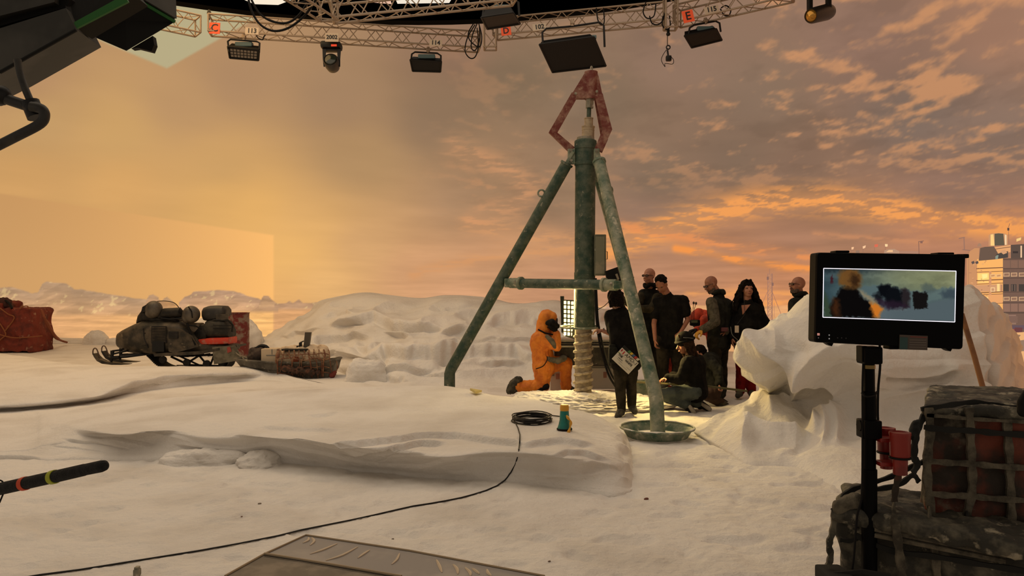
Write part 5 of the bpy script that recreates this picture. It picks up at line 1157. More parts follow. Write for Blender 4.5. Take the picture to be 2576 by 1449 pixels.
for x, y, r in ((410,905,.07),(470,912,.07),(520,915,.07),(562,909,.11)):
    for d in (-.16, .16):
        g = G(); g.lathe(s_(x, y, d), [(r*.35, -.03), (r, -.025), (r, .025), (r*.35, .03)], 18, (0, 1, 0)); g.build('wheel', dblk, snm, True)
for pts, r in (([(430,897),(475,918),(560,921)], .022), ([(452,896),(500,918)], .018), ([(505,892),(465,917)], .022), ([(500,893),(520,917)], .02), ([(540,890),(530,917)], .02)):
    g = G(); g.tube([s_(x, y, -.15) for x, y in pts], r, 6); g.build('suspension_arm', black, snm, True)
g = G(); g.rbox(s_(500, 921, -.12), (110*SK_, .04, .05), None, .01); g.build('slide_rail', mat('dusty_rail', (120, 104, 82), .7, 0, col2=(70, 60, 48), scale=14), snm)
# skis
for k, d in enumerate((-.5, .45)):
    dx = 0 if k == 0 else 22; dy = 0 if k == 0 else -6
    T = [(232,890),(236,898),(243,908),(256,915),(280,918),(305,918),(322,917)]; Bm = [(236,889),(241,896),(248,903),(262,909),(282,912),(305,915),(322,916)]
    g = G()
    for i in range(len(T)-1):
        g.prism([s_(T[i][0]+dx, T[i][1]+dy, d-.07), s_(T[i+1][0]+dx, T[i+1][1]+dy, d-.07), s_(Bm[i+1][0]+dx, Bm[i+1][1]+dy, d-.07), s_(Bm[i][0]+dx, Bm[i][1]+dy, d-.07)], (0, .16, 0))
    ski = g.build('ski', camo if k == 0 else dblk, snm)
    g = G(); g.tube(smooth_pts([s_(234+dx, 892+dy, d), s_(234+dx, 882+dy, d), s_(238+dx, 876+dy, d), s_(244+dx, 880+dy, d), s_(251+dx, 900+dy, d)], 4), .012, 6); g.build('loop_handle', mat('rusty_loop', (84, 62, 46), .6), ski, True)
    g = G(); g.tube([s_(280+dx, 912+dy, d), s_(283+dx, 882+dy, d)], [.02, .04], 8); g.tube([s_(282+dx, 900+dy, d), s_(300+dx, 899+dy, d)], .035, 8); g.build('spindle', black, ski, True)
    for pts in ([(283,883),(300,881),(318,876)], [(286,890),(312,884),(330,881)], [(290,899),(318,897),(380,889)]):
        g = G(); g.tube([s_(x+dx, y+dy, d*(1-.5*i/2)) for i, (x, y) in enumerate(pts)], .02 if pts[0][1] < 895 else .028, 6); g.build('control_arm', black, snm, True)
# tow bar
g = G(); g.tube([s_(596,890,-.2), s_(608,898,-.9), s_(614,903,-1.2)], .012, 6); g.tube([s_(590,884,-.2), s_(600,893,-.8), s_(622,901,-1.2)], .01, 6); g.build('tow_rope', mat('grey_rope', (120, 112, 96), .8), snm, True)

# ================================================================ red barrel behind
BD = 17.3; b0 = Vector(W(599.5, 787, BD)); gz = ground(b0.x, b0.y); g = G(); H_ = b0.z-gz; R_ = .24; prof = []
for t in np.linspace(0, 1, 41):
    r = R_*(1+.035*(math.exp(-((t-.36)/.02)**2)+math.exp(-((t-.66)/.02)**2))); prof.append((r, -H_+H_*t))
prof = [(0, -H_)]+prof+[(R_+.012, -.01), (R_+.012, .008), (R_-.015, .008), (R_-.02, -.02), (0, -.02)]
g.lathe(tuple(b0), prof, 32); brl = g.build('oil_barrel', mat('chipped_red_barrel', (104, 26, 20), .6, 0, col2=(128, 108, 94), scale=6, lo=.48, hi=.6, dust=.42, dustcol=(150, 136, 118)), None, True, loc=tuple(W(599.5, 905, BD)))
tag(brl, 'chipped dark red oil barrel with frost patches behind the snowmobile', 'barrel')

# ================================================================ sled
PD = 13.9; PK = PD/F
pulk = thing('cargo_sled', 'grey boat-shaped cargo sled hitched behind the snowmobile', 'sled', W(720, 949, PD))
def p_(x, y, d=0.0): return Vector(W(x, y, PD+d))
sec = np.array([(592,903,906,.05,.04),(600,902,912,.16,.10),(614,902,924,.26,.17),(640,904,940,.33,.24),(690,907,948,.36,.27),(760,909,951,.36,.27),(805,909,952,.36,.27),(832,906,948,.34,.25),(846,903,930,.30,.22),(851,903,912,.25,.2)], float)
t = np.linspace(0, len(sec)-1, 46); q = [np.interp(t, range(len(sec)), sec[:, k]) for k in range(5)]
def hull(inset):
    rings = []
    for a, yt, yb, hw, hb in zip(*q):
        T = p_(a, yt); B = p_(a, yb); z0, z1 = B.z+inset, T.z
        pr = [(-hw+inset, z1), (-(hw*.55+hb*.45)+inset, z0+(z1-z0)*.55), (-(hw*.5+hb*.5)+.03+inset, z0+(z1-z0)*.5), (-hb+inset, z0+.02), (0, z0), (hb-inset, z0+.02), ((hw*.5+hb*.5)-.03-inset, z0+(z1-z0)*.5), ((hw*.55+hb*.45)-inset, z0+(z1-z0)*.55), (hw-inset, z1)]
        rings.append([(T.x, T.y+u, zz) for u, zz in pr])
    return rings
plk = mat('dusty_grey_hull', (92, 86, 74), .6, 0, col2=(58, 52, 42), scale=4, lo=.45, hi=.62, dust=.42, dustcol=(142, 132, 114))
for nm, ins in (('hull', 0), ('hull_lining', .02)):
    R0 = hull(ins); g = G(); m_ = len(R0[0]); g.add([p for r in R0 for p in r], [(i*m_+k, i*m_+k+1, (i+1)*m_+k+1, (i+1)*m_+k) for i in range(len(R0)-1) for k in range(m_-1)]); g.build(nm, plk, pulk, True)
R0 = hull(0); rimp = [r[0] for r in R0]+[r[-1] for r in R0][::-1]; g = G(); g.tube(rimp, .022, 8, closed=True); g.build('rim', plk, pulk, True)
fab = mat('dusty_white_bundle', (206, 184, 154), .85, 0, col2=(160, 136, 108), scale=6, lo=.5, hi=.65, bump=.3)
rust = mat('rust_webbing', (96, 54, 34), .85, 0, col2=(134, 100, 72), scale=14, lo=.45, hi=.6)
wbx = thing('white_box', 'plain white box with grey stripe standing at the front of the loaded sled', 'box', p_(684, 906, -.1))
g = G(); g.rbox(p_(684, 892, -.05), (39*PK, .34, 32*PK), None, .008); g.build('carton', mat('box_white', (196, 176, 146), .7), wbx)
g = G(); g.box(p_(684, 894, -.222), (28*PK, .004, 2.6*PK)); g.build('stripe', lbl, wbx); g = G(); g.prism([p_(682.5,880,-.224), p_(684,878,-.224), p_(685.5,880,-.224), p_(685,890,-.224), p_(684,893,-.224), p_(683,890,-.224)], (0, .004, 0)); g.build('mark', lbl, wbx)
bg_ = thing('tool_bag', 'black and brown tool bag with curved handle leaning on the white box in the sled', 'bag', p_(650, 906, -.05))
g = G(); g.chain([p_(640,898), p_(652,892)], [.12, .13]); g.cap(p_(636,884), p_(658,884), .07, .08); remesh('body', g, .012, mat('brown_canvas', (58, 44, 34), .8, 0, col2=(30, 24, 20), scale=6), bg_, 3, .01)
g = G(); g.tube(smooth_pts([p_(640,882), p_(646,876), p_(656,870), p_(668,871), p_(675,877)], 4), [.03]*17, 8); g.build('handle', black, bg_, True); g = G(); g.tube([p_(630,878), p_(642,878)], .008, 6); g.rbox(p_(643,876), (.04, .06, .05), None, .01); g.build('buckle', dblk, bg_)
crg = thing('netted_cargo', 'pale bundle under rust webbing net filling the back of the sled', 'cargo', p_(765, 910, 0))
g = G(); g.rbox(p_(765, 896, 0), (116*PK, .48, 34*PK), None, .10); g.chain([p_(722,890), p_(808,890)], [.15, .16]); g.ell(p_(776,902,-.18), (.1, .1, .12)); bun = remesh('bundle', g, .016, fab, crg, 5, .02, 7)
g = G(); g.rbox(p_(743, 905, -.27), (14*PK, .03, 15*PK), None, .006); g.build('rust_pouch', mat('rust_cloth', (142, 68, 34), .8), crg)
g = G(); g.rbox(p_(746, 878.5, -.1), (62*PK, .34, .03), None, .008); g.build('black_board', dblk, crg)
Pz_ = lambda x, y, d: p_(x, y, d)
rnd = random.Random(3)
for k in range(11):     # net: straps from the top over the side of the sled
    x = 702+k*12.6; x2 = x+rnd.uniform(-7, 7); x3 = x2+rnd.uniform(-5, 5); yb = np.interp(x3, sec[:, 0], sec[:, 2])-rnd.uniform(0, 6)
    g = G(); g.tube(smooth_pts([Pz_(x-2, 880, 0), Pz_(x, 881+rnd.uniform(-1, 2), -.27), Pz_(x+rnd.uniform(-3, 3), 896, -.33), Pz_(x2, 910, -.40), Pz_(x3, yb, -.30)], 3), (.008 if k % 3 else .014), 5); g.build('net_strap', rust, crg, True)
for k, y in enumerate((890, 903, 924, 938)):
    g = G(); g.tube(smooth_pts([Pz_(696+i*19, y+rnd.uniform(-3, 3), (-.32, -.38, -.36, -.33)[k]) for i in range(8)], 3), .009, 5); g.build('net_cord', rust, crg, True)
for k in range(7):
    x = 705+k*17; g = G(); g.tube([Pz_(x, 884+rnd.uniform(-3, 6), -.31), Pz_(x+rnd.uniform(8, 20), 904+rnd.uniform(-4, 4), -.38)], .007, 5); g.build('net_cord', rust, crg, True)
g = G(); g.chain([p_(700,886,-.28), p_(697,900,-.36), p_(694,912,-.38)], [.03, .035, .02]); remesh('rust_cloth', g, .012, rust, crg, 2, .012, 20)
g = G(); g.chain([p_(716,926,-.36), p_(760,934,-.37), p_(800,938,-.34)], [.045, .06, .04]); remesh('dark_matting', g, .014, mat('dark_matted_net', (52, 38, 28), .9, 0, col2=(92, 58, 40), scale=12), crg, 1, .03, 18)
g = G(); g.tube(smooth_pts([p_(846,908,-.25), p_(849,922,-.27), p_(846,934,-.28), p_(838,944,-.28)], 4), .01, 6); g.build('loose_strap', rust, pulk, True); g = G(); g.chain([p_(843,936,-.28), p_(836,944,-.28)], [.03, .05]); remesh('red_tag', g, .012, mat('dull_red_cloth', (104, 40, 30), .8), pulk, 1, .01, 20)
dv = thing('folding_antenna_box', 'upright thin grey device standing on the board on top of the sled cargo', 'device', p_(772, 880, -.05))
g = G(); g.prism([p_(762.5,879,-.09), p_(767,836,-.09), p_(782,836,-.09), p_(776,880,-.09)], (0, .07, 0)); g.build('panel', mat('grey_metal_device', (74, 66, 54), .5, .2), dv)
g = G(); g.rbox(p_(756, 866, -.07), (7*PK, .05, 9*PK), None, .01); g.rbox(p_(751, 873, -.07), (9*PK, .06, 7*PK), None, .01); g.tube([p_(755,862,-.07), p_(764,858,-.07)], .012, 6); g.build('bracket', dblk, dv)
rl = thing('rolled_pouch', 'small rolled black pouch lying beside the upright device on the sled cargo', 'pouch', p_(787, 880, 0)); g = G(); g.chain([p_(779,876), p_(796,876)], [.045, .05]); remesh('roll', g, .012, black, rl, 2, .008, 20)

# ================================================================ red canvas load at the left edge
RD = 19.0; RK_ = RD/F
cv = mat('frosted_red_canvas', (112, 40, 24), .85, 0, col2=(86, 30, 20), scale=4, dust=.43, dustcol=(150, 112, 92), bump=.5, bscale=14)
rc = thing('canvas_crate', 'square crate wrapped in frosted red canvas at the left edge of the set', 'crate', W(40, 884, RD))
def r_(x, y, d=0): return Vector(W(x, y, RD+d))
g = G(); g.rbox(r_(62, 829, .5), (90*RK_, .95, 109*RK_), None, .03); remesh('wrap', g, .03, cv, rc, 2, .035, 4)
g = G(); g.rbox(r_(-28, 818, .5), (120*RK_, .8, 118*RK_), None, .05); remesh('side_bale', g, .03, cv, rc, 3, .05, 4)
g = G(); g.chain([r_(-20,768,.3), r_(14,762,.3), r_(24,772,.3)], [.16, .13, .08]); remesh('top_roll', g, .02, mat('dark_red_roll', (62, 30, 22), .85), rc, 2, .03, 8)
for pts in ([(-10,800),(14,838),(4,852),(-20,872)], [(0,775),(20,790),(36,800),(12,834)], [(50,777),(56,772),(68,770),(74,777)], [(0,842),(40,850),(106,845)]):
    g = G(); g.tube(smooth_pts([r_(x, y, -.02) for x, y in pts], 4), .016, 6); g.build('rope', mat('ochre_rope', (128, 74, 40), .85), rc, True)
g = G(); g.tube(smooth_pts([r_(14,756,.2), r_(24,764,.1), r_(30,776,.0)], 4), .03, 6); g.build('black_strap', blackr, rc, True)
g = G(); g.tube(smooth_pts([r_(104,780,0), r_(109,792,0), r_(112,800,0), r_(124,824,.3), r_(138,846,.8), r_(152,856,1.6), r_(168,861,2.2)], 4), [.03]*10+[.045]*9+[.03]*6, 6); g.build('ground_strap', mat('rust_strap', (120, 62, 36), .85), rc, True)
# ================================================================ overhead: LED ceiling, trusses, lamps
alu = mat('weathered_aluminium', (158, 140, 120), .5, .35, col2=(132, 114, 96), scale=8)
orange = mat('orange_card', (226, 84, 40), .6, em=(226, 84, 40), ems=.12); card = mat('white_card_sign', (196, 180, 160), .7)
ceil_m = mat('ceiling_black', (9, 10, 9), .9, 0, spec=.05)
cc0 = (-2.6, 7.0); zc = 9.0; rc0 = 14.0
g = G(); g.lathe((cc0[0], cc0[1], zc), [(rc0, .0), (rc0, .75), (rc0-.3, .9), (0, .9), (0, .3), (rc0-.35, .3), (rc0-.35, 0)][:], 96)
cl_ = g.build('ceiling', ceil_m); tag(cl_, 'black rim and underside of the round LED ceiling', None, None, 'structure')
for pts, c_ in (([(575,-14),(600,-8),(640,9),(700,11),(745,-6),(735,-30)], (226, 226, 214)), ([(905,-26),(930,4),(985,9),(975,-26)], (206, 176, 160)), ([(985,-26),(1000,8),(1130,6),(1150,-26)], (222, 224, 216))):
    q = []
    for x, y in pts:
        d = ray(x, y); t = (zc-.02-EYE)/d[2]; q.append(tuple(np.array([0, 0, EYE])+d*t))
    g = G(); g.prism(q, (0, 0, -.015)); m = mat('led_ceiling_tile_%d' % c_[0], c_, .6, em=c_, ems=.8); g.build('ceiling_tile', m, cl_)
_cyl = None
def rod(p, q, r, name, m, par):
    global _cyl
    if _cyl is None:
        _cyl = {}
    if m.name not in _cyl:
        gg = G(); gg.tube([(0, 0, -.5), (0, 0, .5)], 1, 6); me = bpy.data.meshes.new('brace'); me.from_pydata(gg.v, [], gg.f); me.materials.append(m); _cyl[m.name] = me
    p = Vector(p); q = Vector(q); d = q-p; o = bpy.data.objects.new(name, _cyl[m.name]); link(o); o.parent = par
    o.matrix_local = Matrix.Translation((p+q)/2-wloc(par)) @ d.to_track_quat('Z', 'Y').to_matrix().to_4x4() @ Matrix.Diagonal((r, r, d.length, 1)); return o
def truss(A, B, label, w=.38, h=.38, r=.022, rb=.010, seg=.62, m=None, up=(0, 0, 1)):
    A = Vector(A); B = Vector(B); m = m or alu; t = (B-A).normalized(); s = t.cross(Vector(up)).normalized(); u = s.cross(t).normalized()
    root = thing('truss', label, 'truss', (A+B)/2); cs = [(-1, -1), (1, -1), (1, 1), (-1, 1)]
    off = [s*(a*w/2)+u*(b*h/2) for a, b in cs]
    for o in off: rod(A+o, B+o, r, 'chord', m, root)
    L = (B-A).length; n = max(2, int(round(L/seg)))
    for f in range(4):
        o1, o2 = off[f], off[(f+1) % 4]
        for k in range(n):
            a = A+t*(L*k/n); b = A+t*(L*(k+1)/n); mid = (a+b)/2
            rod(a+o1, mid+o2, rb, 'brace', m, root); rod(mid+o2, b+o1, rb, 'brace', m, root)
    for e in (A, B):
        for f in range(4): rod(e+off[f], e+off[(f+1) % 4], r*.9, 'end_bar', m, root)
    return root
ZT = 7.6
def T_(x, y, z=ZT):
    d = ray(x, y); return Vector(np.array([0, 0, EYE])+d*((z-EYE)/d[2]))
truss(T_(528, 63), T_(1205, 106), 'long lattice truss section marked C with lamps 113, 2002 and 114')
truss(T_(372, 38), T_(498, 66), 'short lattice truss section left of the one marked C')
truss(T_(1246, 74), T_(1672, 34), 'lattice truss section marked D carrying the largest lamp')
truss(T_(1703, 42), T_(1990, -26), 'rising lattice truss section marked E at the right')
truss(W(1233, 122, 17.0), W(1233, -30, 17.0), 'upright lattice truss between sections C and D', w=.27, h=.27, up=(0, 1, 0))
truss(W(1687, 72, 16.0), W(1687, -30, 16.0), 'upright lattice truss between sections D and E', w=.25, h=.25, up=(0, 1, 0))
truss(W(836, 28, 12.2), W(1290, -16, 12.9), 'nearer pale lattice truss running right from the corner under the ceiling', w=.3, h=.3, seg=.42)
truss(W(828, 28, 12.1), W(735, -34, 11.0), 'nearer pale lattice truss running left from the corner under the ceiling', w=.3, h=.3, seg=.42)
# hook and hanger at the C end
g = G(); g.tube([W(526, 50, 17.3), W(526, 24, 17.3)], .02, 6); g.ell(W(526, 33, 17.3), (.05, .05, .07)); o = g.build('chain_hoist', black, None, True, loc=W(526, 35, 17.3)); tag(o, 'small dark hoist above the left end of the truss marked C', 'hoist')
# cards
def sign(txt, x, y, w, h, D, m, label, roll=0, size=None, back=True):
    c = Vector(W(x, y, D)); k = D/F; R = Matrix.Rotation(roll, 3, 'Y'); s_o = thing('sign_card', label, 'sign', c)
    if back: g = G(); g.box(c, (w*k, .012, h*k), R); g.build('card', m, s_o)
    text(txt, c+R @ Vector((0, -.009, 0)), R, size or h*k*.95, ink, s_o, bold=.004); return s_o
sign('C', 540, 71, 27, 28, 16.9, orange, 'orange card with the letter C on the left end of the truss', .05)
sign('D', 1273, 78, 25, 22, 16.6, orange, 'orange card with the letter D on the truss', -.12)
sign('E', 1731, 41, 28, 30, 15.6, orange, 'orange card with the letter E on the truss', -.22)
sign('113', 634, 78, 34, 17, 16.7, card, 'pale number card 113 on the truss above the first lamp', .05)
sign('2002', 835, 94, 34, 22, 16.9, card, 'pale number card 2002 above the moving-head lamp', .02, size=.125)
sign('114', 1096, 108, 32, 16, 17.4, card, 'pale number card 114 on the truss above the second lamp', .05)
sign('102', 1357, 68, 34, 17, 16.3, card, 'pale number card 102 on the truss above the large lamp', -.12)
sign('115', 1790, 24, 36, 18, 15.3, card, 'pale number card 115 on the truss above the right-hand lamp', -.2)
teal = mat('teal_ballast', (70, 96, 100), .5)
def panel_lamp(q, D, tilt, label, yoke, cells=None, ball=None, stem=None):
    """q: four picture corners of the front face; the box runs up and back"""
    root = thing('stage_lamp', label, 'lamp', W(sum(a for a, b in q)/4, sum(b for a, b in q)/4, D)); F4 = [Vector(W(x, y, D+(0 if i < 2 else tilt))) for i, (x, y) in enumerate(q)]
    nrm = (F4[1]-F4[0]).cross(F4[3]-F4[0]).normalized()
    if nrm.y < 0: nrm = -nrm
    cen = sum(F4, Vector())/4; Bk = [p+nrm*.16+(cen-p)*.12 for p in F4]
    g = G(); g.loft([F4, Bk]); g.build('housing', black, root)
    for i in range(4):
        a, b = F4[i], F4[(i+1) % 4]; g = G(); g.tube([a, b], .022, 6); g.build('frame_edge', black, root, True)
    if cells:
        g_m = mat('lamp_cell_grey', (120, 112, 104), .35)
        nx, ny = cells
        for i in range(nx):
            for j in range(ny):
                u0, u1, v0, v1 = (i+.12)/nx, (i+.88)/nx, (j+.15)/ny, (j+.85)/ny; L_ = lambda u, v: (F4[0].lerp(F4[1], .05+.9*u)).lerp(F4[3].lerp(F4[2], .05+.9*u), .12+.76*v)-nrm*.012
                g = G(); g.prism([L_(u0, v0), L_(u1, v0), L_(u1, v1), L_(u0, v1)], nrm*.01); g.build('cell', g_m, root)
    g = G(); yp = [Vector(W(x, y, D+.05)) for x, y in yoke]; g.tube(yp, .022, 8); g.build('yoke', black, root, True)
    if ball: g = G(); g.rbox((Vector(W(ball[0], ball[1], D+.12))+Vector(W(ball[2], ball[3], D+.12)))/2, (abs(ball[2]-ball[0])*D/F, .14, abs(ball[3]-ball[1])*D/F), None, .02); g.build('ballast', teal, root)
    if stem: g = G(); g.tube([W(stem[0], stem[1], D+.05), W(stem[2], stem[3], D+.05)], .035, 8); g.rbox(W((stem[0]+stem[2])/2, (stem[1]+stem[3])/2, D+.05), (.09, .09, .07), None, .015); g.build('clamp', alu, root, True)
    return root
panel_lamp([(573,117),(652,125),(650,152),(578,146)], 17.2, .25, 'small cell lamp with visible grid hanging below number 113', [(576,130),(573,104),(580,99),(645,104),(653,108),(652,132)], (8, 3), (593,107,636,119), (613,86,614,101))
panel_lamp([(1032,150),(1110,155),(1108,181),(1038,179)], 18.0, .25, 'small dark cell lamp hanging below number 114', [(1034,152),(1036,136),(1044,131),(1100,134),(1109,140),(1109,158)], None, (1052,138,1095,149), (1077,118,1077,133))
panel_lamp([(1722,90),(1802,73),(1816,101),(1740,120)], 16.2, .3, 'dark cell lamp with barn frame hanging below number 115', [(1731,92),(1735,70),(1746,63),(1800,53),(1810,58),(1813,80)], None, (1752,68,1795,80), (1774,45,1776,60))
panel_lamp([(1357,112),(1494,93),(1524,166),(1390,182)], 15.6, .7, 'largest dark flat lamp panel hanging above the drill head', [(1366,112),(1364,82),(1374,72),(1440,66),(1508,56),(1519,64),(1521,118)], None, (1488,90,1500,100), (1440,48,1440,66))
panel_lamp([(1211,44),(1290,32),(1308,60),(1226,73)], 14.2, .5, 'dark lamp under the ceiling rim just above the card D', [(1216,44),(1218,12),(1230,4),(1294,0),(1304,6),(1306,40)], None, (1240,14,1280,26), (1256,-8,1256,4))
# safety cables and bundles
def cable(pts, D, r, label, name='cable', m=None):
    g = G(); g.tube(smooth_pts([W(*(p if len(p) == 3 else (p[0], p[1], D))) for p in pts], 6), r, 6); o = g.build(name, m or blackr, None, True, loc=W(pts[0][0], pts[0][1], D)); tag(o, label, 'cable'); return o
cable([(622,-20),(632,25),(655,62),(690,78),(730,68),(770,35),(800,-10)], 11.5, .018, 'thick black cable loop hanging lowest under the ceiling rim')
cable([(628,-10),(650,30),(680,52),(720,58),(750,40),(775,5)], 11.7, .018, 'thick black cable loop hanging just inside the lowest loop')
cable([(690,-20),(720,2),(750,8),(790,-5),(810,-20)], 11.3, .018, 'short black cable loop at the top edge beside the pale truss corner')
for k, (pts, lb) in enumerate(((((1195,62),(1176,95),(1170,128),(1182,146),(1196,142),(1204,112),(1200,70)), 'widest thin cable loop at the right end of truss C'), (((1200,60),(1188,90),(1186,120),(1196,126),(1206,100),(1206,66)), 'inner thin cable loop at the right end of truss C'),
   (((1192,58),(1178,84),(1184,104),(1206,118),(1212,92),(1204,58)), 'cable bundle crossing the right end of truss C'), (((1625,5),(1618,30),(1628,46),(1645,40),(1650,10)), 'dark cable loop on truss D near its right end'),
   (((1634,40),(1640,58),(1655,62),(1668,50),(1672,30)), 'cable loop below the right end of truss D'), (((1668,40),(1666,62),(1676,74),(1686,66),(1684,40)), 'cable loop around the upright truss beside card E'),
   (((1812,22),(1822,38),(1834,38),(1838,24),(1826,14),(1814,20)), 'coiled cable on truss E right of number 115'), (((645,90),(650,96),(660,100),(664,92),(668,88)), 'tiny cable loop under truss C right of number 113'),
   (((1500,20),(1504,50),(1512,62),(1520,56),(1518,20)), 'cable loop on truss D right above the large lamp'))):
    cable(pts, 17.0 if k not in (3, 4, 5, 6, 8) else 16.0, .014, lb)
# hanging plug
hp_ = thing('hanging_plug', 'black plug on a thin wire loop hanging below the upright truss near card E', 'plug', W(1682, 145, 16))
for pts, r in (([(1681,72),(1681,88)], .03), ([(1679,86),(1679,116)], .008)):
    g = G(); g.tube([W(x, y, 16) for x, y in pts], r, 8); g.build('wire', blackr, hp_, True)
g = G(); g.tube(arc_pts(W(1681,119,16), .04, 0, 2*PI, 13)[:-1], .014, 6, closed=True); g.ell(W(1681,86,16), (.045, .045, .04)); g.build('knot', black, hp_, True)
g = G(); g.tube(smooth_pts([W(x, y, 16) for x, y in ((1679,122),(1668,138),(1664,152),(1673,168),(1673,160),(1692,161),(1694,150),(1686,142))], 5), .007, 5); g.build('loop', blackr, hp_, True)
g = G(); g.tube([W(1679,126,16), W(1681,142,16)], .02, 6); g.rbox(W(1682,147,16), (.12, .1, .12), None, .03); g.build('plug', black, hp_, True)
# moving heads
mh = thing('moving_head_lamp', 'black moving-head spotlight hanging below number 2002', 'lamp', W(835, 140, 17.2))
k = 17.2/F
g = G(); g.rbox(W(834, 116, 17.2), (50*k, .35, 18*k), None, .06); g.build('base', black, mh, True)
g = G(); g.rbox(W(840, 114, 16.99), (14*k, .02, 5*k), None, .004); g.build('display', mat('red_display', (220, 60, 30), .5, em=(220, 70, 40), ems=.5), mh)
for x in (816, 853):
    g = G(); g.loft([[W(x-5,123,17.1), W(x+5,123,17.1), W(x+5,123,17.3), W(x-5,123,17.3)], [W(x-4,150,17.1), W(x+3,150,17.1), W(x+3,150,17.3), W(x-4,150,17.3)], [W(x-2,168,17.12), W(x+3,168,17.12), W(x+3,168,17.28), W(x-2,168,17.28)]]); g.build('arm', black, mh)
g = G(); g.rbox(W(834, 127, 17.2), (42*k, .18, 6*k), None, .02); g.build('crossbar', black, mh)
hc = Vector(W(835, 160, 17.1)); ax = Vector((0, -1, .35)).normalized(); g = G(); g.lathe(hc-ax*.2, [(.09, 0), (.14, .04), (.165, .15), (.17, .33), (.155, .36), (.14, .34), (.13, .30), (0, .30)], 24, ax); g.build('head', mat('grey_black_shell', (44, 40, 36), .4), mh, True)
g = G(); g.lathe(hc-ax*.2, [(.135, .345), (.12, .365), (0, .372)], 24, ax); g.build('lens', mat('dark_lens', (34, 40, 34), .08), mh, True)
mh = thing('moving_head_lamp', 'black moving-head spotlight with golden lens at the top right', 'lamp', W(2060, 25, 14)); k = 14/F
for x in (2037, 2084): g = G(); g.rbox(W(x, 2, 14), (11*k, .12, 50*k), None, .02); g.build('arm', black, mh)
ax = (Vector(W(2036,42,13.75))-Vector(W(2085,30,14.2))).normalized(); a = Vector(W(2090,28,14.2)); L = (Vector(W(2036,42,13.75))-a).length
g = G(); g.lathe(a, [(0, 0), (.08, .01), (.13, .06), (.15, .18), (.14, L-.05), (.12, L), (.1, L-.03), (0, L-.04)], 24, ax); g.build('head', mat('grey_black_shell', (44, 40, 36), .4), mh, True)
g = G(); g.lathe(a, [(.105, L-.02), (.07, L+.02), (0, L+.035)], 24, ax); g.build('lens', mat('golden_lens', (190, 140, 60), .15, .6), mh, True)
# safety wires
for (x0, y0, x1, y1) in ((811,40,826,62),(893,50,880,68)):
    pass
# ================================================================ ray casting on built snow to lay things down
def bvh_of(names):
    vs = []; fs = []
    for o in COL.objects:
        if o.type == 'MESH' and any(o.name.startswith(n) for n in names):
            n0 = len(vs); mw = o.location; vs += [tuple(v.co+mw) for v in o.data.vertices]; fs += [tuple(i+n0 for i in p.vertices) for p in o.data.polygons]
    return BVHTree.FromPolygons(vs, fs)
_bv = bvh_of(['floor', 'snow_slab'])
def hit(px, py, up=.0):
    d = Vector(ray(px, py)).normalized(); h = _bv.ray_cast(Vector((0, 0, EYE)), d, 60)
    return (h[0]+Vector((0, 0, up))) if h[0] is not None else Vector(Z(px, py))+Vector((0, 0, up))
# cable coil on the slab, lead running to the foreground
cb_m = mat('cable_black', (22, 20, 18), .6, spec=.3)
c0 = hit(1338, 1060); pts = []
base = [hit(1338+50*math.cos(a), 1060+11*math.sin(a)) for a in np.linspace(0, 2*PI, 25)[:-1]]
for i in range(24*9):
    a = i % 24; t = i/24; p = base[a]; s = 1-.055*((i//24*5) % 4)-.03*math.sin(i*.37); q = c0+(p-c0)*s; pts.append((q.x, q.y, p.z+.008+.006*(i//24)+.004*math.sin(i*.9)))
coil = thing('cable_coil', 'black cable coil lying on the snow slab left of the megaphone', 'cable', c0)
g = G(); g.tube(pts, .0058, 6); g.build('windings', cb_m, coil, True)
g = G(); g.tube(smooth_pts([hit(1300,1050,.03), hit(1322,1048,.03), hit(1350,1048,.02), hit(1380,1047,.01), hit(1408,1050,.01)], 5), .0058, 6); g.build('short_lead', cb_m, coil, True)
path = [(1296,1064),(1303,1078),(1308,1095),(1307,1120),(1303,1150),(1296,1172),(1285,1192),(1270,1210),(1250,1224),(1222,1236),(1190,1246),(1160,1254),(1120,1262),(1080,1269),(1040,1275),(1000,1284),(940,1298),(880,1311),(820,1323),(760,1335),(700,1350),(600,1370),(500,1388),(400,1404),(300,1420),(200,1436),(100,1449),(-60,1476)]
dn = []
for a, b in zip(path[:-1], path[1:]):
    for k in range(4): dn.append((a[0]+(b[0]-a[0])*k/4, a[1]+(b[1]-a[1])*k/4))
g = G(); g.tube([hit(x, y, .011 if 1095 < y < 1200 else .006) for x, y in dn], .0055, 6); g.build('long_lead', cb_m, coil, True)
# megaphone
m0 = hit(1420, 1082); k = m0.y/F; mg = thing('megaphone', 'teal and yellow megaphone standing bell-down on the snow slab', 'megaphone', m0); H = 64*k
tealp = mat('teal_plastic', (0, 112, 102), .4, 0, col2=(10, 96, 88), scale=10); yel = mat('yellow_plastic', (206, 150, 40), .45)
g = G(); g.lathe(m0, [(0, .004), (.066, .004), (.07, .01), (.066, .018), (.0, .018)], 28); g.build('bell_rim', blackr, mg, True)
g = G(); g.lathe(m0, [(.063, .016), (.052, .05), (.043, .09), (.039, H*.72), (.036, H*.78), (0, H*.78)], 28); g.build('horn', tealp, mg, True)
g = G(); g.lathe(m0, [(.037, H*.76), (.040, H*.8), (.039, H*.93), (.033, H), (0, H)], 24); g.build('end_cap', yel, mg, True)
g = G(); g.rbox(m0+Vector((.0, -.045, H*.5)), (.012, .02, .06), None, .004); g.build('grip', tealp, mg)
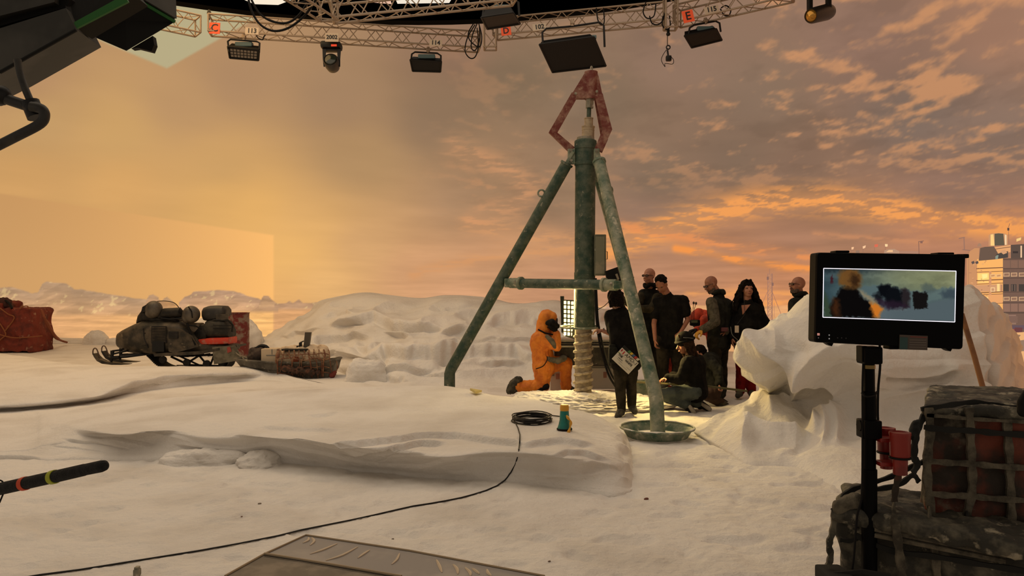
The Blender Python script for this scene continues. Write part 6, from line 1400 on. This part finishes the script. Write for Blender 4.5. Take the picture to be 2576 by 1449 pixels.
g = G(); sp_ = smooth_pts([m0+Vector((.012, -.055, H*.62)), m0+Vector((.03, -.06, H*.5)), m0+Vector((.05, -.06, H*.38)), m0+Vector((.045, -.075, H*.2)), m0+Vector((.03, -.09, .0)), m0+Vector((.02, -.1, -.008))], 4); g.tube(sp_, [.006+.008*math.sin(i*.5)**2 for i in range(len(sp_))], 6); g.build('strap', yel, mg, True)
# bits on the snow
for x, y, r, c_, lb in ((1626,1257,.014,(110,70,58),'small brown chip on the snow right of the slab'),(653,1268,.009,(140,128,112),'grey crumb on the snow left of the long cable'),(988,1357,.006,(96,84,72),'tiny dark speck of grit above the grey floor panel'),(608,1300,.005,(110,96,84),'tiny grey speck between the snow heap and the cable'),(1382,1413,.006,(112,92,76),'brown speck near the bottom of the snow floor')):
    p = hit(x, y); g = G(); g.ell(p+Vector((0, 0, r*.4)), (r*1.6, r*.9, r*.7), Matrix.Rotation(.5, 3, 'Z'), 7, 5); o = g.build('chip', mat('chip_%d' % c_[0], c_, .9), None, loc=tuple(p)); tag(o, lb, 'chip')
p = hit(345, 1449, .0); g = G(); g.rbox(p+Vector((0, 0, .02)), (.03, .04, .04), None, .008); g.rbox(p+Vector((0, 0, .045)), (.022, .03, .012), None, .004); o = g.build('cable_connector', galv, None, loc=tuple(p)); tag(o, 'little metal connector poking up at the bottom edge left of the grey panel', 'connector')
p = hit(1198, 990); g = G(); g.prism([hit(1182,988,.03), hit(1212,991,.02), hit(1196,997,.03)], (0, .04, .02)); o = g.build('foam_offcut', mat('yellow_foam', (176, 160, 100), .9), None, loc=tuple(p)); tag(o, 'small yellowish foam offcut at the back edge of the snow slab', 'offcut')
# grey painted floor panel at the bottom
fp = thing('floor_panel', 'grey painted floor panel with pale streaked border at the bottom of the scene', 'floor panel', Z(900, 1440, .02))
def fz(x, y, z=.03): return Vector(Z(x, y, z))
pg1 = mat('painted_blue_grey', (134, 130, 128), .55, 0, col2=(154, 148, 142), scale=3, lo=.5, hi=.7); pg2 = mat('painted_dark_grey', (98, 90, 78), .7, 0, col2=(122, 112, 98), scale=5, dust=.38, dustcol=(150, 138, 120)); seam = mat('dark_seam', (52, 44, 36), .8)
g = G(); g.prism([fz(770,1346), fz(1030,1385), fz(1370,1449), fz(1700,1520), fz(1400,1520), fz(1010,1450), fz(665,1393)], (0, 0, -.08)); g.build('border_strip', pg1, fp)
g = G(); g.prism([fz(662,1396), fz(1008,1454), fz(1380,1522), fz(1300,1700), fz(200,1700), fz(566,1449)], (0, 0, -.08)); g.build('centre_plate', pg2, fp)
g = G(); g.tube([fz(566,1449,.034), fz(664,1394,.034), fz(770,1346,.034), fz(1030,1385,.034), fz(1370,1449,.034)], .006, 6); g.build('edge_bead', mat('sandy_bead', (150, 132, 106), .8), fp)
g = G(); g.tube([fz(665,1393,.034), fz(850,1423,.034), fz(1010,1450,.034)], .008, 6); g.build('seam_strip', mat('sandy_bead', (150, 132, 106), .8), fp)
g = G(); g.tube([fz(664,1397,.036), fz(760,1411,.036), fz(1010,1455,.036)], .003, 5); g.build('seam_line', seam, fp)
stk = mat('pale_streak', (190, 174, 152), .7)
for pts in ([(776,1352),(775,1360),(762,1366)], [(784,1352),(790,1362),(780,1372)], [(848,1368),(812,1384),(780,1394)], [(1005,1392),(998,1408),(985,1420)], [(1098,1408),(1106,1425),(1112,1440)], [(1140,1420),(1150,1432),(1152,1444)], [(1170,1428),(1182,1440),(1184,1449)], [(1225,1432),(1228,1442),(1236,1449)], [(900,1376),(860,1398),(820,1410)], [(930,1384),(900,1404)], [(1188,1430),(1206,1444)]):
    g = G(); P2 = smooth_pts([fz(x, y, .0315) for x, y in pts], 4); n_ = len(P2); g.tube(P2, [.003+.006*math.sin(PI*i/(n_-1)) for i in range(n_)], 5); g.build('paint_streak', stk, fp)

# ================================================================ monitor on its stand
mp = mat('monitor_black', (3, 3, 4), .5, spec=.08)
mo = thing('monitor', 'large black field monitor showing a filmed orange-suited figure, on a stand at right', 'monitor', W(2237, 878, 2.6))
def DM(x): return 2.67-.14*(x-2050)/375
def m_(x, y, d=0.0): return Vector(W(x, y, DM(x)+d))
def rquad(x0, y0, x1, y1, x2, y2, x3, y3, r=8):
    P = [(x0, y0), (x1, y1), (x2, y2), (x3, y3)]; out = []
    for i in range(4):
        a = Vector((*P[i-1], 0)); b = Vector((*P[i], 0)); c = Vector((*P[(i+1) % 4], 0)); d0 = (a-b).normalized()*r; d1 = (c-b).normalized()*r
        for t in (0, .35, .65, 1): q = (b+d0)*(1-t)**2+b*2*t*(1-t)+(b+d1)*t*t; out.append((q.x, q.y))
    return out
oq = rquad(2052, 635, 2427, 640, 2420, 879, 2047, 861); g = G(); n = len(oq)
F0 = [m_(x, y) for x, y in oq]; C_ = sum(F0, Vector())/n; F1 = [p+(p-C_)*-.012+Vector((0, -.008, 0)) for p in F0]; B1 = [p+Vector((0, .05, 0)) for p in F0]; B2 = [p+(C_-p)*.12+Vector((.0, .085, 0)) for p in F0]
g.loft([F1, F0, B1, B2]); g.build('casing', mp, mo)
for (x0, y0, x1, y1) in ((2050,636,2075,648),(2398,640,2427,650),(2095,631,2130,637),(2350,636,2390,642)):
    g = G(); g.rbox((m_(x0, y0, .03)+m_(x1, y1, .03))/2, (abs(x1-x0)*.00138, .05, abs(y1-y0)*.00138), None, .003); g.build('bumper', mp, mo)
# screen: colours are the picture it shows
nx, ny = 300, 130; U, V = np.meshgrid(np.linspace(0, 1, nx), np.linspace(0, 1, ny))
tl, tr, br, bl = [np.array(m_(*p, -.0095)) for p in ((2073,677),(2404,683),(2401,808),(2071,796))]
PS = ((tl*(1-U[..., None])+tr*U[..., None])*(1-V[..., None])+(bl*(1-U[..., None])+br*U[..., None])*V[..., None])
def scr(u, v):
    X, Y = u*332, v*122; X0, Y0 = X, Y
    X = X0+(fbm(X0/7, Y0/7, 3)-.5)*9; Y = Y0+(fbm(X0/7+9, Y0/7+3, 3)-.5)*9
    c = np.stack([60+78*u-20*v, 74+62*u, 78+22*u+10*v], -1)
    g1 = np.exp(-((X-250)/90)**2-((Y-22)/26)**2); c = mixc(c, (122, 126, 92), g1*.75)
    c = mixc(c, (30, 40, 46), sstep(18, 0, Y)*sstep(210, 60, X)*.8); c = mixc(c, (40, 50, 52), .5*sstep(60, 0, X)*sstep(10, 60, Y))
    cl2 = fbm(X/42, Y/14, 4); c = c*(.85+.3*cl2)[..., None]
    m = sstep(-4, 4, Y-(44+6*np.sin(X/30)))*sstep(250, 150, np.abs(X-240)); c = mixc(c, (78, 96, 100), m*.8)
    sn = sstep(-3, 3, Y-(np.interp(X, [0, 100, 200, 260, 300, 332], [96, 96, 92, 84, 74, 66]))); c = mixc(c, (88, 100, 104), sn)
    sn2 = sstep(-3, 3, Y-np.interp(X, [0, 160, 240, 290, 332], [60, 66, 78, 72, 40])); c = mixc(c, (72, 84, 88), sn2*.5*sstep(120, 200, X))
    def blob(P, col, s=3.0, a=1.0):
        nonlocal c
        ins = poly_in(X, Y, P); d = seg_d(X, Y, P+[P[0]]); w = np.where(ins, .5+.5*np.minimum(d/s, 1), .5-.5*np.minimum(d/s, 1)); c = mixc(c, col, w*a)
    blob([(140,44),(150,36),(166,36),(180,44),(176,62),(160,70),(146,66)], (10, 12, 16), 4); blob([(172,40),(190,44),(206,58),(208,86),(198,98),(176,96),(160,84),(158,66)], (12, 14, 18), 4); blob([(128,64),(142,58),(152,70),(150,82),(136,80)], (16, 16, 20), 4, .9); blob([(182,92),(214,92),(216,100),(184,101)], (96, 108, 110), 2, .7); blob([(250,38),(262,30),(276,34),(286,46),(270,54),(252,50)], (70, 82, 80), 5, .7); blob([(296,56),(312,44),(332,42),(332,66),(306,66)], (54, 66, 74), 5, .8)
    blob([(198,44),(214,46),(222,60),(220,92),(206,98),(202,70)], (38, 32, 34), 4); blob([(230,52),(264,52),(266,92),(232,96)], (20, 17, 16), 2)
    blob([(132,74),(200,78),(222,90),(168,98),(150,92)], (40, 26, 40), 5, .8)
    blob([(0,58),(10,72),(26,108),(24,122),(0,122)], (52, 66, 50), 5); blob([(18,92),(36,64),(44,48),(70,38),(88,44),(98,66),(124,84),(136,98),(136,122),(20,122)], (11, 9, 9), 4)
    blob([(122,80),(136,84),(152,96),(156,100),(148,112),(140,121),(130,116),(124,98)], (196, 112, 36), 5); blob([(92,50),(100,52),(122,66),(138,80),(130,86),(112,74),(98,62)], (140, 124, 96), 4, .8)
    blob([(40,38),(38,18),(44,4),(62,-4),(84,0),(96,12),(100,26),(96,42),(86,48),(56,46)], (104, 70, 34), 6); blob([(72,10),(88,14),(94,28),(90,42),(76,44),(68,30)], (40, 24, 14), 6, .8); blob([(40,30),(48,10),(58,14),(52,36)], (110, 76, 36), 6, .6)
    blob([(26,72),(40,80),(44,118),(30,122),(22,100)], (70, 38, 18), 7, .8); blob([(20,14),(25,24),(24,36),(18,36),(17,24)], (60, 26, 32), 2)
    return np.clip(c, 3, 255)
cS = scr(U, V)/255; cS = np.where(cS <= .04045, cS/12.92, ((cS+.055)/1.055)**2.4)
grid_obj('screen', PS, led_mat if False else attr_emit('monitor_picture', 1.0), mo, False, cols=cS)
wl = mat('frame_line_white', (230, 230, 240), .5, em=(232, 232, 245), ems=1.0)
cs = [m_(*p, -.012) for p in ((2072,675),(2405,682),(2402,810),(2070,798))]
for i in range(4): g = G(); g.tube([cs[i], cs[(i+1) % 4]], .0014, 4); g.build('frame_guide', wl, mo)
for x, y, c_, s in ((2059,841,(200,140,130),6),(2059,850,(120,110,110),2),(2086,843,(140,140,140),3),(2086,852,(150,150,150),3),(2107,850,(40,40,42),3),(2117,850,(40,40,42),3),(2128,851,(40,40,42),3)):
    g = G(); g.rbox(m_(x, y, -.012), (s*.00138, .003, s*.00138), None, .001); g.build('button', mat('button_%d' % c_[0], c_, .5, em=c_ if c_[0] > 100 else None, ems=.5), mo)
lc = [(2264,842),(2334,845),(2333,881),(2263,879)]; g = G(); g.prism([m_(x, y, -.016) for x, y in lc], (0, .004, 0)); lb = g.build('info_label', mat('label_face', (74, 62, 54), .6), mo)
g = G(); g.prism([m_(x, y, -.0175) for x, y in ((2264,848),(2284,849),(2283,879),(2263,878))], (0, .001, 0)); g.build('label_block', mat('label_teal', (34, 66, 64), .6), lb); g = G(); g.prism([m_(x, y, -.0175) for x, y in ((2290,846),(2332,848),(2332,850),(2290,848))], (0, .001, 0)); g.build('label_line', mat('label_red', (120, 46, 36), .6), lb)
for k_ in range(4): g = G(); y = 854+k_*6; g.prism([m_(2288, y, -.0175), m_(2330, y+1, -.0175), m_(2330, y+3, -.0175), m_(2288, y+2, -.0175)], (0, .001, 0)); g.build('label_line', mat('label_grey2', (100, 90, 82), .6), lb)
for x, y, s in ((2085,865,1),(2384,878,1)):
    g = G(); g.prism([m_(x-10, y-4, .01), m_(x+12, y-2, .01), m_(x+8, y+6, .01), m_(x+2, y+4, .01)], (0, .03, 0)); g.build('foot', mp, mo)
g = G(); g.rbox(m_(2242, 872, .02), (.035, .05, .016), None, .004); g.build('knob_housing', mp, mo)
st = thing('monitor_stand', 'black telescopic stand holding the large monitor', 'stand', W(2187, 1600, 2.62))
def t_(x, y, d=0.0): return Vector(W(x, y, 2.66+d))
g = G(); g.rbox(t_(2187, 893), (46*.0014, .07, 44*.0014), None, .008); g.rbox(t_(2168, 890), (14*.0014, .05, 40*.0014), None, .004); g.build('mount', mp, st)
g = G(); g.tube([t_(2186, 900), t_(2187, 990)], .0185, 16); g.build('upper_tube', mp, st, True)
g = G(); g.tube([t_(2186, 918), t_(2186, 927)], .021, 16); g.build('collar', mat('brass_collar', (120, 100, 60), .3, .8), st, True)
g = G(); g.tube([t_(2187, 985), t_(2187, 1066)], .0225, 16); g.build('middle_tube', mp, st, True)
g = G(); g.rbox(t_(2186, 1078), (44*.0014, .07, 46*.0014), None, .006); g.tube([t_(2160, 1070), t_(2168, 1070)], .02, 10); g.tube([t_(2204, 1068), t_(2214, 1068)], .012, 10); g.build('clamp', mp, st, True)
g = G(); g.tube([t_(2187, 1060), t_(2187, 1320)], .0215, 16); g.build('lower_tube', mp, st, True); g = G(); g.tube([t_(2187, 1180), t_(2187, 1900)], .0255, 16); g.build('base_tube', mp, st, True)
g = G(); g.tube(smooth_pts([t_(2172,985), t_(2168,990,-.02), t_(2180,998,-.04), t_(2200,994,-.02), t_(2206,985)], 4), .003, 6); g.build('cable_tie', blackr, st, True)
g = G(); g.tube(smooth_pts([t_(2213,868,.03), t_(2214,920,.02), t_(2209,980,.01), t_(2208,1040,.01), t_(2210,1075,.0)], 5), .0042, 6); g.tube(smooth_pts([t_(2174,870,.0), t_(2170,960,-.01), t_(2170,1080,-.02), t_(2168,1240,-.03), t_(2156,1300,-.03), t_(2148,1400,-.04), t_(2138,1470,-.04)], 5), .0038, 6); g.build('cable', blackr, st, True)
for k_ in range(3):
    a = 2*PI*k_/3+.5; b = t_(2187, 1320); b.z = .42; e = Vector((b.x+math.cos(a)*.42, b.y+math.sin(a)*.42, .02)); g = G(); g.tube([b, e], .011, 8); lg = g.build('leg', mp, st, True)
    g = G(); g.ell(e, (.018, .018, .02)); g.build('rubber_foot', blackr, lg, True)
g = G(); b = t_(2187, 1320); g.tube([(b.x, b.y, .46), (b.x, b.y, .38)], .035, 14); g.build('spider', mp, st, True)
# red cup holder
rp = mat('red_plastic', (128, 22, 12), .4, 0, col2=(104, 18, 10), scale=10)
ch = thing('cup_holder', 'red double cup holder clipped to the monitor stand', 'cup holder', t_(2250, 1190, -.05))
kk = 2.55/F
for (x, y, r, d) in ((2229, 1076, 22.5, .04), (2264, 1087, 26.5, -.06)):
    c = t_(x, y, d); s_c = kk*(1+d/2.6); R0 = r*s_c
    g = G(); g.lathe(c, [(R0*.9, -.004), (R0*1.0, 0), (R0*1.02, -.008), (R0*.98, -.012), (R0*.93, -.082), (R0*.86, -.086), (R0*.70, -.09), (R0*.66, -.145), (0, -.147), (0, -.14), (R0*.6, -.135), (R0*.88, -.02)], 28); cu = g.build('cup', rp, ch, True)
    g = G(); g.tube([c+Vector((math.cos(a)*R0*.93, math.sin(a)*R0*.93, -.087)) for a in np.linspace(0, 2*PI, 29)[:-1]], .004, 6, closed=True); g.build('band', blackr, cu, True)
for y in (1102, 1162):
    g = G(); g.rbox((t_(2207, y)+t_(2250, y+6, -.03))/2, (46*kk, .05, 12*kk), None, .006); g.build('bracket', rp, ch)

# ================================================================ netted cases at lower right
cs1 = mat('snowy_dark_case', (40, 38, 30), .75, 0, col2=(104, 98, 82), scale=9, lo=.48, hi=.68, dust=.44, dustcol=(150, 142, 122), bump=.5, bscale=18)
cs2 = mat('rusty_tarp_case', (42, 33, 24), .8, 0, col2=(104, 46, 28), scale=4.5, lo=.46, hi=.62, dust=.42, dustcol=(104, 96, 80), bump=.5, bscale=18)
web = mat('frosted_webbing', (98, 91, 76), .9, 0, col2=(54, 49, 39), scale=16, lo=.4, hi=.62, bump=.5); webd = mat('dark_webbing', (18, 18, 15), .9)
up = thing('tarp_crate', 'tall crate wrapped in rusty dark tarp, standing on the long netted case', 'crate', W(2450, 1340, 3.0))
def c_(x, y, D=2.85): return Vector(W(x, y, D))
def gbox(name, top, bot, dback, m, par, vox, nz, ns):
    g = G(); T0 = [c_(*p) for p in top]; B0 = [c_(*p) for p in bot]; bk = lambda p: Vector((p.x*(p.y+dback)/p.y+.03, p.y+dback, p.z))
    T = [T0[0], T0[1], bk(T0[1]), bk(T0[0])]; B = [B0[0], B0[1], bk(B0[1]), bk(B0[0])]
    g.loft([B, [b.lerp(t, .3)*1.0 for b, t in zip(B, T)], [b.lerp(t, .7) for b, t in zip(B, T)], T]); return remesh(name, g, vox, m, par, 5, nz, ns)
gbox('wrap', [(2338,1042,2.75),(2640,1058,2.7)], [(2316,1345,2.75),(2640,1380,2.7)], .55, cs2, up, .012, .012, 9)
gbox('lid', [(2322,1022,2.73),(2650,1030,2.68)], [(2324,1046,2.73),(2650,1062,2.68)], .58, cs1, up, .010, .010, 12)
def strap(pts, w, m, par, name='webbing_strap', seed=0):
    P = smooth_pts([c_(*p) for p in pts], 6); rnd = random.Random(seed); g = G(); n = len(P); A = []
    for i, p in enumerate(P):
        t = (P[min(i+1, n-1)]-P[max(i-1, 0)]).normalized(); view = (p-Vector((0, 0, EYE))).normalized(); s = t.cross(Vector((0, 1, 0)))
        s = s.normalized() if s.length > .1 else Vector((1, 0, 0)); ww = w*(1+.18*math.sin(i*1.3+seed)); A.append([p-s*ww/2+Vector((0, -.004, 0)), p+s*ww/2+Vector((0, -.004, 0)), p+s*ww/2+Vector((0, .006, 0)), p-s*ww/2+Vector((0, .006, 0))])
    g.loft(A); return g.build(name, m, par, True)
D1 = 2.70
for k_, (x0, x1, x2) in enumerate(((2337,2333,2345),(2438,2444,2432),(2532,2540,2545))):
    strap([(x0,1026,D1), (x0+3,1090,D1), (x1,1160,D1), (x1+2,1230,D1), (x2,1300,D1), (x2,1345,D1)], .028, web, up, seed=k_)
for k_, y in enumerate((1075, 1158, 1240)):
    strap([(2326,y,D1), (2380,y+6,D1-.005), (2440,y+8,D1), (2500,y+14,D1-.005), (2600,y+20,D1)], .020, web if k_ else webd, up, seed=k_+5)
strap([(2318,1030,2.71), (2380,1020,2.71), (2450,1012,2.75), (2520,1022,2.75), (2600,1030,2.71)], .018, webd, up, seed=11); strap([(2330,1044,2.70), (2400,1050,2.70), (2480,1056,2.70), (2600,1062,2.68)], .012, web, up, seed=12)
strap([(2326,1046,2.72), (2310,1075,2.70), (2302,1110,2.68), (2300,1150,2.68), (2308,1165,2.70), (2297,1192,2.66)], .022, webd, up, 'hanging_strap', 13)
g = G(); g.chain([c_(2306,1062,2.7), c_(2300,1085,2.69), c_(2296,1098,2.68)], [.012, .018, .012]); remesh('buckle', g, .005, webd, up, 1, .003, 60)
lo = thing('netted_case', 'long snow-dusted dark transport case under webbing at the lower right corner', 'case', W(2300, 1500, 2.6))
gbox('body', [(2098,1310,2.75),(2640,1405,2.45)], [(2125,1425,2.75),(2640,1600,2.45)], .6, cs1, lo, .012, .014, 8)
gbox('lower_body', [(2115,1380,2.76),(2640,1500,2.46)], [(2150,1775,2.76),(2640,1900,2.46)], .6, cs1, lo, .014, .01, 8)
g = G(); T0 = [(2094,1262,2.72),(2200,1252,2.9),(2640,1318,2.6),(2640,1385,2.4)]
g.loft([[c_(2094,1305,2.70), c_(2640,1420,2.38), c_(2640,1345,2.85)+Vector((0, .2, 0)), c_(2190,1290,3.2)], [c_(2092,1278,2.70), c_(2640,1388,2.38), c_(2640,1320,2.85)+Vector((0, .2, 0)), c_(2200,1262,3.2)], [c_(2110,1256,2.76), c_(2640,1352,2.46), c_(2640,1316,2.8)+Vector((0, .2, 0)), c_(2205,1250,3.15)]]); remesh('lid', g, .010, cs1, lo, 3, .012, 12)
for k_ in range(3):
    g = G(); y = 1316+k_*15; g.tube([c_(2200, y, 2.64), c_(2420, y+44, 2.52), c_(2530, y+66, 2.46)], .009, 8); g.build('lid_rib', web, lo, True)
for k_, (x, yo) in enumerate(((2255,0),(2345,14),(2440,28),(2545,46))):
    strap([(x-6,1258+yo,2.72), (x-4,1290+yo,2.62), (x,1330+yo,2.58), (x+8,1390+yo,2.58), (x+14,1450+yo,2.58)], .026, web if k_ != 2 else webd, lo, seed=k_+20)
strap([(2150,1345,2.68), (2240,1385,2.62), (2350,1400,2.57), (2470,1420,2.5), (2600,1440,2.42)], .018, webd, lo, seed=31)
strap([(2100,1300,2.70), (2094,1340,2.68), (2086,1370,2.66), (2090,1400,2.66), (2082,1425,2.64)], .02, cs1, lo, 'hanging_strap', 32); strap([(2112,1358,2.68), (2140,1360,2.68), (2162,1350,2.68)], .014, webd, lo, 'handle', 33)
g = G(); g.chain([c_(2110,1275,2.7), c_(2150,1262,2.7)], [.026, .03]); g.chain([c_(2104,1300,2.7), c_(2135,1292,2.7)], [.016, .02]); remesh('lid_corner', g, .008, web, lo, 2, .006, 20)
strap([(2116,1262,2.70), (2130,1240,2.72), (2170,1222,2.75), (2240,1200,2.74), (2300,1172,2.72), (2330,1160,2.72)], .016, webd, lo, 'tie_strap', 34); strap([(2200,1232,2.72), (2260,1220,2.70), (2296,1196,2.70), (2312,1212,2.72)], .016, webd, lo, 'tie_strap', 35)
strap([(2262,1195,2.60), (2254,1225,2.62), (2250,1262,2.64)], .018, cs2, lo, 'tie_strap', 36)
g = G(); g.rbox(c_(2110, 1462, 2.6), (.09, .2, .05), None, .01); g.tube([c_(2080,1448,2.62), c_(2170,1440,2.6), c_(2240,1452,2.55)], .012, 6); g.build('base_frame', webd, lo)
pa = Vector(W(2452, 900, 4.5)); pb = Vector(W(2490, 1040, 4.4)); pc_ = pb+(pb-pa)*((pb.z+.05)/(pa.z-pb.z))
g = G(); g.tube([W(2419, 790, 4.6), pa, pb, pc_], .016, 10); wp = g.build('wooden_pole', mat('varnished_wood', (138, 88, 42), .5, 0, col2=(112, 68, 32), scale=8), None, True, loc=W(2480, 1030, 4.4)); tag(wp, 'leaning varnished wooden pole between the monitor and the tarp crate', 'pole')
g = G(); g.chain([W(2582,985,2.5), W(2572,1010,2.5), W(2575,1035,2.5)], [.01, .016, .02]); o = remesh('strap_end', g, .006, blackr, None, 1); o.location = (0, 0, 0); tag(o, 'black strap end hanging at the right edge above the tarp crate', 'strap')

# ================================================================ near left: boom microphone, crane head, pipe frame
bm_ = thing('boom_microphone', 'black foam-covered boom microphone with orange and yellow tape entering from the left', 'microphone', W(100, 1205, 1.8))
def b_(x, y): return Vector(W(x, y, 1.9-.15*x/260))
foam = mat('black_foam', (16, 17, 17), .95, 0, col2=(30, 30, 30), scale=60, bump=.8, bscale=200)
g = G(); pp = [b_(-60,1244), b_(0,1230), b_(130,1201), b_(212,1182), b_(214,1181.5), b_(255,1173), b_(263,1171), b_(267,1170)]; g.tube(pp, [.0155, .0155, .0148, .0142, .0135, .0138, .0120, .006], 20); g.build('foam_sleeve', foam, bm_, True)
for (x, y, w_, c_n, nm) in ((62,1216.5,5,(200,66,24),'orange_tape'),(135,1200,5,(160,168,30),'yellow_tape')):
    a = b_(x-w_, y+w_*.22); b = b_(x+w_, y-w_*.22); g = G(); g.tube([a, b], [.0168, .0166], 20); g.build(nm, mat(nm, c_n, .6), bm_, True)
g = G(); g.tube(smooth_pts([b_(-30,1205), b_(0,1208), b_(8,1216), b_(4,1226)], 4), .002, 5); g.tube([b_(8,1243), b_(0,1262), b_(-20,1300)], .0022, 5); g.build('wire', blackr, bm_, True)
dk = mat('dark_grey_metal', (46, 45, 40), .6, .1, col2=(66, 64, 58), scale=3); dk2 = mat('near_black_metal', (17, 17, 15), .7, 0, spec=.2); gt = mat('green_tape', (24, 92, 28), .6)
hd2 = thing('suspended_box', 'dark box with green tape edges hanging at the top left corner', 'box', W(330, 60, 3.0))
f_ = [W(197,76,3.0), W(318,128,3.05), W(440,55,3.2), W(346,0,3.1)]; f_ = [Vector(p) for p in f_]
up_ = Vector((-.06, .1, .34)); g = G(); g.prism(f_, up_); g.build('shell', dk2, hd2)
for a, b, r in ((f_[2], f_[3], .008), (f_[0], f_[0]+(f_[3]-f_[0])*.9, .009)):
    g = G(); dd = (b-a).normalized(); g.tube([a, b], r, 6); g.build('green_tape', gt, hd2)
g = G(); a = f_[2]; b = f_[3]; g.prism([a+Vector((0, -.005, .012)), b+Vector((0, -.005, .012)), b+up_*.9, a+up_*.9+Vector((.0, 0, 0))], (.01, 0, 0)); g.build('side_plate', dk, hd2)
g = G(); g.prism([Vector(W(x, y, 3.08)) for x, y in ((330,122),(384,90),(388,112),(381,129),(345,120))], (0, .03, 0)); g.build('flag_corner', dk2, hd2)
cr_ = thing('crane_arm', 'grey slab-sided camera crane arm entering from the top left', 'crane', W(60, 80, 2.6))
def a_(x, y, D=2.6): return Vector(W(x, y, D))
g = G(); g.prism([a_(-80,96), a_(-80,222), a_(0,182), a_(192,74), a_(165,20)], (-.05, .25, .02)); g.build('lower_beam', dk, cr_)
g = G(); g.prism([a_(-80,88,2.64), a_(168,18,2.64), a_(175,-4,2.64), a_(160,-30,2.64), a_(-80,40,2.64)], (0, .2, 0)); g.build('gap', dk2, cr_)
g = G(); g.prism([a_(-80,60), a_(-80,-60), a_(137,-40), a_(137,5)], (-.05, .25, .02)); g.build('upper_beam', dk, cr_)
g = G(); g.prism([a_(165,20,2.63), a_(192,74,2.63), a_(340,-10,2.8), a_(300,-60,2.8), a_(160,-60,2.7)], (0, .1, 0)); g.build('housing', dk2, cr_)
g = G(); g.prism([a_(186,56,2.61), a_(190,72,2.61), a_(322,4,2.72), a_(314,-14,2.72)], (0, .01, 0)); g.build('green_tape', gt, cr_)
g = G(); g.tube([a_(0,182,2.58), a_(192,75,2.58)], .006, 6); g.build('edge_seal', dk2, cr_)
pf = thing('pipe_frame', 'bent black pipe yoke with clamp hanging at the left edge', 'pipe frame', W(90, 270, 2.3))
def q_(x, y, D=2.3): return Vector(W(x, y, D))
g = G(); g.tube(smooth_pts([q_(44,150), q_(50,185), q_(62,220), q_(80,262)], 4), .0105, 12); g.build('upright_pipe', mat('worn_black_pipe', (26, 25, 22), .55, 0, col2=(44, 42, 36), scale=14), pf, True)
g = G(); g.tube([q_(-60,222), q_(0,244), q_(85,272)], .0165, 14); g.build('cross_pipe', mat('worn_black_pipe', (26, 25, 22), .55), pf, True)
g = G(); g.tube(smooth_pts([q_(78,268,2.27), q_(104,274,2.27), q_(112,290,2.27), q_(100,312,2.27), q_(40,344,2.27), q_(-60,394,2.27)], 5), .0150, 14); g.build('bent_pipe', mat('worn_black_pipe', (26, 25, 22), .55), pf, True)
g = G(); g.tube([q_(76,256), q_(92,296)], .026, 14); g.ell(q_(86,274), (.026, .03, .026)); g.build('clamp', black, pf, True)
g = G(); g.ell(q_(4,240), (.028, .028, .03)); g.tube([q_(-10,226), q_(4,258)], .024, 10); g.build('joint', black, pf, True)
